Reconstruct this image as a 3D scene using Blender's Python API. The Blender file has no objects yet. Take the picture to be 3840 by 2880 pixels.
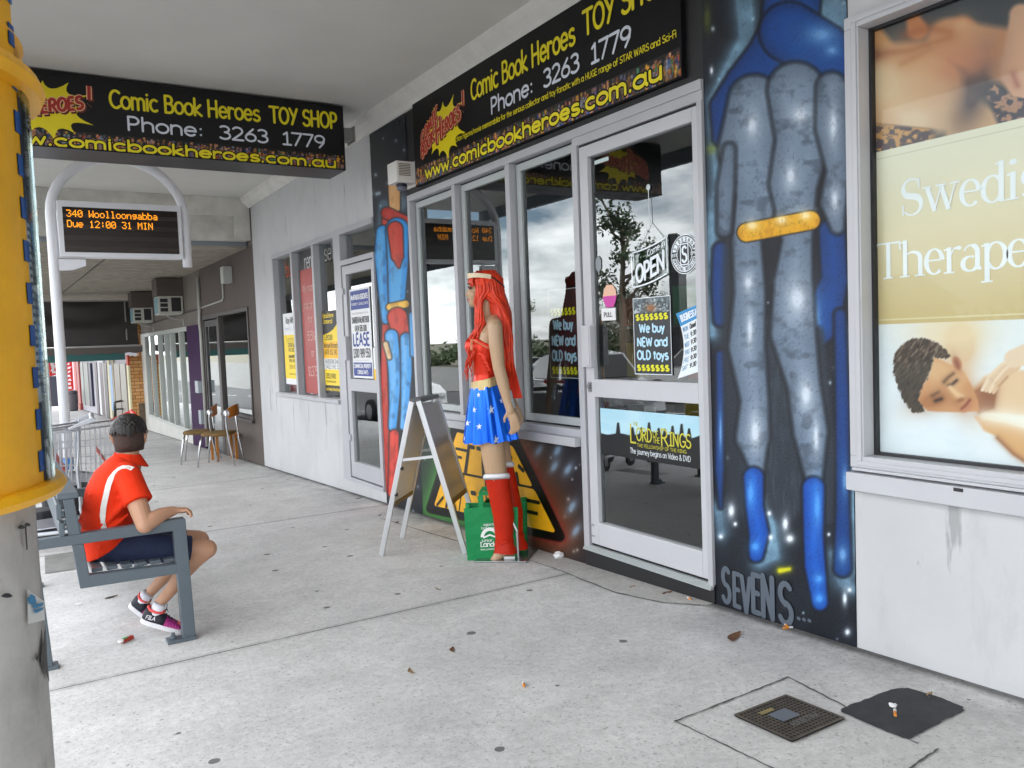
import bpy, bmesh, math, random
import numpy as np
from mathutils import Vector, Matrix, Quaternion
random.seed(7); rng = np.random.default_rng(7)
scene = bpy.context.scene
COL = scene.collection
PI = math.pi
# ---------------------------------------------------------------- camera
FPX = 3066.12                       # focal length for a 3840 px wide picture
YAW, PITCH, ROLL = [math.radians(a) for a in (31.72, -3.2244, -2.2043)]
CAM = np.array([-2.9, 0.0, 1.26])
_f = np.array([math.sin(YAW)*math.cos(PITCH), math.cos(YAW)*math.cos(PITCH), math.sin(PITCH)])
_r = np.array([math.cos(YAW), -math.sin(YAW), 0.0]); _u = np.cross(_r, _f)
RM = np.stack([math.cos(ROLL)*_r+math.sin(ROLL)*_u, -math.sin(ROLL)*_r+math.cos(ROLL)*_u, -_f], 1)
cd = bpy.data.cameras.new('camera'); cam = bpy.data.objects.new('camera', cd); COL.objects.link(cam)
M4 = Matrix.Identity(4)
for i in range(3):
    for j in range(3): M4[i][j] = RM[i, j]
    M4[i][3] = CAM[i]
cam.matrix_world = M4
cd.sensor_width = 36; cd.lens = FPX/3840*36; cd.clip_start = 0.05; cd.clip_end = 3000
scene.camera = cam
# ---------------------------------------------------------------- sky, sun, exposure
world = bpy.data.worlds.new('World'); scene.world = world; world.use_nodes = True
nt = world.node_tree; N = nt.nodes; L = nt.links
for n in list(N): N.remove(n)
SUN_DIR = Vector((0.50, -0.30, 0.85)).normalized()
sky = N.new('ShaderNodeTexSky'); sky.sky_type = 'NISHITA'; sky.sun_disc = False
sky.sun_elevation = math.asin(SUN_DIR.z); sky.sun_rotation = math.atan2(SUN_DIR.x, SUN_DIR.y)
tc = N.new('ShaderNodeTexCoord'); mp = N.new('ShaderNodeMapping'); mp.inputs['Scale'].default_value = (1.6, 1.6, 4.2)
no = N.new('ShaderNodeTexNoise'); no.inputs['Scale'].default_value = 2.3; no.inputs['Detail'].default_value = 7; no.inputs['Roughness'].default_value = .58
cr = N.new('ShaderNodeValToRGB'); cr.color_ramp.elements[0].position = .38; cr.color_ramp.elements[1].position = .55
n2 = N.new('ShaderNodeTexNoise'); n2.inputs['Scale'].default_value = 5; n2.inputs['Detail'].default_value = 5
c2 = N.new('ShaderNodeMix'); c2.data_type = 'RGBA'; c2.inputs['A'].default_value = (12, 12.6, 13.4, 1); c2.inputs['B'].default_value = (28, 28, 28, 1)
mx = N.new('ShaderNodeMix'); mx.data_type = 'RGBA'
bg = N.new('ShaderNodeBackground'); bg.inputs['Strength'].default_value = 0.115
out = N.new('ShaderNodeOutputWorld')
L.new(tc.outputs['Generated'], mp.inputs['Vector']); L.new(mp.outputs['Vector'], no.inputs['Vector']); L.new(mp.outputs['Vector'], n2.inputs['Vector'])
L.new(no.outputs['Fac'], cr.inputs['Fac']); L.new(n2.outputs['Fac'], c2.inputs['Factor'])
L.new(cr.outputs['Color'], mx.inputs['Factor']); L.new(sky.outputs['Color'], mx.inputs['A']); L.new(c2.outputs['Result'], mx.inputs['B'])
L.new(mx.outputs['Result'], bg.inputs['Color']); L.new(bg.outputs['Background'], out.inputs['Surface'])
sd = bpy.data.lights.new('sun', 'SUN'); sd.energy = 3.0; sd.angle = math.radians(0.6); sd.color = (1, .95, .88)
so = bpy.data.objects.new('sun', sd); COL.objects.link(so); so.rotation_euler = SUN_DIR.to_track_quat('Z', 'Y').to_euler(); so.location = (0, 0, 30)
vs = scene.view_settings; vs.view_transform = 'Standard'; vs.look = 'None'; vs.gamma = 1; vs.use_curve_mapping = False; vs.exposure = 1.12
# ---------------------------------------------------------------- helpers
def ray(px, py): return RM @ np.array([px-1920.0, 1440.0-py, -FPX])
def plane(px, py, n, c):
    n = np.array(n, float); d = ray(px, py); return CAM + d*((c-n@CAM)/(n@d))
def WX(px, py, x=0.0): return plane(px, py, (1, 0, 0), x)      # a photo pixel as a point of the plane x = const
def WY(px, py, y): return plane(px, py, (0, 1, 0), y)
def GP(px, py): return plane(px, py, (0, SLOPE, 1), 0)
SLOPE = 0.03                                                    # the footpath falls away along the street
def gz(y): return -SLOPE*y
def toPX(P):
    v = (np.asarray(P)-CAM) @ RM
    return 1920+FPX*v[..., 0]/-v[..., 2], 1440-FPX*v[..., 1]/-v[..., 2]
def s2l(c):
    c = np.asarray(c, float)
    return np.where(c <= .04045, c/12.92, ((c+.055)/1.055)**2.4)
def rgb(c):
    if isinstance(c, str): c = [int(c[i:i+2], 16)/255 for i in (0, 2, 4)]
    return tuple(s2l(c))+(1.0,)
MATS = {}
def mat(name, color, rough=.6, metal=0, var=0.0, scale=6, bump=0, bscale=60, spec=.5, emit=0, coat=0, sheen=0):
    if name in MATS: return MATS[name]
    m = bpy.data.materials.new(name); m.use_nodes = True; t = m.node_tree; b = t.nodes['Principled BSDF']
    c = rgb(color) if isinstance(color, str) else tuple(color)+(1.0,)
    b.inputs['Base Color'].default_value = c; b.inputs['Roughness'].default_value = rough; b.inputs['Metallic'].default_value = metal
    b.inputs['Specular IOR Level'].default_value = spec; b.inputs['Coat Weight'].default_value = coat; b.inputs['Sheen Weight'].default_value = sheen
    if emit: b.inputs['Emission Color'].default_value = c; b.inputs['Emission Strength'].default_value = emit
    if var or bump:
        tc = t.nodes.new('ShaderNodeTexCoord')
    if var:
        n = t.nodes.new('ShaderNodeTexNoise'); n.inputs['Scale'].default_value = scale; n.inputs['Detail'].default_value = 6; n.inputs['Roughness'].default_value = .62
        mr = t.nodes.new('ShaderNodeMapRange'); mr.inputs['From Min'].default_value = .3; mr.inputs['From Max'].default_value = .7
        mr.inputs['To Min'].default_value = 1-var; mr.inputs['To Max'].default_value = 1+var*.5
        mm = t.nodes.new('ShaderNodeMix'); mm.data_type = 'RGBA'; mm.blend_type = 'MULTIPLY'; mm.inputs['Factor'].default_value = 1; mm.inputs['A'].default_value = c
        t.links.new(tc.outputs['Object'], n.inputs['Vector']); t.links.new(n.outputs['Fac'], mr.inputs['Value']); t.links.new(mr.outputs['Result'], mm.inputs['B'])
        t.links.new(mm.outputs['Result'], b.inputs['Base Color'])
    if bump:
        n = t.nodes.new('ShaderNodeTexNoise'); n.inputs['Scale'].default_value = bscale; n.inputs['Detail'].default_value = 4
        bm_ = t.nodes.new('ShaderNodeBump'); bm_.inputs['Strength'].default_value = bump; bm_.inputs['Distance'].default_value = .01
        t.links.new(tc.outputs['Object'], n.inputs['Vector']); t.links.new(n.outputs['Fac'], bm_.inputs['Height']); t.links.new(bm_.outputs['Normal'], b.inputs['Normal'])
    MATS[name] = m; return m
def matattr(name, rough=.5, bump=0, bscale=200, coat=0):       # colour painted on the surface (vertex colours)
    if name in MATS: return MATS[name]
    m = mat(name, (.5, .5, .5), rough, bump=bump, bscale=bscale, coat=coat)
    t = m.node_tree; a = t.nodes.new('ShaderNodeAttribute'); a.attribute_name = 'Col'
    t.links.new(a.outputs['Color'], t.nodes['Principled BSDF'].inputs['Base Color']); return m
def tag(o, label=None, cat=None, group=None, kind=None):
    if label: o['label'] = label
    if cat: o['category'] = cat
    if group: o['group'] = group
    if kind: o['kind'] = kind
    return o
def thing(name, label, cat, loc=(0, 0, 0), rotz=0, group=None):
    o = bpy.data.objects.new(name, None); COL.objects.link(o); o.location = loc; o.rotation_euler = (0, 0, rotz)
    o.empty_display_size = .1
    return tag(o, label, cat, group)
def rootloc(p):
    while p.parent: p = p.parent
    return Vector(p.location)
def link(me, name, m, parent=None):
    o = bpy.data.objects.new(name, me); COL.objects.link(o)
    if parent is not None: o.parent = parent
    for k in (m if isinstance(m, (list, tuple)) else [m]): me.materials.append(k)
    return o
def dup(root, loc, rotz=None, label=None):
    r = root.copy(); COL.objects.link(r); r.location = loc
    if rotz is not None: r.rotation_euler = (0, 0, rotz)
    if label: r['label'] = label
    for ch in list(root.children):
        c = ch.copy(); COL.objects.link(c); c.parent = r
        for g in list(ch.children):
            d = g.copy(); COL.objects.link(d); d.parent = c
    return r
class MB:
    def __init__(s): s.v = []; s.f = []; s.mi = []; s.cur = 0
    def add(s, vs, fs):
        b = len(s.v); s.v += [tuple(map(float, p)) for p in vs]; s.f += [tuple(b+i for i in f) for f in fs]; s.mi += [s.cur]*len(fs); return b
    def poly(s, pts): s.add(pts, [tuple(range(len(pts)))])
    def box(s, x0, x1, y0, y1, z0, z1):
        s.add([(x, y, z) for x in (x0, x1) for y in (y0, y1) for z in (z0, z1)],
              [(0, 1, 3, 2), (4, 6, 7, 5), (0, 4, 5, 1), (2, 3, 7, 6), (0, 2, 6, 4), (1, 5, 7, 3)])
    def bar(s, p, q, w, h, up=(0, 0, 1)):                       # box along p-q, w across, h along up
        p = Vector(p); q = Vector(q); d = (q-p).normalized(); u = Vector(up); a = d.cross(u)
        if a.length < 1e-4: a = d.cross(Vector((1, 0, 0)))
        a.normalize(); u = a.cross(d).normalized()
        s.add([P+a*(i*w/2)+u*(j*h/2) for P in (p, q) for i, j in ((-1, -1), (1, -1), (1, 1), (-1, 1))],
              [(0, 3, 2, 1), (4, 5, 6, 7), (0, 1, 5, 4), (1, 2, 6, 5), (2, 3, 7, 6), (3, 0, 4, 7)])
    def loft(s, rings, cap=True, closed=True):
        n = len(rings[0]); b = len(s.v); fs = []
        for r in rings: s.v += [tuple(map(float, p)) for p in r]
        for i in range(len(rings)-1):
            for j in range(n if closed else n-1):
                k = (j+1) % n; fs.append((b+i*n+j, b+i*n+k, b+(i+1)*n+k, b+(i+1)*n+j))
        if cap: fs.append(tuple(b+j for j in range(n))[::-1]); fs.append(tuple(b+(len(rings)-1)*n+j for j in range(n)))
        s.f += fs; s.mi += [s.cur]*len(fs)
    def tube(s, pts, r, n=8, cap=True, rnd=False, flat=1.0, up=None):
        P = [Vector(p) for p in pts]; R = list(r) if hasattr(r, '__len__') else [r]*len(P)
        if rnd:                                                 # rounded ends
            def ends(p, q, ra):
                d = (p-q).normalized(); return [(p+d*ra*math.sin(t), ra*math.cos(t)) for t in (1.45, 1.05, .6)]
            a = ends(P[0], P[1], R[0]); c = ends(P[-1], P[-2], R[-1])
            P = [x for x, _ in a]+P+[x for x, _ in c[::-1]]; R = [max(y, 1e-4) for _, y in a]+R+[max(y, 1e-4) for _, y in c[::-1]]
        T = []
        for i in range(len(P)):
            d = P[min(i+1, len(P)-1)]-P[max(i-1, 0)]; T.append(d.normalized() if d.length > 1e-9 else Vector((0, 0, 1)))
        x = Vector(up) if up else (Vector((0, 0, 1)) if abs(T[0].z) < .9 else Vector((1, 0, 0)))
        x = (x-T[0]*x.dot(T[0])).normalized(); rings = []
        for i, p in enumerate(P):
            x = (x-T[i]*x.dot(T[i])); x = x.normalized() if x.length > 1e-6 else T[i].orthogonal().normalized()
            y = T[i].cross(x)
            rings.append([p+x*(R[i]*math.cos(2*PI*k/n)*flat)+y*(R[i]*math.sin(2*PI*k/n)) for k in range(n)])
        s.loft(rings, cap)
    def lathe(s, prof, c=(0, 0, 0), n=24, cap=True, a0=0, a1=2*PI):
        full = abs(a1-a0-2*PI) < 1e-6
        s.loft([[(c[0]+r*math.cos(a0+(a1-a0)*k/(n if full else n-1)), c[1]+r*math.sin(a0+(a1-a0)*k/(n if full else n-1)), c[2]+z) for k in range(n)] for r, z in prof], cap and full, full)
    def ball(s, c, rx, ry=None, rz=None, n=14, m=9, rot=None):
        ry = rx if ry is None else ry; rz = rx if rz is None else rz; rings = []
        for i in range(m):
            t = -PI/2+PI*(i+.5)/m if 0 < i < m-1 else (-PI/2+.05 if i == 0 else PI/2-.05)
            ring = []
            for k in range(n):
                p = Vector((rx*math.cos(t)*math.cos(2*PI*k/n), ry*math.cos(t)*math.sin(2*PI*k/n), rz*math.sin(t)))
                if rot is not None: p = rot @ p
                ring.append(p+Vector(c))
            rings.append(ring)
        s.loft(rings)
    def prism(s, pts, off):                                     # flat outline given real thickness
        n = len(pts); o = Vector(off); A = [Vector(p) for p in pts]
        s.add(A+[p+o for p in A], [tuple(range(n))[::-1], tuple(range(n, 2*n))]+[(i, (i+1) % n, n+(i+1) % n, n+i) for i in range(n)])
    def build(s, name, m, parent=None, smooth=False, bevel=0, local=False, auto=None):
        me = bpy.data.meshes.new(name); off = Vector((0, 0, 0))
        if parent is not None and not local: off = rootloc(parent)
        me.from_pydata([(x-off.x, y-off.y, z-off.z) for x, y, z in s.v], [], s.f); me.validate(); me.update()
        o = link(me, name, m, parent)
        if len(me.polygons) == len(s.mi): me.polygons.foreach_set('material_index', s.mi)
        if smooth: me.polygons.foreach_set('use_smooth', [True]*len(me.polygons))
        if bevel:
            b = o.modifiers.new('bevel', 'BEVEL'); b.width = bevel; b.segments = 2; b.limit_method = 'ANGLE'; b.angle_limit = .6
        return o
    def blob(s, name, m, parent=None, voxel=.006, smooth=4, local=False):   # one continuous skin grown round overlapping forms
        o = s.build(name, [], parent, local=local)
        r = o.modifiers.new('r', 'REMESH'); r.mode = 'VOXEL'; r.voxel_size = voxel; r.use_smooth_shade = True
        if smooth: k = o.modifiers.new('s', 'SMOOTH'); k.factor = .5; k.iterations = smooth
        dg = bpy.context.evaluated_depsgraph_get(); me = bpy.data.meshes.new_from_object(o.evaluated_get(dg))
        o.modifiers.clear(); o.data = me; me.materials.clear()
        for q in (m if isinstance(m, (list, tuple)) else [m]): me.materials.append(q)
        me.polygons.foreach_set('use_smooth', [True]*len(me.polygons)); return o
def arc(cx, cy, rx, ry, a0, a1, n=12):
    return [(cx+rx*math.cos(math.radians(a0+(a1-a0)*i/n)), cy+ry*math.sin(math.radians(a0+(a1-a0)*i/n))) for i in range(n+1)]
# ---------------------------------------------------------------- lettering: every glyph is drawn with strokes
G = {}
def g(ch, w, *st): G[ch] = (w, [list(x) for x in st])
X_ = .68
def bowl(cx=.31, a0=0, a1=360): return arc(cx, X_/2, .28, X_/2, a0, a1, 20)
g('a', .72, bowl(), [(.59, X_), (.59, .12), (.66, 0)]); g('b', .70, [(.08, 1.02), (.08, 0)], arc(.35, X_/2, .27, X_/2, 0, 360, 20))
g('c', .62, arc(.34, X_/2, .28, X_/2, 55, 305)); g('d', .72, bowl(), [(.59, 1.02), (.59, 0)])
g('e', .68, [(.07, .36), (.60, .36)]+arc(.34, X_/2, .27, X_/2, 10, 315)[1:]); g('f', .52, arc(.37, .78, .18, .22, 60, 180, 8)+[(.19, 0)], [(.02, .60), (.42, .60)])
g('g', .70, bowl(), [(.59, X_), (.59, -.08)]+arc(.34, -.08, .25, .2, 0, -150, 8)); g('h', .66, [(.08, 1.02), (.08, 0)], [(.08, .3)]+arc(.32, .42, .24, .26, 165, 0, 8)+[(.56, 0)])
g('i', .24, [(.10, X_), (.10, 0)], [(.10, .93), (.105, .935)]); g('j', .34, [(.22, X_), (.22, -.1)]+arc(.08, -.1, .14, .16, 0, -110, 5), [(.22, .93), (.225, .935)])
g('k', .62, [(.08, 1.02), (.08, 0)], [(.48, .64), (.10, .30), (.54, 0)]); g('l', .24, [(.10, 1.02), (.10, 0)])
g('m', .98, [(.08, X_), (.08, 0)], [(.08, .3)]+arc(.27, .44, .19, .24, 165, 0, 8)+[(.46, 0)], [(.46, .3)]+arc(.66, .44, .2, .24, 165, 0, 8)+[(.86, 0)])
g('n', .66, [(.08, X_), (.08, 0)], [(.08, .3)]+arc(.32, .42, .24, .26, 165, 0, 8)+[(.56, 0)]); g('o', .68, bowl(.34))
g('p', .70, [(.08, X_), (.08, -.32)], arc(.35, X_/2, .27, X_/2, 0, 360, 20)); g('q', .70, bowl(), [(.59, X_), (.59, -.32)])
g('r', .50, [(.08, X_), (.08, 0)], [(.08, .34)]+arc(.30, .42, .2, .24, 165, 50, 7)); g('s', .58, arc(.31, .51, .2, .17, 40, 230, 9)+arc(.30, .17, .22, .17, 75, -150, 10))
g('t', .50, [(.22, .95), (.22, 0)], [(.02, X_), (.44, X_)]); g('u', .66, [(.08, X_), (.08, .24)]+arc(.32, .24, .24, .24, 180, 350, 8), [(.57, X_), (.57, 0)])
g('v', .60, [(.05, X_), (.29, 0), (.53, X_)]); g('w', .84, [(.05, X_), (.22, 0), (.40, .58), (.58, 0), (.76, X_)])
g('x', .58, [(.06, X_), (.50, 0)], [(.50, X_), (.06, 0)]); g('y', .60, [(.06, X_), (.30, .06)], [(.54, X_), (.18, -.30)]); g('z', .58, [(.06, X_), (.5, X_), (.06, 0), (.52, 0)])
g('A', .82, [(.06, 0), (.40, 1), (.74, 0)], [(.18, .34), (.62, .34)]); g('B', .70, [(.1, 0), (.1, 1), (.3, 1)]+arc(.34, .77, .22, .23, 80, -90, 7)+[(.1, .54)], [(.1, .54), (.34, .54)]+arc(.36, .27, .26, .27, 80, -90, 8)+[(.1, 0)])
g('C', .74, arc(.44, .5, .36, .5, 50, 310, 16)); g('D', .78, [(.1, 0), (.1, 1), (.25, 1)]+arc(.28, .5, .4, .5, 85, -85, 12)+[(.1, 0)])
g('E', .66, [(.56, 1), (.1, 1), (.1, 0), (.58, 0)], [(.1, .52), (.5, .52)]); g('F', .62, [(.56, 1), (.1, 1), (.1, 0)], [(.1, .52), (.48, .52)])
g('G', .80, arc(.44, .5, .36, .5, 50, 340, 16)+[(.78, .42), (.48, .42)]); g('H', .80, [(.1, 1), (.1, 0)], [(.66, 1), (.66, 0)], [(.1, .5), (.66, .5)])
g('I', .50, [(.24, 1), (.24, 0)], [(.06, 1), (.42, 1)], [(.06, 0), (.42, 0)]); g('K', .72, [(.1, 1), (.1, 0)], [(.6, 1), (.12, .46), (.64, 0)])
g('J', .6, [(.44, 1), (.44, .24)]+arc(.24, .24, .2, .24, 0, -160, 8)); g('L', .60, [(.1, 1), (.1, 0), (.54, 0)]); g('M', .96, [(.08, 0), (.2, 1), (.46, .2), (.72, 1), (.84, 0)])
g('N', .84, [(.1, 0), (.1, 1), (.68, 0), (.68, 1)]); g('O', .86, arc(.42, .5, .35, .5, 0, 360, 22)); g('P', .66, [(.1, 0), (.1, 1), (.3, 1)]+arc(.32, .72, .24, .28, 85, -90, 8)+[(.1, .44)])
g('R', .72, [(.1, 0), (.1, 1), (.3, 1)]+arc(.32, .74, .24, .26, 85, -90, 8)+[(.1, .48)], [(.3, .48), (.64, 0)]); g('S', .68, arc(.36, .75, .25, .25, 40, 250, 10)+arc(.34, .25, .28, .26, 80, -150, 11))
g('T', .74, [(.36, 1), (.36, 0)], [(.03, 1), (.70, 1)]); g('U', .80, [(.1, 1), (.1, .34)]+arc(.39, .34, .29, .34, 180, 360, 10)+[(.68, 1)]); g('V', .74, [(.05, 1), (.36, 0), (.67, 1)])
g('W', 1.1, [(.05, 1), (.27, 0), (.52, .9), (.77, 0), (1.0, 1)]); g('Y', .72, [(.05, 1), (.34, .48)], [(.64, 1), (.2, 0)])
g('0', .68, arc(.33, .5, .26, .5, 0, 360, 20)); g('1', .50, [(.1, .82), (.28, 1), (.28, 0)], [(.06, 0), (.48, 0)]); g('2', .66, arc(.32, .72, .25, .28, 150, -40, 9)+[(.06, 0), (.6, 0)])
g('3', .64, arc(.29, .76, .24, .24, 140, -85, 9), arc(.29, .26, .28, .27, 85, -140, 10)); g('4', .68, [(.46, 0), (.46, 1), (.05, .3), (.62, .3)]); g('5', .64, [(.54, 1), (.14, 1), (.1, .56)]+arc(.3, .31, .27, .31, 110, -140, 10))
g('6', .66, [(.48, .98), (.14, .5)]+arc(.34, .29, .26, .29, 160, -200, 18)); g('7', .64, [(.05, 1), (.58, 1), (.22, 0)]); g('8', .66, arc(.32, .75, .22, .25, 0, 360, 16), arc(.32, .26, .27, .26, 0, 360, 16))
g('9', .66, arc(.32, .70, .26, .29, 20, -340, 18), [(.58, .78), (.54, .4), (.3, 0)])
g('.', .28, [(.12, .03), (.125, .035)]); g(':', .34, [(.16, .12), (.165, .125)], [(.16, .58), (.165, .585)]); g('/', .5, [(.06, -.1), (.46, 1.05)]); g('-', .5, [(.06, .4), (.42, .4)])
g('!', .3, [(.16, 1), (.14, .3)], [(.12, .03), (.125, .035)]); g('$', .66, arc(.33, .72, .22, .2, 40, 250, 10)+arc(.33, .28, .24, .22, 80, -150, 11), [(.33, 1.08), (.33, -.1)])
g('%', .9, arc(.2, .76, .15, .2, 0, 360, 12), arc(.66, .22, .15, .2, 0, 360, 12), [(.68, 1), (.18, 0)]); g("'", .2, [(.1, 1), (.09, .8)]); g('&', .8, [(.7, 0), (.2, .75)]+arc(.34, .8, .16, .18, 180, -40, 8)+[(.1, .3)]+arc(.3, .2, .22, .2, 180, 330, 8)+[(.7, .4)])
g(' ', .36); g(',', .28, [(.14, .06), (.08, -.14)])
class Flat:                                                     # a drawing plane: origin, right, up, out (towards the viewer)
    def __init__(s, o, r, u, n): s.o, s.r, s.u, s.n = [Vector(a) for a in (o, r, u, n)]
    def __call__(s, a, b, d=0): return s.o+s.r*a+s.u*b+s.n*d
def ribbon(mb, F, pts, w, d, rnd=True):
    P = [Vector(p) for p in pts]; Q = [P[0]]
    for p in P[1:]:
        if (p-Q[-1]).length > 1e-6: Q.append(p)
    if len(Q) < 2: return
    closed = (Q[0]-Q[-1]).length < 1e-4 and len(Q) > 3
    for i in range(1, len(Q)-1):                                # a sharp corner: two strokes, one laid over the other
        if (Q[i]-Q[i-1]).normalized().dot((Q[i+1]-Q[i]).normalized()) < .3:
            hw = hasattr(w, '__len__')
            ribbon(mb, F, Q[:i+1], w[:i+1] if hw else w, d, rnd); ribbon(mb, F, Q[i:], w[i:] if hw else w, d+.00021, rnd); return
    n = len(Q); W = list(w) if hasattr(w, '__len__') else [w]*n
    if closed: Q[-1] = Q[0].copy()
    lft, rgt = [], []
    for i in range(n):
        a = Q[i]-Q[i-1] if i else ((Q[-1]-Q[-2]) if closed else Q[1]-Q[0]); b = Q[i+1]-Q[i] if i < n-1 else ((Q[1]-Q[0]) if closed else Q[-1]-Q[-2])
        a = a.normalized(); b = b.normalized(); t = a+b; t = t.normalized() if t.length > .35 else b
        nn = Vector((-t.y, t.x)); k = W[i]/2/max(.45, abs(nn.dot(Vector((-b.y, b.x)))))
        lft.append(Q[i]+nn*k); rgt.append(Q[i]-nn*k)
    mb.add([F(p.x, p.y, d) for p in lft]+[F(p.x, p.y, d) for p in rgt], [(i, i+1, n+i+1, n+i) for i in range(n-1)])
    if rnd and not closed:
        for c, dr, w_ in ((Q[0], Q[0]-Q[1], W[0]), (Q[-1], Q[-1]-Q[-2], W[-1])):
            a0 = math.atan2(dr.y, dr.x)
            mb.add([F(c.x, c.y, d)]+[F(c.x+w_/2*math.cos(a0-PI/2+PI*i/8), c.y+w_/2*math.sin(a0-PI/2+PI*i/8), d) for i in range(9)], [(0, i, i+1) for i in range(1, 9)])
def twidth(t, track=0): return sum(G[c][0]+track for c in t)
def text(mb, F, t, a, b, h, width=None, pen=.13, d=.002, slant=0, track=0, align='l', rnd=True, warp=None, caps_small=False):
    """t written on F with its baseline at (a, b), capitals h high; width stretches the whole string"""
    tw = twidth(t, track); sx = h if width is None else width/tw
    if align == 'c': a -= tw*sx/2
    if align == 'r': a -= tw*sx
    x = 0; k = 0
    for ch in t:
        w, sts = G[ch]
        for st in sts:
            pts = [(a+(x+px)*sx+py*slant*h, b+py*h) for px, py in st]
            if warp: pts = [warp(*p) for p in pts]
            ribbon(mb, F, pts, pen*h, d+k*.00005, rnd); k = (k+1) % 9
        x += w+track
# ---------------------------------------------------------------- painted surfaces (murals, posters): colours per point of a fine grid
def vnoise(x, y, seed=0):
    xi = np.floor(x).astype(int); yi = np.floor(y).astype(int); fx = x-xi; fy = y-yi; fx = fx*fx*(3-2*fx); fy = fy*fy*(3-2*fy)
    def h(a, b):
        q = (a*374761393+b*668265263+seed*974711) & 0x7fffffff; q = (q ^ (q >> 13))*1274126177 & 0x7fffffff
        return ((q ^ (q >> 16)) & 0xffff)/65535.0
    return (h(xi, yi)*(1-fx)+h(xi+1, yi)*fx)*(1-fy)+(h(xi, yi+1)*(1-fx)+h(xi+1, yi+1)*fx)*fy
def fbm(x, y, seed=0, o=4): return sum(vnoise(x*2**i, y*2**i, seed+i)*.5**(i+1) for i in range(o))/(1-.5**o)
def sdp(p, pts):                                                # signed distance to an outline
    d = None
    for i in range(len(pts)):
        e = p.cap(pts[i], pts[(i+1) % len(pts)], 0.01); d = e if d is None else np.minimum(d, e)
    return np.where(p.inside(pts), -d, d)
class Paint:
    def __init__(s, o, r, u, W, H, nu, nv):
        s.o, s.r, s.u = [np.array(a, float) for a in (o, r, u)]
        s.A, s.B = np.meshgrid(np.linspace(0, W, nu), np.linspace(0, H, nv)); s.nu, s.nv = nu, nv
        s.P = s.o+s.A[..., None]*s.r+s.B[..., None]*s.u
        s.X, s.Y = toPX(s.P); s.C = np.zeros(s.A.shape+(3,))
    def fill(s, c): s.C[:] = np.array([int(c[i:i+2], 16)/255 for i in (0, 2, 4)])
    def mix(s, m, c):
        c = np.array([int(c[i:i+2], 16)/255 for i in (0, 2, 4)]) if isinstance(c, str) else np.asarray(c)
        m = np.clip(m, 0, 1)[..., None]; s.C = s.C*(1-m)+c*m
    def cap(s, p, q, r0, r1=None):                              # signed distance to a tapered capsule
        r1 = r0 if r1 is None else r1; p = np.array(p, float); q = np.array(q, float); d = q-p
        t = np.clip(((s.X-p[0])*d[0]+(s.Y-p[1])*d[1])/max(1e-6, d@d), 0, 1)
        return np.hypot(s.X-p[0]-t*d[0], s.Y-p[1]-t*d[1])-(r0+(r1-r0)*t)
    def ell(s, c, rx, ry, rot=0):
        a = math.radians(rot); x = s.X-c[0]; y = s.Y-c[1]; u = x*math.cos(a)+y*math.sin(a); v = -x*math.sin(a)+y*math.cos(a)
        return (np.hypot(u/rx, v/ry)-1)*min(rx, ry)
    def chain(s, pts, rs): 
        d = None
        for i in range(len(pts)-1):
            e = s.cap(pts[i], pts[i+1], rs[i], rs[i+1]); d = e if d is None else np.minimum(d, e)
        return d
    def inside(s, pts):
        m = np.zeros(s.X.shape, bool); n = len(pts)
        for i in range(n):
            (x0, y0), (x1, y1) = pts[i], pts[(i+1) % n]
            c = ((y0 > s.Y) != (y1 > s.Y)); m ^= c & (s.X < (x1-x0)*(s.Y-y0)/((y1-y0) if y1 != y0 else 1e-9)+x0)
        return m
    def put(s, d, c, soft=3, k=1): s.mix(np.clip(.5-d/soft, 0, 1)*k, c)
    def glow(s, d, c, soft, k=1): s.mix(np.exp(-np.maximum(d, 0)/soft)*k, c)
    def build(s, name, m, parent=None, off=None):
        nu, nv = s.nu, s.nv; me = bpy.data.meshes.new(name); P = s.P.reshape(-1, 3)
        if parent is not None: P = P-np.array(rootloc(parent))
        i = np.arange((nu-1)*(nv-1)); r = i//(nu-1); c = i % (nu-1); a = r*nu+c
        F = np.stack([a, a+1, a+nu+1, a+nu], 1)
        me.vertices.add(len(P)); me.vertices.foreach_set('co', P.ravel()); me.loops.add(F.size); me.loops.foreach_set('vertex_index', F.ravel().astype(np.int32))
        me.polygons.add(len(F)); me.polygons.foreach_set('loop_start', (np.arange(len(F))*4).astype(np.int32)); me.polygons.foreach_set('loop_total', np.full(len(F), 4, np.int32))
        me.update(); me.validate()
        at = me.color_attributes.new('Col', 'FLOAT_COLOR', 'POINT')
        C = np.ones((len(P), 4)); C[:, :3] = s2l(np.clip(s.C, 0, 1)).reshape(-1, 3); at.data.foreach_set('color', C.ravel())
        return link(me, name, m, parent)
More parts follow.
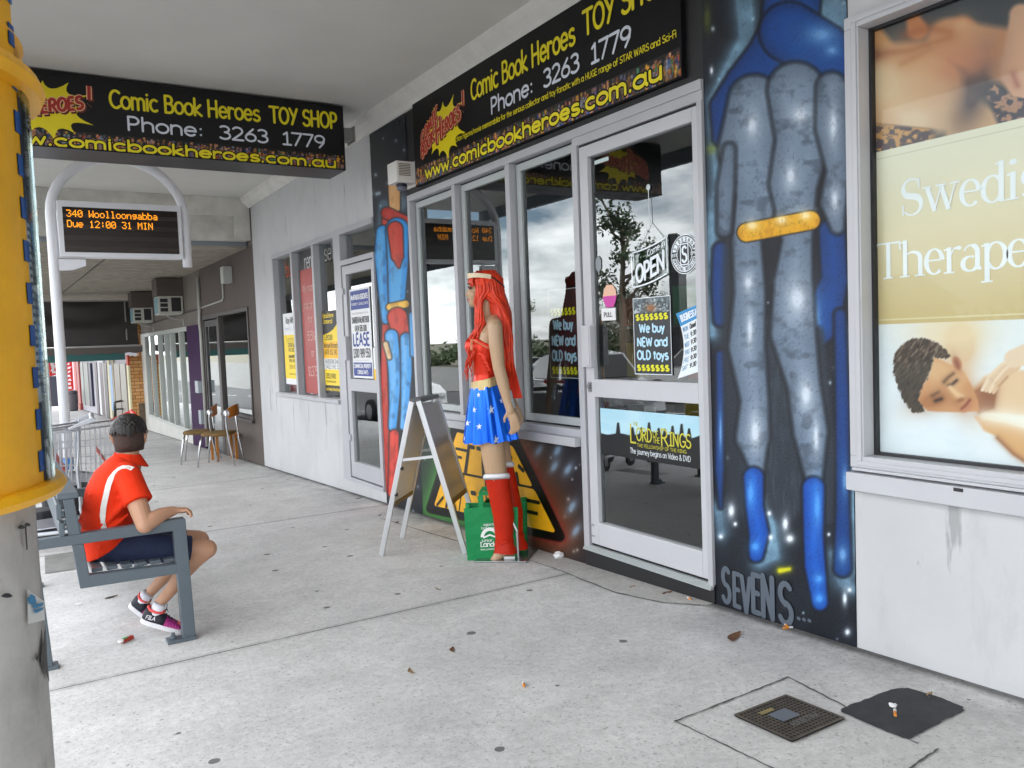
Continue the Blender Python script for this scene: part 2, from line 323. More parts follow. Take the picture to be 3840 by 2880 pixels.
# ================================================================ SETTING
def ground_material(name, base, joints=True):
    m = bpy.data.materials.new(name); m.use_nodes = True; t = m.node_tree; b = t.nodes['Principled BSDF']; NN = t.nodes.new; LK = t.links.new
    tc = NN('ShaderNodeTexCoord'); sp = NN('ShaderNodeSeparateXYZ'); LK(tc.outputs['Object'], sp.inputs[0])
    def noise(s, d=5, r=.6):
        n = NN('ShaderNodeTexNoise'); n.inputs['Scale'].default_value = s; n.inputs['Detail'].default_value = d; n.inputs['Roughness'].default_value = r; LK(tc.outputs['Object'], n.inputs['Vector']); return n.outputs['Fac']
    def rng_(v, a, b_, c, d):
        n = NN('ShaderNodeMapRange'); n.inputs[1].default_value = a; n.inputs[2].default_value = b_; n.inputs[3].default_value = c; n.inputs[4].default_value = d; LK(v, n.inputs[0]); return n.outputs[0]
    def ma(op, a, b_=None):
        n = NN('ShaderNodeMath'); n.operation = op
        for i, v in enumerate((a, b_)):
            if v is None: continue
            if isinstance(v, (int, float)): n.inputs[i].default_value = v
            else: LK(v, n.inputs[i])
        return n.outputs[0]
    fac = ma('MULTIPLY', rng_(noise(.55, 4), .32, .66, .86, 1.06), rng_(noise(3.2, 7, .74), .34, .66, .84, 1.05))
    fac = ma('MULTIPLY', fac, rng_(noise(34, 4, .7), .33, .68, .86, 1.07))
    fac = ma('MULTIPLY', fac, rng_(noise(75, 2, .7), .30, .42, .62, 1.02))
    v = NN('ShaderNodeTexVoronoi'); v.voronoi_dimensions = '2D'; v.inputs['Scale'].default_value = 2.1; LK(tc.outputs['Object'], v.inputs['Vector'])
    sc = NN('ShaderNodeSeparateColor'); LK(v.outputs['Color'], sc.inputs[0])
    gate = ma('GREATER_THAN', sc.outputs[0], .45); rad = ma('MULTIPLY', ma('MULTIPLY', sc.outputs[1], .052), gate)
    spot = ma('LESS_THAN', ma('ADD', v.outputs['Distance'], ma('MULTIPLY', noise(30, 2), .012)), ma('ADD', rad, .006))
    v2 = NN('ShaderNodeTexVoronoi'); v2.voronoi_dimensions = '2D'; v2.inputs['Scale'].default_value = 6.5; LK(tc.outputs['Object'], v2.inputs['Vector'])
    s2 = NN('ShaderNodeSeparateColor'); LK(v2.outputs['Color'], s2.inputs[0])
    spot2 = ma('LESS_THAN', v2.outputs['Distance'], ma('MULTIPLY', ma('GREATER_THAN', s2.outputs[0], .8), ma('MULTIPLY', s2.outputs[1], .045)))
    fac = ma('MULTIPLY', fac, ma('SUBTRACT', 1, ma('MULTIPLY', spot, .72)))
    fac = ma('MULTIPLY', fac, ma('SUBTRACT', 1, ma('MULTIPLY', spot2, .45)))
    if joints:
        wob = ma('MULTIPLY', ma('SUBTRACT', noise(2.2, 5, .75), .5), .022)
        yy = ma('ADD', ma('ADD', sp.outputs['Y'], wob), -0.765)
        fr = ma('ABSOLUTE', ma('SUBTRACT', ma('FRACT', ma('ADD', ma('DIVIDE', yy, 3.055), .5)), .5))
        jn = rng_(fr, .0009, .0019, 1, 0); jn2 = rng_(fr, .002, .014, .22, 0)
        brk = rng_(noise(7, 3), .34, .5, .35, 1)
        fac = ma('MULTIPLY', fac, ma('SUBTRACT', 1, ma('MULTIPLY', ma('MULTIPLY', jn, .8), brk))); fac = ma('MULTIPLY', fac, ma('SUBTRACT', 1, jn2))
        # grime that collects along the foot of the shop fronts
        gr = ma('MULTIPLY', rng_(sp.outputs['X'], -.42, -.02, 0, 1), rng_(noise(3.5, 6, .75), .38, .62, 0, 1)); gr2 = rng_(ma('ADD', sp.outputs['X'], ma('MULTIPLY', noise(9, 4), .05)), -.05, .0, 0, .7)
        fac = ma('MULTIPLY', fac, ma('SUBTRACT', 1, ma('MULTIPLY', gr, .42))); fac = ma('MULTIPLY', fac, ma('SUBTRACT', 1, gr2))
    mm = NN('ShaderNodeMix'); mm.data_type = 'RGBA'; mm.blend_type = 'MULTIPLY'; mm.inputs['Factor'].default_value = 1; mm.inputs['A'].default_value = tuple(base)+(1,)
    LK(fac, mm.inputs['B']); LK(mm.outputs['Result'], b.inputs['Base Color']); b.inputs['Roughness'].default_value = .82; b.inputs['Specular IOR Level'].default_value = .3
    bp = NN('ShaderNodeBump'); bp.inputs['Strength'].default_value = .35; bp.inputs['Distance'].default_value = .004; LK(noise(90, 4, .7), bp.inputs['Height']); LK(bp.outputs['Normal'], b.inputs['Normal'])
    return m
def sheet(name, x0, x1, ys, dz, m, zf=None):
    mb = MB(); zf = zf or gz
    mb.loft([[(x0, y, zf(y)+dz), (x1, y, zf(y)+dz)] for y in ys], cap=False, closed=False)
    return tag(mb.build(name, m), kind='structure')
def gzf(y): return gz(max(-12, min(y, 75)))
concrete = ground_material('concrete', (.68, .668, .65))
YS = [-12, -6, 0, 3, 6, 10, 15, 20, 30, 45, 60, 75]
mb = MB(); mb.loft([[(x, y, gz(y)-.145 if x == -4.15 else gz(y)) for x in (0.03, -4.15+1e-4, -4.15)] for y in YS], cap=False, closed=False)
tag(mb.build('footpath', concrete), kind='structure')
asphalt = mat('asphalt', (.062, .062, .065), .85, var=.35, scale=3, bump=.3, bscale=120)
sheet('ground', -900, 900, [-900, -12, 0, 20, 75, 900], -.36, mat('soil', (.16, .15, .11), .9, var=.4, scale=.4), gzf)
sheet('road', -15, -4.15, [-200, -12, 0, 20, 40, 75, 300], -.14, asphalt, gzf)
sheet('car_park', -48, -15, [-200, -12, 0, 20, 40, 75, 300], -.12, mat('pale_asphalt', (.17, .17, .165), .85, var=.3, scale=1.5), gzf)
mb = MB()
for k in range(-3, 14): mb.loft([[(-9.62, y, gzf(y)-.134), (-9.5, y, gzf(y)-.134)] for y in (k*6, k*6+3)], cap=False, closed=False)
tag(mb.build('road_marking', mat('road_paint', (.72, .72, .70), .7)), kind='structure')
mb = MB()                                                       # the long crack and settled strip along the shop front
pts = [(-.34, 6.3), (-.30, 5.4), (-.235, 4.55), (-.20, 4.1), (-.215, 3.75), (-.25, 3.35), (-.19, 3.05), (-.06, 2.87)]
PP = []
for i in range(len(pts)-1):
    for k in range(8):
        t = k/8; PP.append((pts[i][0]*(1-t)+pts[i+1][0]*t+random.uniform(-.006, .006), pts[i][1]*(1-t)+pts[i+1][1]*t))
ribbon(mb, lambda a, b, d: Vector((a, b, gz(b)+.004)), PP, [random.uniform(.004, .011) for _ in PP], 0)
tag(mb.build('footpath_crack', mat('crack_dirt', (.10, .095, .088), .9)), kind='structure')
mb = MB()
mb.poly([(-.19, 3.05, gz(3.05)+.003), (-.25, 3.35, gz(3.35)+.003), (-.215, 3.75, gz(3.75)+.003), (-.2, 4.1, gz(4.1)+.003), (-.235, 4.55, gz(4.55)+.003), (0, 4.55, gz(4.55)+.003), (0, 2.87, gz(2.87)+.003), (-.06, 2.87, gz(2.87)+.003)])
tag(mb.build('concrete_strip', ground_material('old_concrete', (.54, .525, .50), False)), kind='structure')
# ---------------------------------------------------------------- shared building materials
white_wall = mat('white_render', (.555, .562, .57), .75, var=.10, scale=1.1, bump=.14, bscale=22)
def scuff(m, amt, sc, lo, hi, stretch):                          # streaks and scuffs with shapes of their own
    t = m.node_tree; b = t.nodes['Principled BSDF']; src = b.inputs['Base Color'].links[0].from_socket
    tc = t.nodes.new('ShaderNodeTexCoord'); mp = t.nodes.new('ShaderNodeMapping'); mp.inputs['Scale'].default_value = stretch; n = t.nodes.new('ShaderNodeTexNoise'); n.inputs['Scale'].default_value = sc; n.inputs['Detail'].default_value = 7; n.inputs['Roughness'].default_value = .65
    mr = t.nodes.new('ShaderNodeMapRange'); mr.inputs[1].default_value = lo; mr.inputs[2].default_value = hi; mr.inputs[3].default_value = 1; mr.inputs[4].default_value = 1-amt
    mm = t.nodes.new('ShaderNodeMix'); mm.data_type = 'RGBA'; mm.blend_type = 'MULTIPLY'; mm.inputs['Factor'].default_value = 1
    t.links.new(tc.outputs['Object'], mp.inputs[0]); t.links.new(mp.outputs[0], n.inputs['Vector']); t.links.new(n.outputs['Fac'], mr.inputs[0]); t.links.new(src, mm.inputs['A']); t.links.new(mr.outputs[0], mm.inputs['B']); t.links.new(mm.outputs['Result'], b.inputs['Base Color'])
scuff(white_wall, .15, 4, .56, .72, (1, 1, .3)); scuff(white_wall, .30, 15, .655, .70, (1, .8, .45)); scuff(white_wall, .35, 3.2, .62, .66, (1, 2.2, .25))
cream_wall = mat('cream_render', (.74, .73, .67), .75, var=.05, scale=1.2, bump=.1, bscale=30)
alu = mat('aluminium_frame', (.44, .445, .47), .38, var=.05, scale=3)
alu_dark = mat('aluminium_sash', (.42, .45, .45), .4)
gasket = mat('black_gasket', (.02, .02, .024), .5)
black_paint = mat('black_paint', (.013, .013, .015), .45, bump=.2, bscale=90)
interior_m = mat('shop_interior', (.16, .165, .16), .8, var=.2, scale=2)
def glass_mat(name, tint=.80, boost=1.9, base=.04):
    m = bpy.data.materials.new(name); m.use_nodes = True; t = m.node_tree; t.nodes.remove(t.nodes['Principled BSDF'])
    tr = t.nodes.new('ShaderNodeBsdfTransparent'); tr.inputs['Color'].default_value = (tint*.95, tint, tint*.98, 1)
    gl = t.nodes.new('ShaderNodeBsdfGlossy'); gl.inputs['Roughness'].default_value = .004; gl.inputs['Color'].default_value = (.93, .97, .97, 1)
    fr = t.nodes.new('ShaderNodeFresnel'); fr.inputs['IOR'].default_value = 1.52
    mr = t.nodes.new('ShaderNodeMath'); mr.operation = 'MULTIPLY_ADD'; mr.inputs[1].default_value = boost; mr.inputs[2].default_value = base; mr.use_clamp = True
    mx = t.nodes.new('ShaderNodeMixShader')
    t.links.new(fr.outputs[0], mr.inputs[0]); t.links.new(mr.outputs[0], mx.inputs[0]); t.links.new(tr.outputs[0], mx.inputs[1]); t.links.new(gl.outputs[0], mx.inputs[2])
    t.links.new(mx.outputs[0], t.nodes['Material Output'].inputs['Surface']); MATS[name] = m; return m
glass = glass_mat('window_glass')
def wallbox(mb, y0, y1, z0, z1, x0=0.0, x1=.15): mb.box(x0, x1, y0, y1, z0, z1)
def rect_frame(mb, y0, y1, z0, z1, w, x0, x1, wb=None, wt=None):
    wb = w if wb is None else wb; wt = w if wt is None else wt
    mb.box(x0, x1, y0, y1, z1-wt, z1); mb.box(x0, x1, y0, y1, z0, z0+wb); mb.box(x0, x1, y0, y0+w, z0+wb, z1-wt); mb.box(x0, x1, y1-w, y1, z0+wb, z1-wt)
def pane(y0, y1, z0, z1, x, parent, m=None, name='pane'):
    mb = MB(); mb.poly([(x, y0, z0), (x, y0, z1), (x, y1, z1), (x, y1, z0)]); return mb.build(name, m or glass, parent)
def room(root, y0, y1, z0, z1, depth=4.5, m=None, floor=None):
    a = MB(); x0 = .16; x1 = depth
    a.poly([(x1, y0, z0), (x1, y1, z0), (x1, y1, z1), (x1, y0, z1)]); a.poly([(x0, y0, z0), (x1, y0, z0), (x1, y0, z1), (x0, y0, z1)]); a.poly([(x0, y1, z0), (x1, y1, z0), (x1, y1, z1), (x0, y1, z1)])
    a.poly([(x0, y0, z1), (x1, y0, z1), (x1, y1, z1), (x0, y1, z1)]); a.build('interior_wall', m or interior_m, root)
    a = MB(); a.box(x0, x1, y0, y1, z0-.05, z0); a.build('floor', floor or mat('grey_carpet', (.10, .10, .10), .9, var=.2, scale=30), root)
# ================================================================ TOY SHOP
shop = thing('toy_shop', 'toy shop front with black fascia, grey aluminium windows and painted piers', 'shop', (0, 4.5, 0))
mb = MB()
wallbox(mb, 2.075, 2.857, -.35, 3.45); wallbox(mb, 6.185, 6.95, -.5, 3.45); wallbox(mb, 2.857, 6.185, 2.452, 3.45)
wallbox(mb, 3.905, 6.185, -.45, .595); mb.box(0.0, .15, 2.857, 3.905, -.35, .018); mb.box(-.012, 0.0, 2.857, 3.905, -.35, .012)
mb.build('wall', black_paint, shop)
mb = MB(); mb.box(.15, 9, 2.08, 6.95, 3.45, 4.9); mb.box(-.02, .15, 2.08, 6.95, 3.45, 5.1); mb.build('upper_wall', cream_wall, shop)
mb = MB(); mb.box(.15, 9, 2.08, 6.95, 4.9, 5.02); mb.build('roof', mat('roof_sheet', (.4, .4, .4), .5), shop)  # unseen roof slab, put in solid to block the sun from the footpath
room(shop, 2.1, 6.93, .0, 2.75)
# window and its three lights
wf = MB(); XF = -.022
wf.box(XF, .10, 2.857, 6.185, 2.402, 2.452); wf.box(XF+.006, .10, 2.857, 3.905, 2.352, 2.402)
wf.box(XF, .10, 6.14, 6.185, .70, 2.402); wf.box(XF, .10, 5.36, 5.41, .70, 2.402); wf.box(XF, .10, 4.597, 4.65, .70, 2.402); wf.box(XF, .10, 3.855, 3.905, -.0, 2.352)
wf.box(XF, .10, 3.905, 6.185, .652, .70)
win = wf.build('window', alu, shop, bevel=.003)
ws = MB(); ws.box(-.062, -.012, 3.912, 6.185, .598, .652); ws.build('sill', alu, win, bevel=.003)
for y0, y1 in ((5.41, 6.14), (4.65, 5.36), (3.905, 4.597)):
    s = MB(); rect_frame(s, y0+.012, y1-.012, .712, 2.39, .048, .028, .062); s.build('sash', alu_dark, win, bevel=.002)
    k = MB(); rect_frame(k, y0, y1, .70, 2.402, .012, .04, .08); k.build('gasket', gasket, win)
    pane(y0+.06, y1-.06, .76, 2.342, .045, win)
# glazed door
dr = MB(); dr.box(XF, .10, 2.857, 2.89, -.0, 2.352)
door = dr.build('door', alu, shop, bevel=.003)
lf = MB(); X0, X1 = -.012, .035; YA, YB, ZA, ZB = 2.896, 3.843, .03, 2.338
lf.box(X0, X1, YA, YA+.037, ZA, ZB); lf.box(X0, X1, YB-.075, YB, ZA, ZB)
lf.box(X0, X1, YA+.037, YB-.075, ZB-.068, ZB); lf.box(X0, X1, YA+.037, YB-.075, ZA, .163); lf.box(X0, X1, YA+.037, YB-.075, .90, 1.003)
lf.build('leaf', mat('white_aluminium', (.52, .525, .55), .35, var=.04, scale=4), door, bevel=.003)
k = MB(); rect_frame(k, 2.89, 3.855, .022, 2.352, .006, .0, .05); k.build('gasket', gasket, door)
pane(YA+.03, YB-.07, 1.0, ZB-.06, .016, door); pane(YA+.03, YB-.07, .16, .905, .016, door)
h = MB(); h.box(-.05, X0, YB-.098, YB-.012, 1.075, 1.315); h.box(-.056, -.05, YB-.09, YB-.055, 1.085, 1.305); h.build('handle', mat('white_aluminium', ''), door, bevel=.004)
h = MB(); h.box(-.018, X0, YB-.052, YB-.022, .93, .985); h.tube([(-.03, YB-.037, .962), (-.012, YB-.037, .962)], .011, 10); h.build('lock', mat('dull_steel', (.35, .35, .36), .35, 1), door)
for z in (.075, .14):
    h = MB(); 
    for dy in (.012, .026): h.tube([(-.0145, YB-dy, z), (-.011, YB-dy, z)], .005, 8)
    h.build('screw', mat('dull_steel', ''), door)
th = MB()
for i in range(5): th.box(-.02-i*.004, .0, 2.862, 3.9, .016-i*.006-.005, .016-i*.006)
th.build('threshold', alu_dark, door)
# painted murals: spray-paint on the two piers and the low wall (plain abstract shapes in the photo's colours)
mural_m = matattr('mural_paint', .42, bump=.3, bscale=140); mural_m.node_tree.nodes['Principled BSDF'].inputs['Specular IOR Level'].default_value = .3
def starfield(p, seed, dens, big=1.0):
    p.fill('14181f'); p.mix((fbm(p.X/90, p.Y/120, seed)-.35)*.9, '232b38'); p.mix((fbm(p.X/8, p.Y/8, seed+5)-.55)*.5, '0a0c11')
    r = np.random.default_rng(seed); x0, x1, y0, y1 = p.X.min(), p.X.max(), p.Y.min(), p.Y.max()
    for _ in range(dens):
        c = (r.uniform(x0, x1), r.uniform(y0, y1)); s = r.choice([2.0, 3, 4, 7], p=[.45, .3, .17, .08])*big
        p.glow(p.ell(c, s*.8, s), 'cfe0ee', s*1.1, r.uniform(.4, 1))
p = Paint((-.004, 2.855, -.16), (0, -1, 0), (0, 0, 1), .778, 3.34, 190, 700)
starfield(p, 3, 70)
lb = '7fa9c4'; nz = fbm(p.X/60, p.Y/60, 9); st = fbm(p.X/10, p.Y/60, 21)
for pts, rs, k in [([(2790, 0), (2800, 150), (2740, 260), (2680, 380), (2690, 520), (2700, 700)], [26, 24, 22, 20, 22, 14], .9), ([(3060, -10), (3130, 40), (3185, 90)], [46, 40, 24], .8), ([(2672, 760), (2660, 1000), (2668, 1250)], [9, 12, 8], .9),
                   ([(3188, 1240), (3190, 1600), (3196, 2000), (3190, 2130)], [6, 7, 9, 12], .9), ([(2860, 1900), (2885, 1990), (2900, 2080), (2850, 2110)], [26, 20, 16, 12], .95), ([(3130, 2080), (3160, 2180), (3200, 2210)], [12, 16, 10], .7), ([(2690, 1900), (2705, 2000)], [10, 6], .7)]:
    p.glow(p.chain(pts, rs), lb, 22, k*(.55+.6*nz))
# broad blue sweeps
blue = [([(2975, -60), (2960, 120), (2900, 210), (2790, 310), (2715, 400), (2700, 520)], [105, 105, 95, 66, 50, 26]), ([(2960, 120), (3080, 190), (3180, 290)], [110, 105, 70]),
        ([(2705, 940), (2700, 1080), (2700, 1200)], [30, 30, 22]), ([(3120, 870), (3130, 1050), (3080, 1210), (3070, 1250)], [48, 48, 72, 46]), ([(2700, 1330), (2702, 1500), (2698, 1760), (2702, 1900)], [14, 15, 16, 5]),
        ([(3150, 1180), (3158, 1500), (3160, 1900), (3160, 2130)], [20, 24, 24, 32])]
for pts, rs in blue:
    d = p.chain(pts, rs); p.put(d-9, '090b10', 12, .85); p.put(d, '12346f', 16); p.mix(np.clip(-d/45, 0, 1)*(.35+.5*nz), '0f4a98')
for c, rx, ry in [((3080, 130), 34, 20), ((3120, 190), 16, 12), ((2985, 250), 16, 8), ((3060, 1330-130), 14, 60), ((3168, 1800), 8, 40), ((3160, 2080), 14, 26), ((2702, 1620), 5, 60)]: p.glow(p.ell(c, rx*.5, ry*.5), '7fb2e6', rx*.8, .75)
# dark drapery
p.put(p.chain([(2760, 700), (2745, 1100), (2760, 1500), (2780, 1880)], [36, 38, 46, 52]), '262c35', 30, .9); p.put(p.chain([(2920, 1250), (2930, 1600), (2940, 1880)], [70, 86, 72]), '2b323c', 30, .95); p.put(p.chain([(3060, 1250), (3110, 1700), (3110, 1950)], [30, 22, 14]), '2b323c', 20, .9)
p.mix((st-.5)*1.2*np.clip(.5-p.chain([(2920, 1300), (2930, 1880)], [66, 80])/20, 0, 1), '48525e')
# grey wavy columns, each a smooth sprayed mass with a dark edge and highlights, crossed by one ochre bar
grey = [([(2830, 380), (2800, 560), (2845, 720), (2800, 900), (2812, 1100), (2800, 1300), (2830, 1500), (2822, 1640), (2840, 1760)], [96, 104, 84, 52, 56, 66, 50, 60, 24]), ([(2985, 340), (3010, 520), (2975, 690), (2990, 900), (2975, 1060), (2975, 1250), (3016, 1450), (3040, 1620), (3052, 1790)], [104, 98, 88, 54, 70, 82, 58, 62, 30]),
        ([(3120, 330), (3118, 480), (3142, 640), (3126, 760), (3140, 850)], [56, 58, 40, 46, 24]), ([(2735, 560), (2722, 700), (2716, 860)], [20, 30, 24])]
for i, (pts, rs) in enumerate(grey):
    d = p.chain(pts, rs); p.put(d-10, '0d1016', 18, .9); p.put(d, '5d6d80', 18); p.mix(np.clip(-d/60, 0, 1)*(.4+.55*nz), '8396ab'); p.mix(np.clip(.5-d/10, 0, 1)*np.clip((fbm(p.X/55, p.Y/38, 40+i)-.56)*3.2, 0, .55), '3a4553')
for c, rx, ry in [((2820, 470), 14, 26), ((3000, 430), 20, 18), ((2965, 660), 14, 26), ((3125, 470), 10, 40), ((3130, 750), 10, 26), ((2812, 1240), 8, 40), ((2832, 1620), 14, 40), ((3022, 1480), 16, 36), ((3060, 1640), 8, 40), ((2990, 1120), 24, 40), ((2806, 1060), 12, 20)]: p.glow(p.ell(c, rx*.6, ry*.6), 'e3ecf6', rx, .8)
d = p.cap((2800, 872), (3040, 826), 34); p.put(d-5, '1a1408', 6); p.put(d, 'e2a51a', 5); p.mix(np.clip(.5-d/6, 0, 1)*np.clip((fbm(p.X/26, p.Y/40, 77)-.5)*2.4, 0, .6), 'b97a10')
for x in (2820, 2930, 3020): p.glow(p.ell((x, 870-(x-2690)*.19), 10, 8), 'fff2c4', 12, .8)
# blue and dark forms at the foot
for pts, rs in [([(2826, 1790), (2830, 1900), (2846, 2000), (2836, 2080)], [36, 32, 36, 26]), ([(3050, 1830), (3050, 2000), (3056, 2120), (3075, 2260)], [40, 36, 38, 28])]:
    d = p.chain(pts, rs); p.put(d-8, '080a0e', 12, .9); p.put(d, '10429a', 14); p.mix(np.clip(-d/34, 0, 1)*(.5+.5*nz), '1a5fc6')
for c, rx, ry in [((2815, 1850), 10, 36), ((3065, 1900), 10, 50), ((2832, 2050), 12, 12), ((3072, 2245), 12, 12), ((3070, 2170), 12, 12)]: p.glow(p.ell(c, rx*.6, ry*.6), '58a6f2', rx, .8)
for c, rx, ry in [((2742, 1915), 13, 26), ((2757, 1965), 7, 8), ((2945, 1965), 12, 26), ((2962, 2020), 16, 16), ((2703, 2012), 9, 9), ((3108, 2004), 5, 6), ((3186, 2212), 8, 9), ((3168, 2245), 8, 24), ((2890, 2015), 8, 10), ((3178, 2370), 10, 12), ((2885, 1925), 8, 9), ((2668, 265), 6, 14)]: p.glow(p.ell(c, rx*.5, ry*.5), 'eaf3fb', rx*.6, .95)
p.glow(p.cap((2925, 2140), (2960, 2134), 6, 3), 'd6d21c', 7, .95)
p.glow(p.ell((2652, 70), 6, 24), '7f8a2c', 8, .5); p.glow(p.ell((2668, 560), 10, 10), '7f8a2c', 10, .6)
p.mix((fbm(p.X/7, p.Y/9, 60, 3)-.62)*.9, '10151d')
mural = p.build('mural_panel', mural_m, shop)
F = Flat((-.0055, 2.84, -.06), (0, -1, -.0), (0, 0, 1), (-1, 0, 0)); mb = MB()
sv = 0
for ch, (px0, py0, px1, py1), w in [('S', (2712, 2135, 2740, 2250), 1), ('E', (2755, 2155, 2778, 2268), 1), ('V', (2786, 2170, 2818, 2290), 1), ('E', (2826, 2160, 2852, 2290), 1), ('N', (2862, 2170, 2908, 2305), 1), ('S', (2924, 2195, 2975, 2325), 1)]:
    A = WX(px0, py1); B = WX(px1, py0); sv += 1; zb = A[2]; hh = B[2]-A[2]; yb = 2.84-A[1]
    text(mb, F, ch, yb, zb+.06, hh, (A[1]-B[1])*1.02, .145, d=.0008+.0005*sv)
for q in ((2997, 2318), (3017, 2322), (3037, 2326)):
    A = WX(*q); ribbon(mb, F, [(2.84-A[1], A[2]+.06), (2.844-A[1], A[2]+.06)], .016, .0005)
mb.build('lettering', mat('grey_spray', (.085, .105, .135), .5), mural)
p = Paint((-.004, 6.948, -.36), (0, -1, 0), (0, 0, 1), .76, 3.5, 120, 560)
starfield(p, 8, 60, .8); nz = fbm(p.X/40, p.Y/50, 31)
p.glow(p.chain([(1440, 770), (1436, 900), (1415, 1100)], [16, 18, 10]), '6f93a8', 12, .55); p.glow(p.ell((1505, 760), 14, 22), '7f9bb0', 12, .6)
def form(pts, rs, dark, mid, lite, e=8):
    d = p.chain(pts, rs); p.put(d-4, '0b0d12', 6, .95); p.put(d, mid, 6); p.mix(np.clip(.5-d/6, 0, 1)*np.clip((fbm(p.X/16, p.Y/30, len(pts)*7)-.52)*3, 0, .6), dark); p.glow(p.chain([(x-6, y) for x, y in pts], [max(1, r-16) for r in rs]), lite, 6, .28)
form([(1455, 820), (1452, 1100), (1440, 1400), (1452, 1830)], [22, 14, 12, 16], '7d1e16', 'b8342a', 'e0594a')
form([(1478, 690), (1480, 780)], [22, 20], 'a8763c', 'cf9c62', 'e6c294'); form([(1452, 800), (1530, 830)], [22, 16], '7d1e16', 'b8342a', 'd05040')
form([(1436, 870), (1430, 960), (1436, 1080), (1446, 1200)], [24, 26, 18, 14], '0d4e8a', '1f86cf', 'd5ecfb')
form([(1490, 860), (1492, 980), (1488, 1130)], [42, 38, 30], '0d4e8a', '1f86cf', 'cfe8fa'); form([(1482, 860), (1490, 960), (1496, 1000)], [28, 22, 4], '7d1e16', 'c23a2d', 'd86a50')
form([(1462, 1152), (1520, 1140)], [13, 13], 'a8701a', 'e9b53e', 'fbe6a0'); form([(1490, 1190), (1500, 1240), (1508, 1280)], [36, 32, 8], '7d1e16', 'c53b2e', 'd9604e')
form([(1468, 1260), (1482, 1400), (1478, 1520), (1472, 1600)], [24, 24, 17, 15], '12558f', '3f97dc', 'd6edfc'); form([(1522, 1270), (1524, 1400), (1518, 1540), (1512, 1600)], [20, 20, 14, 12], '12558f', '3f97dc', 'd6edfc')
form([(1478, 1630), (1476, 1760), (1470, 1850)], [17, 17, 14], '8a1f16', 'd33a2c', 'ee7560'); form([(1545, 1180), (1548, 1330)], [9, 8], '12558f', '2f86cc', 'cfe8fa'); form([(1446, 1290), (1460, 1340)], [9, 8], 'b08a5c', 'd9b98c', 'eed9b6')
p.build('mural_panel', mural_m, shop)
p = Paint((-.004, 6.184, -.33), (0, -1, 0), (0, 0, 1), 2.278, .922, 330, 150)
starfield(p, 12, 120, .8); nz = fbm(p.X/50, p.Y/50, 51)
quad = [(1712, 1608), (1930, 1660), (2098, 2012), (1618, 1906)]
def sdpoly(pts):
    d = None
    for i in range(len(pts)):
        e = p.cap(pts[i], pts[(i+1) % len(pts)], 0.01); d = e if d is None else np.minimum(d, e)
    return np.where(p.inside(pts), -d, d)
dq = sdpoly(quad); side = np.clip((p.X-1850)/140, 0, 1)
p.glow(dq-10, '4e9a3e', 42, 1); p.mix(side*np.exp(-np.maximum(dq-10, 0)/60)*1.1, '7d2420'); p.put(dq-20, '0c0a08', 6)
for c in ((2078, 1750), (2130, 1760), (2145, 1900), (2020, 1690), (2160, 1990), (2090, 1690)): p.glow(p.ell(c, 6, 12, 30), '8fb0cc', 9, .7)
wm = p.build('mural_panel', mural_m, shop)
Q = [WX(*q)[1:] for q in ((1630, 1896), (2088, 1998), (1925, 1672), (1716, 1620))]    # the lettering's four corners on the wall
F = Flat((-.006, 0, 0), (0, 1, 0), (0, 0, 1), (-1, 0, 0))
def qwarp(s, t):
    a = Q[0]*(1-s)+Q[1]*s; b = Q[3]*(1-s)+Q[2]*s; c = a*(1-t)+b*t; return (c[0], c[1])
mb = MB(); p0 = [(0, 0), (1, 0), (1, .475), (0, .475)]; q0 = [(0, .525), (1, .525), (1, 1), (0, 1)]
def qface(pts, d): mb.poly([F(*qwarp(*q), d) for q in pts])
def rnd_rect(t0, t1): return [(a_+(.02*math.cos(th)), b_+.05*math.sin(th)) for a_, b_, c0 in ((.98, t1-.05, 0), (.02, t1-.05, 90), (.02, t0+.05, 180), (.98, t0+.05, 270)) for th in [math.radians(c0+15*k) for k in range(7)]]
qface(rnd_rect(0, .485), .0002); qface(rnd_rect(.515, 1), .0002); mb.build('lettering', mat('mural_yellow', 'f2b41a', .4, var=.15, scale=6), wm)
mb = MB(); kk = [0]                                              # the black spray lines that cut the yellow blocks into letters
def cut(pts, w=.020): 
    P_ = [qwarp(pts[i][0]+(pts[i+1][0]-pts[i][0])*e/6, pts[i][1]+(pts[i+1][1]-pts[i][1])*e/6) for i in range(len(pts)-1) for e in range(6)]+[qwarp(*pts[-1])]; kk[0] += 1; ribbon(mb, F, P_, w, .0010+.0002*kk[0])
for t0 in (.515, 0):
    for x in (.25, .5, .75): cut([(x, t0+.01), (x, t0+.475)], .016)
cut([(.24, .80), (.07, .80)], .022); cut([(.01, .70), (.18, .70)], .022); cut([(.27, .52), (.27, .86), (.345, .86)], .03); cut([(.48, .52), (.48, .86), (.405, .86)], .03); cut([(.625, .53), (.625, .62)], .034); cut([(.605, .80), (.645, .80)], .030); cut([(.86, .52), (.885, .64)], .034); cut([(.84, .84), (.90, .84)], .03); cut([(.985, .70), (.955, .745)], .03)
cut([(.085, .47), (.10, .30)], .026); cut([(.165, .47), (.15, .30)], .026); cut([(.03, .02), (.07, .14)], .022); cut([(.125, .02), (.125, .16)], .03); cut([(.22, .02), (.18, .14)], .022); cut([(.375, .02), (.375, .12)], .036); cut([(.36, .28), (.39, .28)], .034); cut([(.61, .02), (.635, .14)], .034); cut([(.59, .34), (.65, .34)], .034); cut([(.735, .20), (.705, .245)], .03); cut([(.99, .33), (.82, .33)], .024); cut([(.76, .19), (.93, .19)], .024)
mb.build('lettering_cut', mat('mural_black_line', (.012, .010, .008), .5), wm)
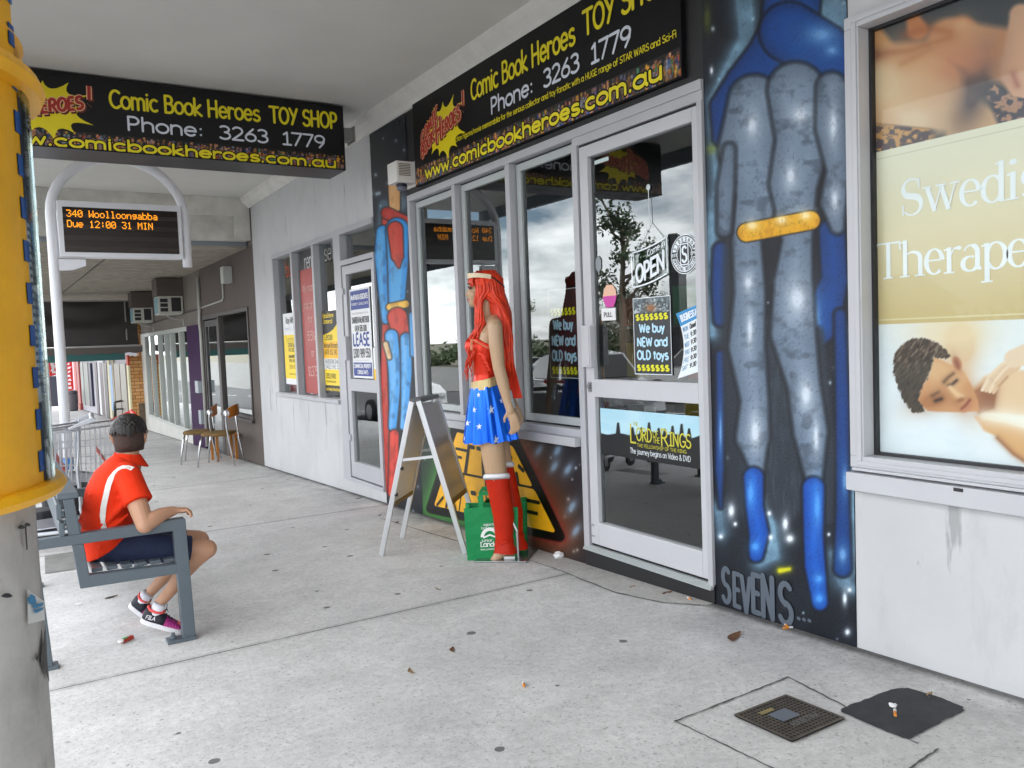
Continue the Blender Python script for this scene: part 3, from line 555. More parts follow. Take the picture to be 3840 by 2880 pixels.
# ================================================================ VACANT OFFICE (left) and MASSAGE SHOP (right)
office = thing('vacant_office', 'white rendered vacant office with lease posters in its windows', 'shop', (0, 9, 0))
mb = MB(); wallbox(mb, 10.232, 11.13, -.6, 3.45); wallbox(mb, 6.95, 10.232, 2.392, 3.45); wallbox(mb, 8.0, 10.232, -.6, .66); mb.box(0, .15, 6.95, 8.0, -.6, -.075)
mb.build('wall', white_wall, office)
mb = MB(); mb.box(-.02, 9, 6.95, 11.13, 3.45, 5.1); mb.build('upper_wall', cream_wall, office)
mb = MB(); mb.box(-.03, 9, 6.95, 11.13, 5.1, 5.2); mb.build('roof', mat('roof_sheet', ''), office)  # unseen slab over the office, added to keep the sun out
room(office, 6.98, 11.1, -.05, 2.75, 5, mat('office_wall', (.30, .31, .30), .8, var=.1, scale=1.5))
wf = MB(); wf.box(XF, .1, 6.955, 10.232, 2.34, 2.392); wf.box(XF, .1, 10.17, 10.232, .70, 2.34); wf.box(XF, .1, 9.385, 9.445, .70, 2.34); wf.box(XF, .1, 8.62, 8.68, .70, 2.34); wf.box(XF, .1, 7.80, 7.99, -.075, 2.34); wf.box(XF, .1, 7.99, 10.232, .66, .70)
win = wf.build('window', alu, office, bevel=.003)
s = MB(); s.box(-.045, -.0, 7.995, 10.28, .655, .692); s.build('sill', alu, win, bevel=.003)
for y0, y1 in ((9.445, 10.17), (8.68, 9.385), (7.99, 8.62)): pane(y0, y1, .70, 2.34, .05, win)
dr = MB(); dr.box(XF, .1, 6.955, 7.80, 2.035, 2.085); dr.box(XF, .1, 6.955, 6.985, -.075, 2.035); dr.box(-.03, .1, 6.955, 7.99, -.105, -.07); door2 = dr.build('door', alu, office, bevel=.003)
lf = MB(); lf.box(X0, X1, 6.99, 7.045, -.06, 2.025); lf.box(X0, X1, 7.70, 7.79, -.06, 2.025); lf.box(X0, X1, 7.045, 7.70, 1.94, 2.025); lf.box(X0, X1, 7.045, 7.70, .80, .92); lf.box(X0, X1, 7.045, 7.70, -.06, .095); lf.build('leaf', alu, door2, bevel=.003)
h = MB(); h.box(-.045, X0, 7.70, 7.77, 1.1, 1.34); h.box(-.03, X0, 7.745, 7.785, .3, .36); h.box(-.03, X0, 7.745, 7.785, 1.75, 1.81); h.build('handle', alu, door2, bevel=.004)
pane(7.045, 7.70, .92, 1.94, .016, door2); pane(7.045, 7.70, .095, .80, .016, door2); pane(6.985, 7.80, 2.085, 2.34, .05, door2)
massage = thing('massage_shop', 'white rendered shop wall with one wide poster window', 'shop', (0, 0, 0))
mb = MB(); wallbox(mb, -7, 2.075, 2.455, 3.45); wallbox(mb, -7, 2.075, -.3, .60); wallbox(mb, -7, -1.6, .60, 2.455); mb.build('wall', white_wall, massage)
mb = MB(); mb.box(-.02, 9, -7, 2.08, 3.45, 5.1); mb.build('upper_wall', cream_wall, massage)
mb = MB(); mb.box(-.03, 9, -7, 2.08, 5.1, 5.2); mb.build('roof', mat('roof_sheet', ''), massage)  # same unseen sun-blocking slab, added over this shop
room(massage, -6.9, 2.06, .0, 2.75)
wf = MB(); rect_frame(wf, -1.6, 2.073, .69, 2.454, .062, -.03, .10, wb=.047, wt=.047); rect_frame(wf, -1.59, 2.04, .70, 2.444, .022, -.036, -.03, wb=.018, wt=.018)
win = wf.build('window', mat('white_aluminium', ''), massage, bevel=.003)
s = MB(); s.box(-.058, 0.0, -1.6, 2.075, .60, .672); s.box(-.04, .0, -1.6, 2.06, .678, .69); s.box(-.012, 0.0, -1.6, 2.075, .588, .60); s.build('sill', mat('white_aluminium', ''), win, bevel=.003)
s = MB(); s.box(-.059, -.057, 1.60, 1.635, .655, .668); s.build('drain_slot', gasket, win)
k = MB(); rect_frame(k, -1.54, 2.012, .737, 2.408, .012, .035, .07); k.build('gasket', gasket, win)
pane(-1.53, 2.0, .745, 2.40, .045, win, glass_mat('poster_glass', 1.0, .30, .0))
# ================================================================ AWNING over the footpath
awn = thing('street_awning', 'wide flat awning with off white soffit over the footpath', 'awning', (-1.7, 3, 3.27))
soffit_m = mat('soffit_paint', (.63, .625, .585), .8, var=.10, scale=.6)
mb = MB(); mb.box(-3.5, -.0, -9, 11.3, 3.255, 3.40); mb.build('soffit', soffit_m, awn)
mb = MB(); mb.loft([[(-.001, y, 3.125), (-.02, y, 3.125), (-.045, y, 3.16), (-.10, y, 3.2), (-.115, y, 3.254), (-.001, y, 3.254)] for y in (-9, 11.2)]); mb.build('cornice', mat('cornice_paint', (.70, .69, .65), .8, var=.12, scale=5), awn)
mb = MB(); mb.box(-3.58, -3.5, -9, 11.3, 3.1, 3.62); mb.build('fascia', mat('awning_fascia', (.22, .25, .28), .6), awn)
mb = MB(); mb.box(-2.55, -.0, 11.2, 11.42, 3.01, 3.254); mb.box(-2.55, -.02, 11.28, 11.42, 2.70, 3.01); mb.box(-.2, .0, 11.2, 11.27, 2.70, 3.01); mb.build('end_beam', mat('stained_concrete', (.62, .61, .56), .8, var=.3, scale=2.5), awn)
mb = MB(); mb.box(-3.5, -.0, -9, 11.42, 3.40, 3.52); mb.build('roof', mat('roof_sheet', ''), awn)
# ================================================================ SIGNS
yel = mat('sign_yellow', 'e8d818', .4); wht = mat('sign_white', 'd8dde8', .4); sblk = mat('sign_black', (.008, .008, .009), .4, spec=.18); redm = mat('sign_red', 'a8281e', .4); darkred = mat('sign_dark_red', '5e120e', .45); palepink = mat('sign_outline', 'e8b48c', .45)
crowd_m = matattr('crowd_print', .4)
def crowd_strip(parent, o, r, u, W, H, seed):
    nu, nv = 420, 30; p = Paint(o, r, u, W, H, nu, nv); rr = np.random.default_rng(seed); p.C[:] = .045
    PAL = np.array([[.75, .35, .12], [.15, .35, .7], [.08, .5, .3], [.65, .2, .15], [.85, .6, .2], [.45, .3, .22], [.5, .5, .55], [.35, .3, .45], [.8, .55, .4], [.1, .2, .4], [.12, .12, .14], [.3, .2, .15]])
    n = int(W/.03); 
    for row in range(5):
        for i in range(n):
            x = (i+rr.uniform(0, 1))*W/n; top = H*(.98-.17*row-rr.uniform(0, .16)); w = W/n*rr.uniform(.28, .62)
            m = (np.abs(p.A-x) < w*(.65+.5*np.clip((top-p.B)/H, 0, 1))) & (p.B < top)
            c = PAL[rr.integers(len(PAL))]*rr.uniform(.45, 1.05); p.C[m] = c
            m2 = m & (p.B > top-H*.14) & (np.abs(p.A-x) < w*.5); p.C[m2] = PAL[[8, 5, 6, 4][rr.integers(4)]]*rr.uniform(.6, 1.05)
            if rr.random() < .5: m3 = m & (np.abs(p.B-(top-H*rr.uniform(.2, .5))) < H*.05); p.C[m3] = PAL[rr.integers(len(PAL))]*rr.uniform(.5, 1.1)
    p.C *= (.75+.5*rr.random(p.A.shape))[..., None]
    return p.build('crowd_print', crowd_m, parent)
def burst(F, a, b, rx, ry, mb, d=.0016, seed=1):
    r = random.Random(seed); n = 13; pts = []; tips = []
    for i in range(n):
        t = 2*PI*(i+.15)/n; k = r.uniform(.78, 1.12); tips.append((math.cos(t)*rx*k, math.sin(t)*ry*k))
    for i in range(n):
        p, q = tips[i], tips[(i+1) % n]; m = ((p[0]+q[0])/2*.44, (p[1]+q[1])/2*.44)
        for k in range(6):
            s = k/6; pts.append(((1-s)**2*p[0]+2*s*(1-s)*m[0]+s*s*q[0], (1-s)**2*p[1]+2*s*(1-s)*m[1]+s*s*q[1]))
    c = len(mb.v); mb.add([F(a, b, d)]+[F(a+x, b+y, d) for x, y in pts], [(0, i+1, (i+1) % len(pts)+1) for i in range(len(pts))])
def logo(F, a, b, s, parent):
    mb = MB(); burst(F, a, b, .36*s, .235*s, mb); mb.build('starburst', mat('sign_burst', 'e6d312', .4), parent)
    sh, ol, rd = MB(), MB(), MB()
    def word(t, x, y, h, w, rise, pen):
        f = lambda px, py: (px, py+rise*(px-x))
        text(sh, F, t, x+.012*s, y-.016*s, h, w, pen*1.5, .0026, warp=f, rnd=False); text(ol, F, t, x, y, h, w, pen*1.62, .0034, warp=f, rnd=False); text(rd, F, t, x, y, h, w, pen, .0046, warp=f, rnd=False)
    word('COMIC', a-.37*s, b-.04*s, .085*s, .30*s, .52, .24); word('BOOK', a-.38*s, b-.135*s, .085*s, .24*s, .42, .24)
    word('H', a-.12*s, b-.085*s, .17*s, .10*s, .30, .17); word('EROES', a-.01*s, b-.04*s, .092*s, .29*s, .22, .24); word('!', a+.30*s, b+.045*s, .15*s, .05*s, .2, .16)
    sh.build('logo_shadow', darkred, parent); ol.build('logo_outline', palepink, parent); rd.build('logo_lettering', redm, parent)
# --- fascia sign on the shop
fs = thing('fascia_sign', 'long black fascia sign with yellow shop lettering above the toy shop windows', 'sign', (0, 4.48, 2.49))
mb = MB(); mb.box(-.03, -.001, 2.968, 5.985, 2.49, 3.135); mb.build('board', sblk, fs)
F = Flat((-.031, 5.98, 2.495), (0, -1, 0), (0, 0, 1), (-1, 0, 0))
crowd_strip(fs, (-.0318, 5.978, 2.497), (0, -1, 0), (0, 0, 1), 3.005, .137, 5)
Y, W_, K = MB(), MB(), MB()
text(Y, F, 'Comic Book Heroes', .945, .423, .128, 1.225, .155, .003); text(Y, F, 'TOY SHOP', 2.245, .438, .128, .70, .165, .003)
text(W_, F, 'Phone:  3263  1779', 1.205, .266, .098, 1.45, .17, .003)
text(Y, F, 'Action Figures/movie memorabilia for the serious collector and toy fanatic with a HUGE range of STAR WARS and Sci-Fi', .67, .193, .034, 2.315, .14, .003)
text(K, F, 'www.comicbookheroes.com.au', .18, .028, .082, 2.70, .46, .0016); text(Y, F, 'www.comicbookheroes.com.au', .18, .028, .082, 2.70, .24, .003)
Y.build('yellow_lettering', yel, fs); W_.build('white_lettering', wht, fs); K.build('lettering_outline', sblk, fs)
logo(F, .505, .325, 1.0, fs)
# --- hanging sign under the awning
hs = thing('hanging_sign', 'black box sign hanging from the awning across the footpath', 'sign', (-1.74, 6.75, 2.71))
mb = MB(); mb.box(-3.11, -.377, 6.6, 6.99, 2.712, 3.238); mb.box(-3.11, -.377, 6.594, 6.6, 2.712, 2.722); mb.box(-3.11, -.377, 6.594, 6.6, 3.228, 3.238); mb.box(-.387, -.377, 6.594, 6.6, 2.722, 3.228); mb.box(-2.8, -2.75, 6.77, 6.82, 3.238, 3.255); mb.box(-.75, -.7, 6.77, 6.82, 3.238, 3.255)
mb.build('box', mat('sign_box', (.010, .0095, .011), .35, spec=.3), hs)
mb = MB(); mb.box(-.377, -.25, 6.72, 6.84, 3.0, 3.1); mb.box(-.25, -.235, 6.70, 6.86, 2.985, 3.115); mb.build('bracket', mat('bracket_steel', (.30, .30, .28), .5), hs)
F = Flat((-3.11, 6.599, 2.71), (1, 0, 0), (0, 0, 1), (0, -1, 0))
crowd_strip(hs, (-3.10, 6.5982, 2.724), (1, 0, 0), (0, 0, 1), 2.71, .115, 9)
Y, W_, K = MB(), MB(), MB()
text(Y, F, 'Comic Book Heroes', .965, .322, .122, 1.08, .15, .0035, warp=lambda x, y: (x, y+.012*(x-.96))); text(Y, F, 'TOY SHOP', 2.12, .336, .122, .56, .16, .0035, warp=lambda x, y: (x, y+.012*(x-2.1)))
text(W_, F, 'Phone:  3263  1779', 1.07, .172, .096, 1.50, .16, .0035)
text(K, F, 'www.comicbookheroes.com.au', .18, .018, .074, 2.475, .46, .0022); text(Y, F, 'www.comicbookheroes.com.au', .18, .018, .074, 2.475, .24, .0035)
Y.build('yellow_lettering', yel, hs); W_.build('white_lettering', wht, hs); K.build('lettering_outline', sblk, hs)
logo(F, .54, .272, .92, hs)
# --- bus departure board on an arched white pole
bp = thing('departure_board', 'white framed bus departure board hung inside an arched white pole', 'display', (-2.43, 9.0, gz(9)))
wpole = mat('white_pole', (.78, .79, .82), .4, var=.05, scale=2)
Bx = Vector((1, 0, 0)); Bo = Vector((-2.44, 9.0, 0)); Bn = Vector((0, -1, 0))
def bpt(a, z, d=0): return Bo+Bx*a+Vector((0, 0, z))+Bn*d
mb = MB(); arcp = [bpt(.605-.605*math.cos(t), 2.62+.56*math.sin(t)) for t in [PI*i/20 for i in range(21)]]
mb.tube([bpt(0, gz(9)), bpt(0, 1.2), bpt(0, 2.2)]+arcp+[bpt(1.21, 2.3), bpt(1.21, 2.12)], .047, 14); mb.build('pole', wpole, bp, smooth=True)
mb = MB()
def bbox(mb, a0, a1, z0, z1, d0, d1):
    mb.add([bpt(a, z, d) for a in (a0, a1) for z in (z0, z1) for d in (d0, d1)], [(0, 1, 3, 2), (4, 6, 7, 5), (0, 4, 5, 1), (2, 3, 7, 6), (0, 2, 6, 4), (1, 5, 7, 3)])
za, zb = 2.20, 2.735
bbox(mb, .05, 1.165, za, zb, -.09, .07); mb.build('case', mat('white_pole', ''), bp, bevel=.006)
mb = MB(); bbox(mb, .095, 1.125, za+.045, zb-.06, .07, .074); mb.build('screen', mat('led_screen', (.022, .016, .013), .25), bp)
mb = MB()
for i in range(4): bbox(mb, .096, 1.124, za+.06+i*.105, za+.10+i*.105, .074, .0745)
mb.build('screen_band', mat('led_band', (.035, .024, .02), .3), bp)
LED = {'0': '0E111315191106'.ljust(14, '0'), }
DOT = {'0': ['.###.', '#...#', '#..##', '#.#.#', '##..#', '#...#', '.###.'], '1': ['..#..', '.##..', '..#..', '..#..', '..#..', '..#..', '.###.'], '2': ['.###.', '#...#', '....#', '...#.', '..#..', '.#...', '#####'], '3': ['####.', '....#', '...#.', '..##.', '....#', '#...#', '.###.'], '4': ['...#.', '..##.', '.#.#.', '#..#.', '#####', '...#.', '...#.'], ':': ['.....', '..#..', '..#..', '.....', '..#..', '..#..', '.....'],
       'W': ['#...#', '#...#', '#...#', '#.#.#', '#.#.#', '##.##', '#...#'], 'o': ['.....', '.....', '.###.', '#...#', '#...#', '#...#', '.###.'], 'l': ['.##..', '..#..', '..#..', '..#..', '..#..', '..#..', '.###.'], 'n': ['.....', '.....', '#.##.', '##..#', '#...#', '#...#', '#...#'], 'g': ['.....', '.....', '.####', '#...#', '.####', '....#', '.###.'], 'a': ['.....', '.....', '.###.', '....#', '.####', '#...#', '.####'], 'b': ['#....', '#....', '####.', '#...#', '#...#', '#...#', '####.'],
       'D': ['####.', '#...#', '#...#', '#...#', '#...#', '#...#', '####.'], 'u': ['.....', '.....', '#...#', '#...#', '#...#', '#..##', '.##.#'], 'e': ['.....', '.....', '.###.', '#...#', '#####', '#....', '.###.'], 'M': ['#...#', '##.##', '#.#.#', '#.#.#', '#...#', '#...#', '#...#'], 'I': ['.###.', '..#..', '..#..', '..#..', '..#..', '..#..', '.###.'], 'N': ['#...#', '##..#', '#.#.#', '#.#.#', '#..##', '#...#', '#...#'], ' ': ['.....']*7}
mb = MB()
for row, s_ in enumerate(('340 Woolloongabba', 'Due 12:00 31 MIN')):
    for i, ch in enumerate(s_):
        for j in range(7):
            for k in range(5):
                if DOT[ch][j][k] == '#':
                    a = .128+i*.0478+k*.0085; z = zb-.088-row*.098-j*.0098
                    mb.add([bpt(a, z, .0755), bpt(a+.0074, z, .0755), bpt(a+.0074, z-.0084, .0755), bpt(a, z-.0084, .0755)], [(0, 1, 2, 3)])
mb.build('lettering', mat('led_orange', 'ff9a18', .5, emit=.75), bp)
mb = MB(); mb.prism([bpt(.02, 2.18, .03), bpt(.27, 2.18, .03), bpt(.27, 2.12, .03), bpt(.16, 2.08, .03), bpt(.02, 2.07, .03)], Bn*-.06); mb.build('bracket', mat('white_pole', ''), bp)
mb = MB(); mb.tube([bpt(0, .15, 0), bpt(0, .27, 0)], .0505, 14); mb.build('blue_band', mat('blue_tape', '3b79b8', .5), bp, smooth=True)
# --- timetable post: power pole with a yellow bus timetable case strapped round it
PC = Vector((-3.066, .93, 0))
pp = thing('power_pole', 'stained grey timber power pole close to the kerb at far left', 'pole', (PC.x, PC.y, gz(.93)))
polem = mat('weathered_pole', (.60, .585, .57), .7, var=.45, scale=3.6, bump=.3, bscale=24); scuff(polem, .35, 7, .56, .62, (1, 1, .35)); scuff(polem, .6, 24, .66, .70, (1, 1, .7))
mb = MB(); mb.lathe([(.186, gz(.9)-.1), (.1845, .6), (.182, 1.4), (.178, 3.0), (.172, 6)], (PC.x, PC.y, 0), 40); mb.build('shaft', polem, pp, smooth=True)
def polept(hd, z, dr=.0015):                                   # a point on the pole's skin, by compass bearing from the pole's centre
    rr = .1855+dr; return Vector((PC.x+rr*math.sin(hd), PC.y-rr*math.cos(hd), z))
def ppx(px, py, dr=.0015):                                      # where a sight line meets the pole's skin
    d = ray(px, py); r = .1845+dr; ox, oy = CAM[0]-PC.x, CAM[1]-PC.y; A = d[0]**2+d[1]**2; B = ox*d[0]+oy*d[1]; C = ox*ox+oy*oy-r*r; q = max(B*B-A*C, 0); t = (-B-q**.5)/A; return Vector(CAM+d*t)
def pmark(pxs, m, name, dr=.0015): k = MB(); k.poly([ppx(x, y, dr) for x, y in pxs]); return k.build(name, m, pp)
tar = mat('tar_mark', (.03, .028, .03), .5)
def pell(cx, cy, rx, ry): return [(cx+rx*math.cos(t)*(1+.2*math.sin(3*t)), cy+ry*math.sin(t)) for t in [2*PI*k/12 for k in range(12)]]
pmark(pell(80, 1976, 13, 8), tar, 'paint_mark'); pmark(pell(103, 1967, 12, 7), tar, 'paint_mark'); pmark([(92, 1970), (99, 1970), (104, 2060), (99, 2064)], tar, 'paint_mark'); pmark(pell(26, 2233, 20, 9), tar, 'paint_mark')
pmark([(170, 2340), (178, 2480), (186, 2560), (168, 2520), (152, 2480), (160, 2420)], tar, 'paint_mark'); pmark([(132, 2470), (150, 2440), (152, 2452), (140, 2480)], tar, 'paint_mark')
pmark([(103, 2210), (166, 2255), (168, 2325), (104, 2340)], mat('white_paper', (.75, .75, .74), .6), 'paper_scrap', .002)
stb = mat('sticker_blue', '2f86b4', .45); pmark([(103, 2245), (118, 2228), (132, 2236), (138, 2262), (120, 2268), (108, 2262)], stb, 'torn_sticker', .003); pmark([(118, 2270), (150, 2262), (166, 2258), (160, 2272), (128, 2284)], stb, 'torn_sticker', .003); pmark([(124, 2290), (165, 2276), (160, 2288), (134, 2300)], stb, 'torn_sticker', .003)
tt = thing('timetable_case', 'yellow curved bus timetable case wrapped round the power pole', 'timetable', (PC.x, PC.y, 1.1))
ytt = mat('bus_yellow', 'f0b006', .42, var=.22, scale=9); scuff(ytt, .55, 16, .69, .72, (1, 1, .6))
def ringz(z, r0, r1, h, mb, n=60): mb.loft([[(PC.x+r*math.cos(2*PI*k/n), PC.y+r*math.sin(2*PI*k/n), z+dz) for k in range(n)] for r, dz in ((r0, 0), (r1, 0), (r1+.004, h*.5), (r1, h), (r0, h), (r0, 0))], cap=False)
ZT, ZB = 1.502, 1.142
for a_ in ((ZT, .184, .212, .018), (ZB-.012, .184, .208, .013), (ZT+.045, .184, .196, .01)): mb = MB(); ringz(*a_, mb); mb.build('ring', ytt, tt, smooth=False)
def cyl(mb, r, h0, h1, z0, z1, n=16, t=.004): mb.loft([[(PC.x+rr*math.sin(h0+(h1-h0)*k/n), PC.y-rr*math.cos(h0+(h1-h0)*k/n), z) for k in range(n+1)] for rr, z in ((r, z0), (r+t, z0), (r+t, z1), (r, z1), (r, z0))], cap=False, closed=False)
mb = MB(); cyl(mb, .189, .72, 1.29, ZB, 2.4, t=.009); mb.build('post_strip', ytt, tt)
mb = MB()
for k in range(24): cyl(mb, .1985, 1.225, 1.292, ZB+.012+k*.0385, ZB+.031+k*.0385, 4, .0008)
mb.build('blue_check', mat('check_blue', '0c4a94', .4), tt)
mb = MB(); cyl(mb, .1945, 1.285, 2.0, ZB+.002, ZT-.05, 20, .003); mb.build('timetable_sheet', matattr('x', .5) if False else mat('timetable_paper', (.62, .65, .72), .5, var=.15, scale=40), tt)
for q0, q1 in ((ZB+.002, ZB+.075), (ZT-.115, ZT-.005)): mb = MB(); cyl(mb, .1978, 1.292, 2.0, q0, q1, 20, .0006); mb.build('header_band', mat('timetable_navy', (.05, .055, .10), .4), tt)
mb = MB(); r_ = random.Random(4)
for i in range(26):
    z = ZB+.09+i*.0072; x = 1.31
    while x < 1.86:
        w = r_.uniform(.02, .06); cyl(mb, .1978, x, min(1.88, x+w), z, z+.0032, 2, .0006); x += w+r_.uniform(.015, .05)
mb.build('timetable_print', mat('print_ink', (.16, .18, .28), .6), tt)
mb = MB(); cyl(mb, .2005, 1.292, 2.1, ZB+.002, ZT, 24, .0015); mb.build('clear_cover', glass_mat('perspex', .96, .8, .02), tt)
mb = MB(); cyl(mb, .1865, .2, .6, ZB-.1, 2.4, 12, .003); mb.build('back_sheet', mat('pale_plastic', (.6, .6, .62), .5), tt)
# --- white siren box on the fascia
sb = thing('siren_box', 'white louvred alarm siren box with a dark strobe below on black fascia', 'alarm', (-.1, 6.08, 2.52))
S0 = WX(1516, 690, -.24); mb = MB(); mb.box(-.19, -.006, 5.99, 6.17, 2.525, 2.69); mb.build('case', mat('white_plastic', (.74, .73, .70), .45), sb, bevel=.008)
mb = MB(); mb.box(-.012, -.003, 5.965, 6.19, 2.505, 2.705); mb.build('back_flange', mat('white_plastic', ''), sb, bevel=.003)
mb = MB()
for i in range(8): mb.box(-.17, -.07, 5.986, 5.992, 2.575+i*.0125, 2.581+i*.0125)
mb.build('louvre', mat('louvre_brown', (.20, .16, .12), .6), sb)
mb = MB(); mb.lathe([(.036, 0), (.038, .012), (.038, .03)], (-.11, 6.08, 2.475), 18); mb.build('strobe_ring', mat('strobe_grey', (.16, .17, .22), .35), sb, smooth=True)
mb = MB(); mb.lathe([(.036, 0), (.044, .003), (.044, .02)], (-.11, 6.08, 2.503), 18); mb.build('strobe_lens', mat('strobe_dark', (.015, .015, .025), .2), sb, smooth=True)
# ================================================================ POSTERS AND NOTICES ON THE GLASS
def board(name, label, cat, y0, y1, z0, z1, x, m, group=None, t=.004):
    o = thing(name, label, cat, (x, (y0+y1)/2, z0), group=group); mb = MB(); mb.box(x, x+t, y0, y1, z0, z1); mb.build('sheet', m, o)
    return o, Flat((x-.0006, y1, z0), (0, -1, 0), (0, 0, 1), (-1, 0, 0)), y1-y0, z1-z0
def label_on(F, parent, items, m, name='lettering', d=.0012):
    mb = MB()
    for t, a, b, h, w, pen, al in items: text(mb, F, t, a, b, h, w, pen, d, align=al, rnd=pen < .2)
    return mb.build(name, m, parent)
def patch(F, parent, name, m, rects, d=.0004):
    mb = MB()
    for a0, a1, b0, b1 in rects: mb.poly([F(a0, b0, d), F(a1, b0, d), F(a1, b1, d), F(a0, b1, d)])
    return mb.build(name, m, parent)
ink = mat('black_ink', (.02, .02, .025), .5); navy = mat('navy_ink', '16338a', .45); pyel = mat('poster_yellow', 'f5d41a', .45); dyel = mat('poster_deep_yellow', 'f3b90e', .45); pw = mat('poster_white', (.78, .79, .80), .45); pred = mat('poster_red', 'a8362f', .4, var=.1, scale=3); greytxt = mat('grey_ink', (.38, .38, .38), .5); orangered = mat('orange_ink', 'd2502c', .5); pink = mat('pink_ink', 'e2b6ac', .5)
G1 = 'lease posters in the vacant office'
o, F, w, h = board('lease_poster', 'white and yellow lease poster in the left pane under the word buy', 'poster', 9.50, 10.06, .80, 1.66, .040, pw, G1)
patch(F, o, 'yellow_panel', pyel, [(.0, w, .07, .60)])
label_on(F, o, [('Ray White', .12, .74, .07, .42, .16, 'l'), ('STEVE BLACK', .16, .455, .042, .36, .2, 'l'), ('0431 382 114', .17, .40, .038, .33, .16, 'l'), ('JUNA MARETTELLA', .16, .32, .036, .37, .2, 'l'), ('0455 360 321', .18, .27, .036, .33, .16, 'l')], ink)
label_on(F, o, [('Lease', .10, .51, .075, .30, .07, 'l'), ('3888 8000', .16, .19, .05, .36, .1, 'l'), ('Ray White Commercial', .16, .115, .026, .36, .1, 'l')], mat('olive_ink', '9a8a1c', .5), 'fine_print'); label_on(F, o, [('Commercial', .05, .66, .035, .24, .1, 'l')], mat('pale_ink', 'b9bccb', .5), 'small_print')
o, F, w, h = board('rent_banner', 'tall red property banner filling the middle pane under rent', 'poster', 8.70, 9.29, .72, 2.12, .040, pred)
label_on(F, o, [('We manag', .06, 1.15, .085, .50, .09, 'l'), ('your prope', .06, .96, .085, .52, .09, 'l'), ('for', .22, .80, .085, .15, .09, 'l'), ('5.5%', .17, .60, .10, .27, .09, 'l'), ('or', .26, .42, .085, .11, .09, 'l'), ('$1375 p', .12, .20, .105, .46, .085, 'l')], pink)
o, F, w, h = board('lease_poster', 'yellow and black lease poster in the right pane under sell', 'poster', 8.06, 8.60, .74, 1.62, .040, pyel, G1)
mb = MB(); mb.poly([F(a, b, .0004) for a, b in [(0, h), (w, h), (w, h-.07), (w*.85, h-.14), (w*.6, h-.2), (w*.3, h-.235), (0, h-.25)]]); mb.poly([F(a, b, .0004) for a, b in [(0, 0), (w, 0), (w, .09), (0, .09)]]); mb.build('black_panel', ink, o)
patch(F, o, 'orange_panel', dyel, [(0, w, .38, .555)]); patch(F, o, 'white_panel', pw, [(0, w, .26, .375)])
label_on(F, o, [('Lease', .04, .575, .075, .26, .1, 'l'), ('Michael Richardson', .02, .49, .05, .50, .12, 'l'), ('0478 352 341', .03, .42, .05, .38, .12, 'l'), ('HUDSON DALE', .04, .325, .04, .46, .16, 'l'), ('0423 591 529', .04, .27, .04, .48, .13, 'l'), ('3352 8900', .04, .165, .05, .30, .12, 'l'), ('rhcommercial.com', .04, .12, .025, .3, .12, 'l')], ink)
label_on(F, o, [('Raine&Horne', .02, h-.07, .045, .34, .16, 'l'), ('Commercial', .02, h-.13, .045, .30, .16, 'l'), ('Local Knowledge & National Strength', .02, .035, .03, .44, .14, 'l')], pyel, 'yellow_lettering')
for t, y1, z, m_ in (('buy', 9.86, 2.10, orangered), ('rent', 9.13, 2.125, pw), ('sell', 8.46, 2.15, greytxt)):
    mb = MB(); F = Flat((.046, y1, z), (0, -1, 0), (0, 0, 1), (-1, 0, 0)); text(mb, F, t, 0, 0, .175 if t != 'sell' else .17, .33 if t != 'buy' else .30, .07, 0, rnd=False)
    tag(mb.build('window_lettering', m_), {'buy': 'thin red word buy at the top of the left office pane', 'rent': 'thin white word rent at the top of the middle office pane', 'sell': 'thin grey word sell at the top of the right office pane'}[t], 'lettering', 'words on the office windows')
mb = MB(); mb.box(.0465, .0475, 8.70, 9.29, 2.12, 2.338); tag(mb.build('window_film', mat('black_film', (.02, .02, .022), .3)), 'black film behind the word rent above the red banner', 'window film', 'dark films at the top of the panes')
o, F, w, h = board('lease_poster', 'white and blue lease poster hung inside the office door', 'poster', 7.15, 7.66, .93, 1.79, .006, pw, G1)
patch(F, o, 'blue_panel', navy, [(.02, w-.02, .66, .84), (.02, w-.02, .02, .15)])
label_on(F, o, [('McARTHUR & ASSOCIATES', .04, .755, .045, .43, .2, 'l'), ('PROPERTY  CONSULTANTS', .04, .70, .022, .43, .16, 'l'), ('COMMERCIAL PROPERTY', w/2, .098, .036, .43, .2, 'c'), ('CONSULTANTS', w/2, .04, .036, .27, .2, 'c')], pw, 'white_lettering')
label_on(F, o, [('DARREN McARTHUR', w/2, .53, .055, .44, .15, 'c'), ('0434 585 008', w/2, .45, .055, .30, .14, 'c'), ('1300 989 550', w/2, .20, .08, .44, .13, 'c')], ink)
label_on(F, o, [('LEASE', w/2, .315, .115, .43, .2, 'c')], navy, 'blue_lettering'); label_on(F, o, [('www.mcarthurrealestate.com.au', .04, .615, .02, .42, .12, 'l'), ('commercial@mcarthur'.replace('@', '.'), .04, .165, .014, .4, .12, 'l')], greytxt, 'fine_print')
o, F, w, h = board('small_notice', 'small yellow and white notice on the office door beside the pier', 'notice', 7.06, 7.13, .90, 1.22, .006, pw); patch(F, o, 'yellow_panel', dyel, [(0, w, 0, .12)])
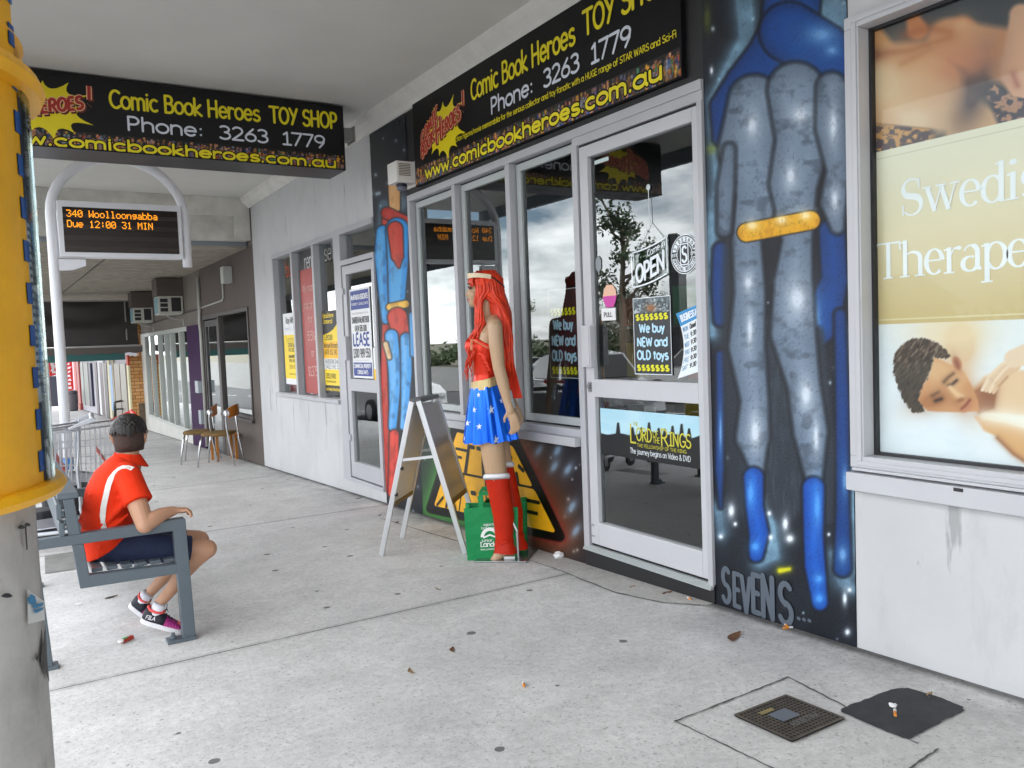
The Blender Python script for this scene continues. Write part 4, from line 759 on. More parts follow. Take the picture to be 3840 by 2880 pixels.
# toy shop door
tw = mat('notice_white', (.80, .86, .90), .45); dol = mat('dollar_yellow', 'e6e21c', .45); cyan = mat('notice_blue', 'b8dff2', .45); blkn = mat('notice_black', (.016, .02, .026), .35)
def webuy(y0, y1, z0, z1, x, label):
    o, F, w, h = board('buying_notice', label, 'notice', y0, y1, z0, z1, x, blkn, 'we buy toys notices')
    if 'door' in label:
        mb = MB(); rr = np.random.default_rng(3); 
    label_on(F, o, [('We buy', w/2, h*.55, h*.11, w*.68, .24, 'c'), ('NEW and', w/2, h*.37, h*.11, w*.82, .24, 'c'), ('OLD toys', w/2, h*.20, h*.11, w*.84, .24, 'c')], cyan)
    label_on(F, o, [('$$$$$$$', w/2, h*.71, h*.075, w*.88, .25, 'c'), ('$$$$$$$', w/2, h*.05, h*.075, w*.88, .25, 'c')], dol, 'dollar_signs')
    e = .004; patch(F, o, 'border', tw, [(0, w, 0, e), (0, w, h-e, h), (0, e, e, h-e), (w-e, w, e, h-e)], .0008); return o, F, w, h
A = WX(2374, 1120, .008); B = WX(2518, 1400, .008)
o, F, w, h = webuy(3.137, 3.43, 1.037, 1.447, .0105, 'black toy buying notice with dollar signs inside the shop door')
p = Paint((.0085, 3.422, 1.037+h*.80), (0, -1, 0), (0, 0, 1), w-.016, h*.185, 60, 34); p.fill('4a565e'); p.mix((fbm(p.X/6, p.Y/6, 4)-.4)*3, 'c4d2d6'); p.mix((fbm(p.X/9, p.Y/9, 14)-.5)*3, '1c242a'); p.glow(p.ell((2440, 1155), 10, 8), 'a05a20', 6, .8); p.build('collage_print', matattr('collage', .4), o)
webuy(4.0, 4.31, .997, 1.55, .058, 'black toy buying notice behind the third window light')
A = WX(2366, 905, -.012); oi = thing('open_sign', 'clear curled open sign hung by strings inside the shop door', 'sign', (.0, 3.30, 1.30))
Ya, Yb = 3.425, 3.148; w = Ya-Yb
Fo = Flat((.006, Ya, 1.506), (0, -1, 0), (0, .0, 1), (-1, 0, 0)); rise = lambda x, y: (x, y+.045*(x/w)**2+.010*x/w)
mb = MB(); mb.loft([[Fo(w*i/12, rise(w*i/12, b)[1], 0) for i in range(13)] for b in (0, .185)], cap=False, closed=False); mb.build('sheet', glass_mat('clear_sheet', .86, .3, .0), oi)
mb = MB()
for pts in ([(0, 0)]+[(w*i/12, 0) for i in range(1, 13)], [(w*i/12, .185) for i in range(13)], [(0, 0), (0, .185)], [(w, 0), (w, .185)]): ribbon(mb, Fo, [rise(*q) for q in pts], .008, .001)
text(mb, Fo, 'OPEN', .03, .022, .088, w*.84, .19, .0014, warp=lambda x, y: rise(x, y+.06*(x-.03))); text(mb, Fo, 'Come in', w*.46, .138, .034, w*.5, .12, .0014, warp=lambda x, y: rise(x, y+.06*(x-w*.4)))
mb.build('lettering', tw, oi)
kn = WX(2431, 702, .006); mb = MB(); mb.tube([kn, WX(2436, 835, .006)], .0018, 5); mb.tube([WX(2436, 835, .006), Fo(.03, .187)], .0018, 5); mb.tube([WX(2436, 835, .006), Fo(w-.03, .235)], .0018, 5); mb.build('string', tw, oi)
mb = MB(); mb.ball(kn, .006, .016, .016); mb.build('suction_cup', mat('milky_plastic', (.6, .66, .66), .3), oi, smooth=True)
c = WX(2562, 953, .002); R0 = (WX(2562, 880)[2]-WX(2562, 1030)[2])/2
sk = thing('reseller_sticker', 'round black and white reseller sticker on the shop door glass', 'sticker', (0, c[1], c[2]-R0)); Fs = Flat((.0118, c[1], c[2]), (0, -1, 0), (0, 0, 1), (-1, 0, 0))
def disc(mb, r, d, n=40): mb.poly([Fs(r*math.cos(2*PI*k/n), r*math.sin(2*PI*k/n), d) for k in range(n)])
mb = MB(); disc(mb, R0, 0); mb.build('disc', tw, sk); mb = MB(); disc(mb, R0*.955, .0004); mb.build('black_ring', ink, sk); mb = MB(); disc(mb, R0*.90, .0008); mb.build('white_ring', tw, sk)
mb = MB(); disc(mb, R0*.62, .0012); mb.poly([Fs(a, b, .0014) for a, b in ((-R0*.93, -R0*.17), (R0*.93, -R0*.17), (R0*.93, R0*.17), (-R0*.93, R0*.17))]); mb.build('black_disc', ink, sk)
mb = MB(); disc(mb, R0*.56, .0018); mb.build('white_ring', tw, sk); mb = MB(); disc(mb, R0*.52, .0022); mb.build('black_disc', ink, sk)
mb = MB(); 
for a, b, q, e in ((-.3, -.55, -.24, .55), (.24, -.55, .3, .55), (-.24, .49, .24, .55), (-.24, -.55, .24, -.49)): mb.poly([Fs(x*R0, y*R0, .0028) for x, y in ((a, b), (q, b), (q, e), (a, e))])
text(mb, Fs, 'S', 0, -.38*R0, .76*R0, .38*R0, .17, .0028, align='c'); text(mb, Fs, 'EST.', -.9*R0, -.06*R0, .13*R0, .46*R0, .22, .0028); text(mb, Fs, '1994', .44*R0, -.06*R0, .13*R0, .44*R0, .22, .0028); mb.build('white_lettering', tw, sk)
def ringtext(mb, t, r, h, a0, a1, flip=False):
    n = len(t)
    for i, ch in enumerate(t):
        an = math.radians(a0+(a1-a0)*i/(n-1)); cx, cy = r*math.cos(an), r*math.sin(an); rot = an-PI/2 if not flip else an+PI/2; ww = G[ch][0]*h*.9
        text(mb, Fs, ch, -ww/2, -h/2, h, ww, .2, .0016, warp=lambda x, y: (cx+x*math.cos(rot)-y*math.sin(rot), cy+x*math.sin(rot)+y*math.cos(rot)))
mb = MB(); ringtext(mb, 'SIDESHOW', .755*R0, .17*R0, 155, 25); ringtext(mb, 'OFFICIAL RESELLER', .755*R0, .15*R0, 200, 340, True); mb.build('black_lettering', ink, sk)
A = WX(2255, 1158, .01); B = WX(2308, 1200, .01); o, F, w, h = board('pull_sign', 'small white pull sign on the shop door beside the handle', 'sign', B[1], A[1], B[2], A[2], .010, pw); label_on(F, o, [('PULL', w/2, h*.3, h*.36, w*.62, .16, 'c')], ink)
A = WX(2258, 1070, .01); B = WX(2312, 1150, .01); mb = MB(); cy_, cz_ = (A[1]+B[1])/2, (A[2]+B[2])/2; hw, hh = (A[1]-B[1])/2, (A[2]-B[2])/2
tp = thing('hexagon_sticker', 'pink and peach hexagon sticker on the shop door above pull sign', 'sticker', (0, cy_, B[2])); Fh = Flat((.0118, cy_, cz_), (0, -1, 0), (0, 0, 1), (-1, 0, 0))
mb.poly([Fh(a*hw, b*hh, 0) for a, b in ((-1, 0), (-.8, .55), (-.4, 1), (.5, .95), (.9, .5), (1, 0))]); mb.build('upper_half', mat('sticker_peach', 'e8b79a', .4), tp)
mb = MB(); mb.poly([Fh(a*hw, b*hh, 0) for a, b in ((-1, 0), (1, 0), (.85, -.5), (.5, -1), (-.5, -1), (-.85, -.5))]); mb.build('lower_half', mat('sticker_magenta', 'c9389e', .4), tp)
A = WX(2229, 606, .01); B = WX(2281, 590, .01); mb = MB(); mb.box(.0105, .0118, B[1], A[1], A[2]-.018, A[2]+.004); tag(mb.build('door_label', mat('pale_label', (.55, .66, .64), .4)), 'narrow pale label stuck in the top corner of the shop door glass', 'sticker')
hx = WX(2243, 990, .01); mb = MB(); mb.poly([(.0118, hx[1]+.03*math.cos(t), hx[2]+.05*math.sin(t)) for t in [PI/6+PI*k/3 for k in range(6)]]); tag(mb.build('security_sticker', mat('grey_sticker', (.22, .25, .27), .4)), 'grey hexagon security sticker at left edge of the shop door glass', 'sticker')
# curled opening-hours notice
bh = thing('hours_notice', 'curled white and blue business hours notice at the right of the shop door', 'notice', (0, 2.98, 1.0))
Yh = WX(2532, 1250, .0)[1]; w = Yh-2.937; Fb = Flat((.0105, Yh, 1.04), (0, -1, 0), (0, 0, 1), (-1, 0, 0)); z0, z1 = 0, .33
def curl(a, b): k = (b-.165)/.165; return (a+.05*(1-a/w)*(1-k*k), b+.04*(a/w)-.02)
mb = MB(); mb.loft([[Fb(*curl(w*i/8, z0+(z1-z0)*j/10), .002) for i in range(9)] for j in range(11)], cap=False, closed=False); mb.build('sheet', tw, bh)
mb = MB(); mb.loft([[Fb(*curl(w*i/8, .265+(.33-.265)*j/3), .0028) for i in range(9)] for j in range(4)], cap=False, closed=False); mb.build('header', mat('header_blue', '2a8cc8', .4), bh)
mb = MB(); text(mb, Fb, 'BUSINESS H', .02, .283, .03, w-.03, .2, .0034, warp=curl); mb.build('white_lettering', tw, bh)
mb = MB(); mk = MB()
for i, (dname, hr) in enumerate((('MON', 'Closed'), ('TUE', '9:30'), ('WED', '9:30'), ('THU', '9:30'), ('FRI', '9:30'), ('SAT', '9:30'))):
    b = .232-i*.039; text(mb, Fb, dname, .012, b, .022, .048, .12, .0034, warp=curl); text(mk, Fb, hr, .075, b, .022, .055, .17, .0034, slant=.15, warp=curl)
mb.build('day_lettering', mat('day_blue', '6f9cc0', .5), bh); mk.build('hour_lettering', ink, bh)
# film poster in the lower door pane: pale sky, dark ridge with a plain line of walkers, title lettering
A = WX(2250, 1530, .01); B = WX(2630, 1758, .01); fp = thing('film_poster', 'wide dark film poster with pale sky in the lower door pane', 'poster', (0, 3.35, B[2]))
p = Paint((.0108, A[1], .57), (0, -1, 0), (0, 0, 1), A[1]-2.938, .265, 220, 90); p.fill('0d1114')
rid = 1622+(p.X-2250)*.03+6*np.sin(p.X/40)+5*np.sin(p.X/17); skyc = np.clip(.5-(p.Y-rid)/4, 0, 1); p.mix(skyc, 'a9d3e2'); p.mix(skyc*np.clip((fbm(p.X/70, p.Y/40, 2)-.4), 0, .6), 'd2e8ee')
for i, x in enumerate((2318, 2372, 2405, 2434, 2470, 2493, 2522, 2556, 2584)):
    hgt = [44, 28, 28, 48, 28, 26, 38, 46, 30][i]; y0 = 1628+(x-2250)*.03; p.put(p.cap((x, y0), (x, y0-hgt+8), 9, 5), '0b0f12', 3); p.put(p.ell((x, y0-hgt+3), 4.5, 5), '0b0f12', 2)
p.mix((fbm(p.X/40, p.Y/20, 8)-.5)*.5*(1-skyc), '242b2e')
p.build('print', matattr('film_print', .35), fp)
mb = MB(); Ff = Flat((.0102, A[1], .555), (0, -1, 0), (0, 0, 1), (-1, 0, 0)); tl = lambda q: A[1]-WX(*q)[1]
a0 = tl((2358, 1690)); a1 = tl((2585, 1700)); sp = lambda x, y: (x, y+.0*(x-a0))
text(mb, Ff, 'L', a0, .105, .10, .055, .10, .001); text(mb, Ff, 'ORD', a0+.055, .12, .068, .13, .12, .001); text(mb, Ff, 'OF', a0+.19, .152, .03, .045, .12, .001); text(mb, Ff, 'THE', a0+.19, .118, .03, .055, .12, .001); text(mb, Ff, 'R', a0+.25, .11, .085, .065, .11, .001); text(mb, Ff, 'INGS', a0+.315, .115, .068, a1-a0-.31, .12, .001)
text(mb, Ff, 'THE', a0+.03, .198, .02, .045, .12, .001); text(mb, Ff, 'THE FELLOWSHIP OF THE RING', a0+.06, .085, .017, a1-a0-.09, .13, .001); mb.build('title_lettering', mat('title_gold', 'c9c236', .4), fp)
mb = MB(); text(mb, Ff, 'The journey begins on Video & DVD', a0, .045, .028, a1-a0, .1, .001); mb.build('white_lettering', tw, fp)
# --- massage poster behind the right window: printed photographs above and below a cream and gold panel
mp_ = thing('massage_poster', 'large massage poster with printed photographs filling the right shop window', 'poster', (.06, .3, .74))
pm_ = matattr('poster_print', .4)
p = Paint((.06, 2.015, .738), (0, -1, 0), (0, 0, 1), 1.3, 1.672, 420, 560); p.fill('ece5d2')
zz = p.P[..., 2]; nz = fbm(p.X/120, p.Y/90, 71); 
top = zz > 1.933; bot = zz < 1.2565
p.mix(np.clip((1.933-zz)/.676, 0, 1), 'cfb580'); g2 = zz < 1.276
keep = p.C.copy(); p.fill('3c3f47')                             # upper photograph
p.mix(np.clip((p.X-3500)/300, 0, 1)*.4, '33343a')
def skin(d, soft=22, c='d9a078'): p.put(d, c, soft)
skin(p.chain([(3262, 150), (3300, 190), (3330, 260)], [60, 55, 80]), 24, 'd8945c'); skin(p.ell((3400, 330), 215, 170), 30, 'dca67a'); skin(p.chain([(3560, 140), (3610, 110), (3640, 170)], [60, 50, 60]), 26, 'cf7d4e'); skin(p.chain([(3420, 60), (3440, 110)], [24, 40]), 20, 'cf7f50'); skin(p.chain([(3560, 150), (3700, 190), (3840, 230)], [80, 95, 110]), 30, 'd6986c'); skin(p.chain([(3830, 60), (3860, 260), (3900, 330)], [46, 110, 110]), 16, 'dda888')
skin(p.chain([(3460, 380), (3600, 420), (3660, 500)], [110, 90, 120]), 40, 'deb088')
p.glow(p.ell((3320, 310), 40, 50), 'ecd0ac', 60, .8); p.glow(p.ell((3430, 450), 40, 22), 'ecd4b8', 30, .7); p.glow(p.chain([(3330, 210), (3480, 160), (3610, 90)], [6, 6, 6]), 'e9b48c', 26, .6); p.glow(p.chain([(3400, 130), (3480, 105), (3560, 120)], [6, 6, 4]), 'a8552c', 20, .55); p.glow(p.chain([(3300, 200), (3410, 190), (3560, 140)], [5, 4, 3]), 'b0683e', 20, .6); p.glow(p.chain([(3380, 240), (3480, 190)], [3, 3]), 'c07a4c', 16, .5)
p.glow(p.ell((3660, 330), 24, 70, 20), '4a4048', 34, .9); p.glow(p.ell((3280, 205), 18, 12), '8a5440', 14, .6); p.glow(p.ell((3620, 240), 70, 40, -20), 'cc8062', 40, .6); p.glow(p.cap((3800, 280), (3815, 320), 4), 'a8604e', 10, .7); p.glow(p.cap((3720, 210), (3760, 130), 3), 'bf7a54', 12, .6)
fl = np.clip((p.Y-(455+.10*(p.X-3264)))/10, 0, 1)*np.clip((3520-p.X)/40, 0, 1); pat = fbm(p.X/22, p.Y/16, 90); p.mix(fl, '5d4b50'); p.mix(fl*np.clip((pat-.5)*9, 0, 1), 'cf9a62')
fl = np.clip((p.Y-300)/20, 0, 1)*np.clip((p.X-3690-(.4*np.abs(p.Y-360)))/20, 0, 1)*(p.ell((3870, 250), 170, 120) > 0); p.mix(fl, '4c4550'); p.mix(fl*np.clip((pat-.5)*9, 0, 1), 'b88a72')
p.mix((nz-.5)*.3, '8e5a3c'); up = p.C.copy()
p.fill('e8ebf2'); p.mix((fbm(p.X/70, p.Y/40, 33)-.45)*.5, 'c9d0e0'); p.glow(p.ell((3600, 1290), 50, 70), 'd9a874', 30, .7); p.glow(p.ell((3560, 1240), 90, 40), 'f0d9b4', 40, .7)    # lower photograph
skin(sdp(p, [(3690, 1412), (3760, 1385), (3900, 1390), (3900, 1560), (3760, 1556), (3668, 1548), (3640, 1470)]), 14, 'e6c29e'); p.glow(sdp(p, [(3650, 1470), (3690, 1450), (3735, 1460), (3725, 1530), (3672, 1548)]), '7a3c22', 10, .8)   # shoulder and the shade of the neck
skin(sdp(p, [(3655, 1562), (3720, 1558), (3860, 1600), (3900, 1760), (3800, 1700), (3745, 1640), (3690, 1615)]), 12, 'dba672'); p.glow(p.chain([(3690, 1560), (3780, 1570), (3860, 1590)], [8, 14, 16]), 'f6ecdf', 22, .9); p.glow(p.chain([(3740, 1642), (3800, 1702), (3840, 1728)], [3, 3, 3]), '9a5c34', 7, .8)
fd = sdp(p, [(3505, 1338), (3567, 1367), (3611, 1388), (3643, 1443), (3668, 1506), (3672, 1541), (3611, 1546), (3516, 1544), (3478, 1540), (3438, 1497), (3455, 1452), (3487, 1405)]); skin(fd, 6, 'd69d70')
p.glow(p.ell((3520, 1395), 36, 22, 40), 'e8bd90', 24, .8); p.glow(p.ell((3575, 1480), 16, 40, -30), 'b97a4e', 20, .6); p.glow(p.ell((3500, 1500), 40, 18, -20), 'a8683e', 20, .75); p.glow(p.ell((3600, 1420), 20, 30, 30), 'e2b386', 18, .6); p.glow(p.ell((3640, 1480), 16, 34, -20), 'c98a5c', 16, .6)
p.put(np.maximum(p.ell((3589, 1362), 17, 26, -20), -99), 'c98a66', 5); p.glow(p.ell((3589, 1364), 5, 14, -20), '8a4c34', 5, .8)
p.glow(p.chain([(3556, 1445), (3572, 1440), (3588, 1426)], [2, 3, 2]), '41281c', 4, .95); p.glow(p.chain([(3540, 1432), (3556, 1415), (3576, 1400)], [3, 3, 2]), '5a3a28', 5, .7); p.glow(p.chain([(3508, 1503), (3530, 1496)], [3, 3]), '3c241a', 5, .9); p.glow(p.chain([(3496, 1484), (3520, 1470)], [3, 2]), '5a3a28', 5, .6)
p.glow(p.chain([(3562, 1452), (3590, 1480), (3606, 1492)], [4, 6, 8]), 'ebc59a', 8, .8); p.glow(p.ell((3603, 1500), 10, 5, -20), '94583a', 5, .8); p.glow(p.chain([(3606, 1533), (3622, 1520), (3637, 1500)], [2, 3, 2]), '8c4434', 4, .9); p.glow(p.chain([(3615, 1541), (3640, 1520)], [3, 3]), 'c67e62', 5, .7)
hr_ = sdp(p, [(3351, 1360), (3358, 1325), (3377, 1297), (3402, 1278), (3427, 1270), (3460, 1268), (3491, 1276), (3520, 1290), (3545, 1312), (3566, 1338), (3540, 1345), (3503, 1340), (3492, 1375), (3487, 1405), (3462, 1440), (3452, 1468), (3440, 1494), (3462, 1530), (3468, 1546), (3427, 1549), (3389, 1506), (3370, 1456), (3351, 1405)])
hn = fbm((p.X*.8+p.Y*.6)/5.5, (p.Y*.8-p.X*.6)/19, 44); p.put(hr_+(hn-.5)*16, '433329', 5); p.mix(np.clip(.5-hr_/8, 0, 1)*np.clip((hn-.46)*3, 0, .75)*np.clip((1450-p.Y)/120, .15, 1), '8f7d6c'); p.mix(np.clip(.5-hr_/8, 0, 1)*np.clip((.42-hn)*3, 0, .7), '1f1713')
for i in range(4): skin(p.chain([(3830-i*6, 1345+i*10), (3760+i*6, 1372+i*10), (3715+i*10, 1412+i*9), (3684+i*14, 1462+i*3)], [15, 13, 10, 7]), 4, ['ecd0b6', 'e4c2a4', 'ecd0b6', 'dfb997'][i]); p.glow(p.chain([(3760+i*6, 1383+i*10), (3715+i*10, 1422+i*9)], [1.5, 1.5]), 'b07c58', 3, .6)
skin(p.chain([(3800, 1345), (3880, 1320)], [34, 44]), 8, 'e8cbb0')
lo = p.C.copy(); p.C = keep; p.C[top] = up[top]; p.C[bot] = lo[bot]
p.mix(((np.abs(zz-1.905) < .0022)).astype(float)*.4, 'a89a72'); p.mix(((np.abs(zz-1.275) < .003)).astype(float)*.5, 'efe6c4')
p.build('print', pm_, mp_)
# serif lettering with thick and thin strokes
F = Flat((.0592, 2.015, 0), (0, -1, 0), (0, 0, 1), (-1, 0, 0)); mb = MB(); TH, tn = .022, .006
def lerp_w(n, a, b, c=None): return [a+(b-a)*math.sin(PI*i/(n-1)) for i in range(n)]
srn = [0]
def srf(x, y, w=.04): srn[0] = (srn[0]+1) % 7; ribbon(mb, F, [(x-w/2, y), (x+w/2, y)], tn, .0034+.0002*srn[0], False)
def stem(x, y0, y1, s0=True, s1=True): 
    ribbon(mb, F, [(x, y0), (x, y1)], TH*.82, .0014, False)
    if s0: srf(x, y0)
    if s1: ribbon(mb, F, [(x-.02, y1-.010), (x, y1-.002)], tn, .0001, False)
def big_S(x, b, h, w): 
    pts = arc(x+w/2, b+h*.75, w*.40, h*.245, 35, 235, 12)+arc(x+w/2, b+h*.26, w*.44, h*.26, 60, -150, 14); n = len(pts); ribbon(mb, F, pts, [tn+(TH*1.05-tn)*math.exp(-((i-n*.46)/(n*.2))**2) for i in range(n)], 0, False)
    ribbon(mb, F, [(x+w*.86, b+h*1.0), (x+w*.86, b+h*.72)], tn, .0028, False); ribbon(mb, F, [(x+w*.10, b+h*.0), (x+w*.10, b+h*.30)], tn, .0028, False)
def vee(x, b, h, w):
    srn[0] = (srn[0]+1) % 7; ribbon(mb, F, [(x, b+h), (x+w*.52, b)], TH*.8, .0007+.00015*srn[0], False); ribbon(mb, F, [(x+w*.5, b), (x+w, b+h)], tn, .0028, False); srf(x, b+h, .035); srf(x+w, b+h, .035)
def rnd_(x, b, h, w, a0, a1, n=22):
    pts = arc(x+w/2, b+h/2, w/2, h/2, a0, a1, n); ribbon(mb, F, pts, [tn+(TH*.85-tn)*abs(math.cos(math.radians(a0+(a1-a0)*i/n)))**1.4 for i in range(n+1)], 0, False)
def serif(word, x, b, h, xw):
    xh = h*.68
    for ch in word:
        if ch == 'S': big_S(x, b, h, .085); x += .105
        elif ch == 'w': vee(x, b, xh, .055); vee(x+.052, b, xh, .055); x += .128
        elif ch == 'e': rnd_(x, b, xh, .062, 5, 315); ribbon(mb, F, [(x+.004, b+xh*.55), (x+.06, b+xh*.55)], tn, .0028, False); x += .076
        elif ch == 'd': rnd_(x, b, xh, .064, 30, 330); stem(x+.062, b, b+h*1.02, False); srf(x+.068, b, .02); x += .086
        elif ch == 'i': stem(x+.015, b, b+xh); ribbon(mb, F, [(x+.012, b+h*.93), (x+.018, b+h*.935)], .019, .0003); x += .043
        elif ch == 's':
            pts = arc(x+.024, b+xh*.74, .021, xh*.25, 40, 240, 9)+arc(x+.025, b+xh*.27, .026, xh*.27, 65, -150, 10); n = len(pts); ribbon(mb, F, pts, [tn+(TH*.8-tn)*math.exp(-((i-n*.46)/(n*.22))**2) for i in range(n)], 0, False); x += .064
        elif ch in 'hn': 
            stem(x+.012, b, b+(h*1.02 if ch == 'h' else xh)); pts = [(x+.012, b+xh*.72)]+arc(x+.042, b+xh*.72, .03, xh*.27, 150, 0, 8)+[(x+.072, b)]; ribbon(mb, F, pts, [tn]*3+[tn+(TH*.8-tn)*min(1, i/5) for i in range(len(pts)-3)], .0003, False); srf(x+.072, b); x += .096
        elif ch == 'T': ribbon(mb, F, [(x, b+h), (x+.10, b+h)], tn*1.2, 0, False); stem(x+.05, b, b+h, True, False); [ribbon(mb, F, [(q, b+h), (q-.004 if q < x+.05 else q+.004, b+h*.78)], tn, .0028, False) for q in (x+.002, x+.098)]; x += .108
        elif ch == 'r': stem(x+.012, b, b+xh); ribbon(mb, F, [(x+.012, b+xh*.6), (x+.03, b+xh*.94), (x+.048, b+xh*.96), (x+.054, b+xh*.88)], [tn, tn, TH*.6, TH*.6], .0002, False); x += .062
        elif ch == 'a': rnd_(x, b, xh*.56, .052, 60, 330); pts = arc(x+.028, b+xh*.72, .024, xh*.27, 165, 0, 8)+[(x+.052, b+.01), (x+.066, b+.003)]; ribbon(mb, F, pts, [tn]*5+[TH*.8]*(len(pts)-6)+[tn], .0002, False); x += .074
        elif ch == 'p': stem(x+.012, b-h*.32, b+xh); rnd_(x+.010, b, xh, .064, 160, -150); x += .086
        elif ch == 'u': stem(x+.012, b+xh*.25, b+xh, False); pts = [(x+.012, b+xh*.26)]+arc(x+.042, b+xh*.28, .03, xh*.28, 180, 330, 7); ribbon(mb, F, pts, [TH*.8, TH*.8]+[tn]*(len(pts)-2), .0003, False); stem(x+.070, b, b+xh, True); x += .095
        elif ch == 't': stem(x+.02, b, b+xh*1.25, True, False); ribbon(mb, F, [(x, b+xh), (x+.045, b+xh)], tn, .0003, False); x += .055
        elif ch == 'c': rnd_(x, b, xh, .06, 40, 320); x += .07
        else: x += .05
serif('Swedish', .118, 1.668, .135, 1); serif('Therapeutic', .012, 1.437, .135, 1)
mb.build('white_lettering', mat('serif_white', (.86, .86, .90), .4), mp_)
# ================================================================ STREET FURNITURE AND THINGS ON THE FOOTPATH
bgrey = mat('bench_grey', (.095, .12, .14), .42, var=.08, scale=5, bump=.05, bscale=80)
steel = mat('dull_steel', '')
chrome = mat('chrome', (.62, .63, .65), .22, 1); galv = mat('galvanised_wire', (.50, .52, .55), .35, .6)
bench = thing('park_bench', 'dark grey metal slatted bench with flat arms bolted to the footpath', 'bench', (-2.5, 5.0, gz(5)))
def sh(x, y, z): return (x, y, z-SLOPE*(y-4.1))
for y in (4.1, 5.82):
    mb = MB(); T = Vector((0, .05, 0))
    mb.prism([sh(x, y, z) for x, z in ((-2.865, .415), (-2.865, .458), (-2.222, .466), (-2.217, .460), (-2.202, -.118), (-2.260, -.118), (-2.274, .411))], T)
    mb.prism([sh(x, y, z) for x, z in ((-2.865, .413), (-2.83, .413), (-2.80, -.118), (-2.85, -.118))], T)
    mb.prism([sh(x, y, z) for x, z in ((-2.697, .414), (-2.650, .413), (-2.636, .268), (-2.2682, .253), (-2.2662, .205), (-2.676, .213))], T)
    mb.build('end_frame', bgrey, bench, bevel=.004)
    mb = MB(); mb.prism([sh(x, y, z) for x, z in ((-2.708, .460), (-2.660, .4605), (-2.676, .622), (-2.720, .622))], T); mb.build('back_post', bgrey, bench, bevel=.004)
    for x0, x1 in ((-2.33, -2.2), (-2.9, -2.78)):
        mb = MB(); mb.box(x0, x1, y-.012, y+.062, gz(y)+.001, gz(y)+.016); mb.tube([(x0+.03, y+.025, gz(y)+.014), (x0+.03, y+.025, gz(y)+.045)], .009, 6); mb.tube([(x0+.03, y+.025, gz(y)+.016), (x0+.03, y+.025, gz(y)+.03)], .015, 6); mb.build('foot_plate', bgrey, bench, bevel=.002)
    for z in (.50, .535, .575): mb = MB(); mb.tube([sh(-2.735, y+.025, z), sh(-2.705, y+.025, z)], .008, 6); mb.build('bolt', steel, bench)
for i, (x, z, w, h) in enumerate(((-2.70, .636, .085, .026), (-2.738, .57, .022, .07), (-2.732, .49, .022, .06))):
    mb = MB(); mb.bar(sh(x, 4.1, z), sh(x, 5.87, z), w, h); mb.build('back_slat', bgrey, bench, bevel=.004)
for i in range(6):
    x = -2.60+i*.062; z = .277-.0025*i; mb = MB(); mb.bar(sh(x, 4.15, z), sh(x, 5.82, z), .046, .018); mb.build('seat_slat', bgrey, bench, bevel=.003)
# --- A-frame sandwich board
A_, B_, C_, D_ = [Vector((x, y, gz(y))) for x, y in ((-.858, 5.035), (-.419, 4.675), (-.532, 5.428), (-.093, 5.068))]
N_ = Vector((-.645, 4.855, .872)); Q_ = Vector((-.319, 5.248, .860))
af = thing('sandwich_board', 'blank aluminium A-frame sandwich board standing open by the painted wall', 'sign board', ((A_+D_)/2))
amet = mat('bright_aluminium', (.66, .67, .69), .3, .6)
sp_ = (B_-A_).normalized()*.022
for p, q in ((N_-sp_, A_), (N_+sp_, B_), (Q_-sp_, C_), (Q_+sp_, D_)):
    mb = MB(); mb.bar(p, q+Vector((0, 0, .004)), .034, .022, up=(Q_-N_)); mb.build('leg', amet, af, bevel=.003)
def onp(p, q, t): return p+(q-p)*t
nrm = (Q_-N_).normalized().cross((B_-N_).normalized()); nl = (Q_-N_).normalized().cross((A_-N_).normalized())
for (p, q, r, s, nn, mm) in ((N_+sp_, B_, Q_+sp_, D_, nrm, mat('board_face', (.42, .41, .41), .28, var=.06, scale=5)), (N_-sp_, A_, Q_-sp_, C_, nl, mat('board_inside', (.60, .585, .56), .45))):
    mb = MB(); e = (r-p).normalized()*.015; c = [onp(p, q, .03)+e, onp(p, q, .655)+e, onp(r, s, .655)-e, onp(r, s, .03)-e]; k = nn*.007; mb.prism([v-k for v in c], k*2); mb.build('panel', mm, af, bevel=.002)
    mb = MB(); mb.bar(onp(p, q, .667)+e*.5, onp(r, s, .667)-e*.5, .028, .03, up=(q-p)); mb.build('bottom_trim', mat('trim_brown', (.15, .10, .05), .5), af, bevel=.002)
mb = MB(); mb.bar(N_-e*.6+Vector((0, 0, .006)), Q_+e*.6+Vector((0, 0, .006)), .085, .03); mb.build('ridge_cap', mat('cap_grey', (.10, .105, .11), .4), af, bevel=.01)
for p, q in ((N_, 0), (Q_, 1)):
    a, b = ((A_, B_), (C_, D_))[q]; mb = MB(); mb.bar(onp(p, a, .375), onp(p, b, .36), .014, .018); mb.build('stay', amet, af)
mb = MB(); mb.tube([onp(N_, A_, .43), onp(N_, A_, .43)+sp_*.9], .012, 10); mb.tube([onp(N_, A_, .6), onp(N_, A_, .6)+sp_*.9], .012, 10); mb.build('rubber_stop', gasket, af)
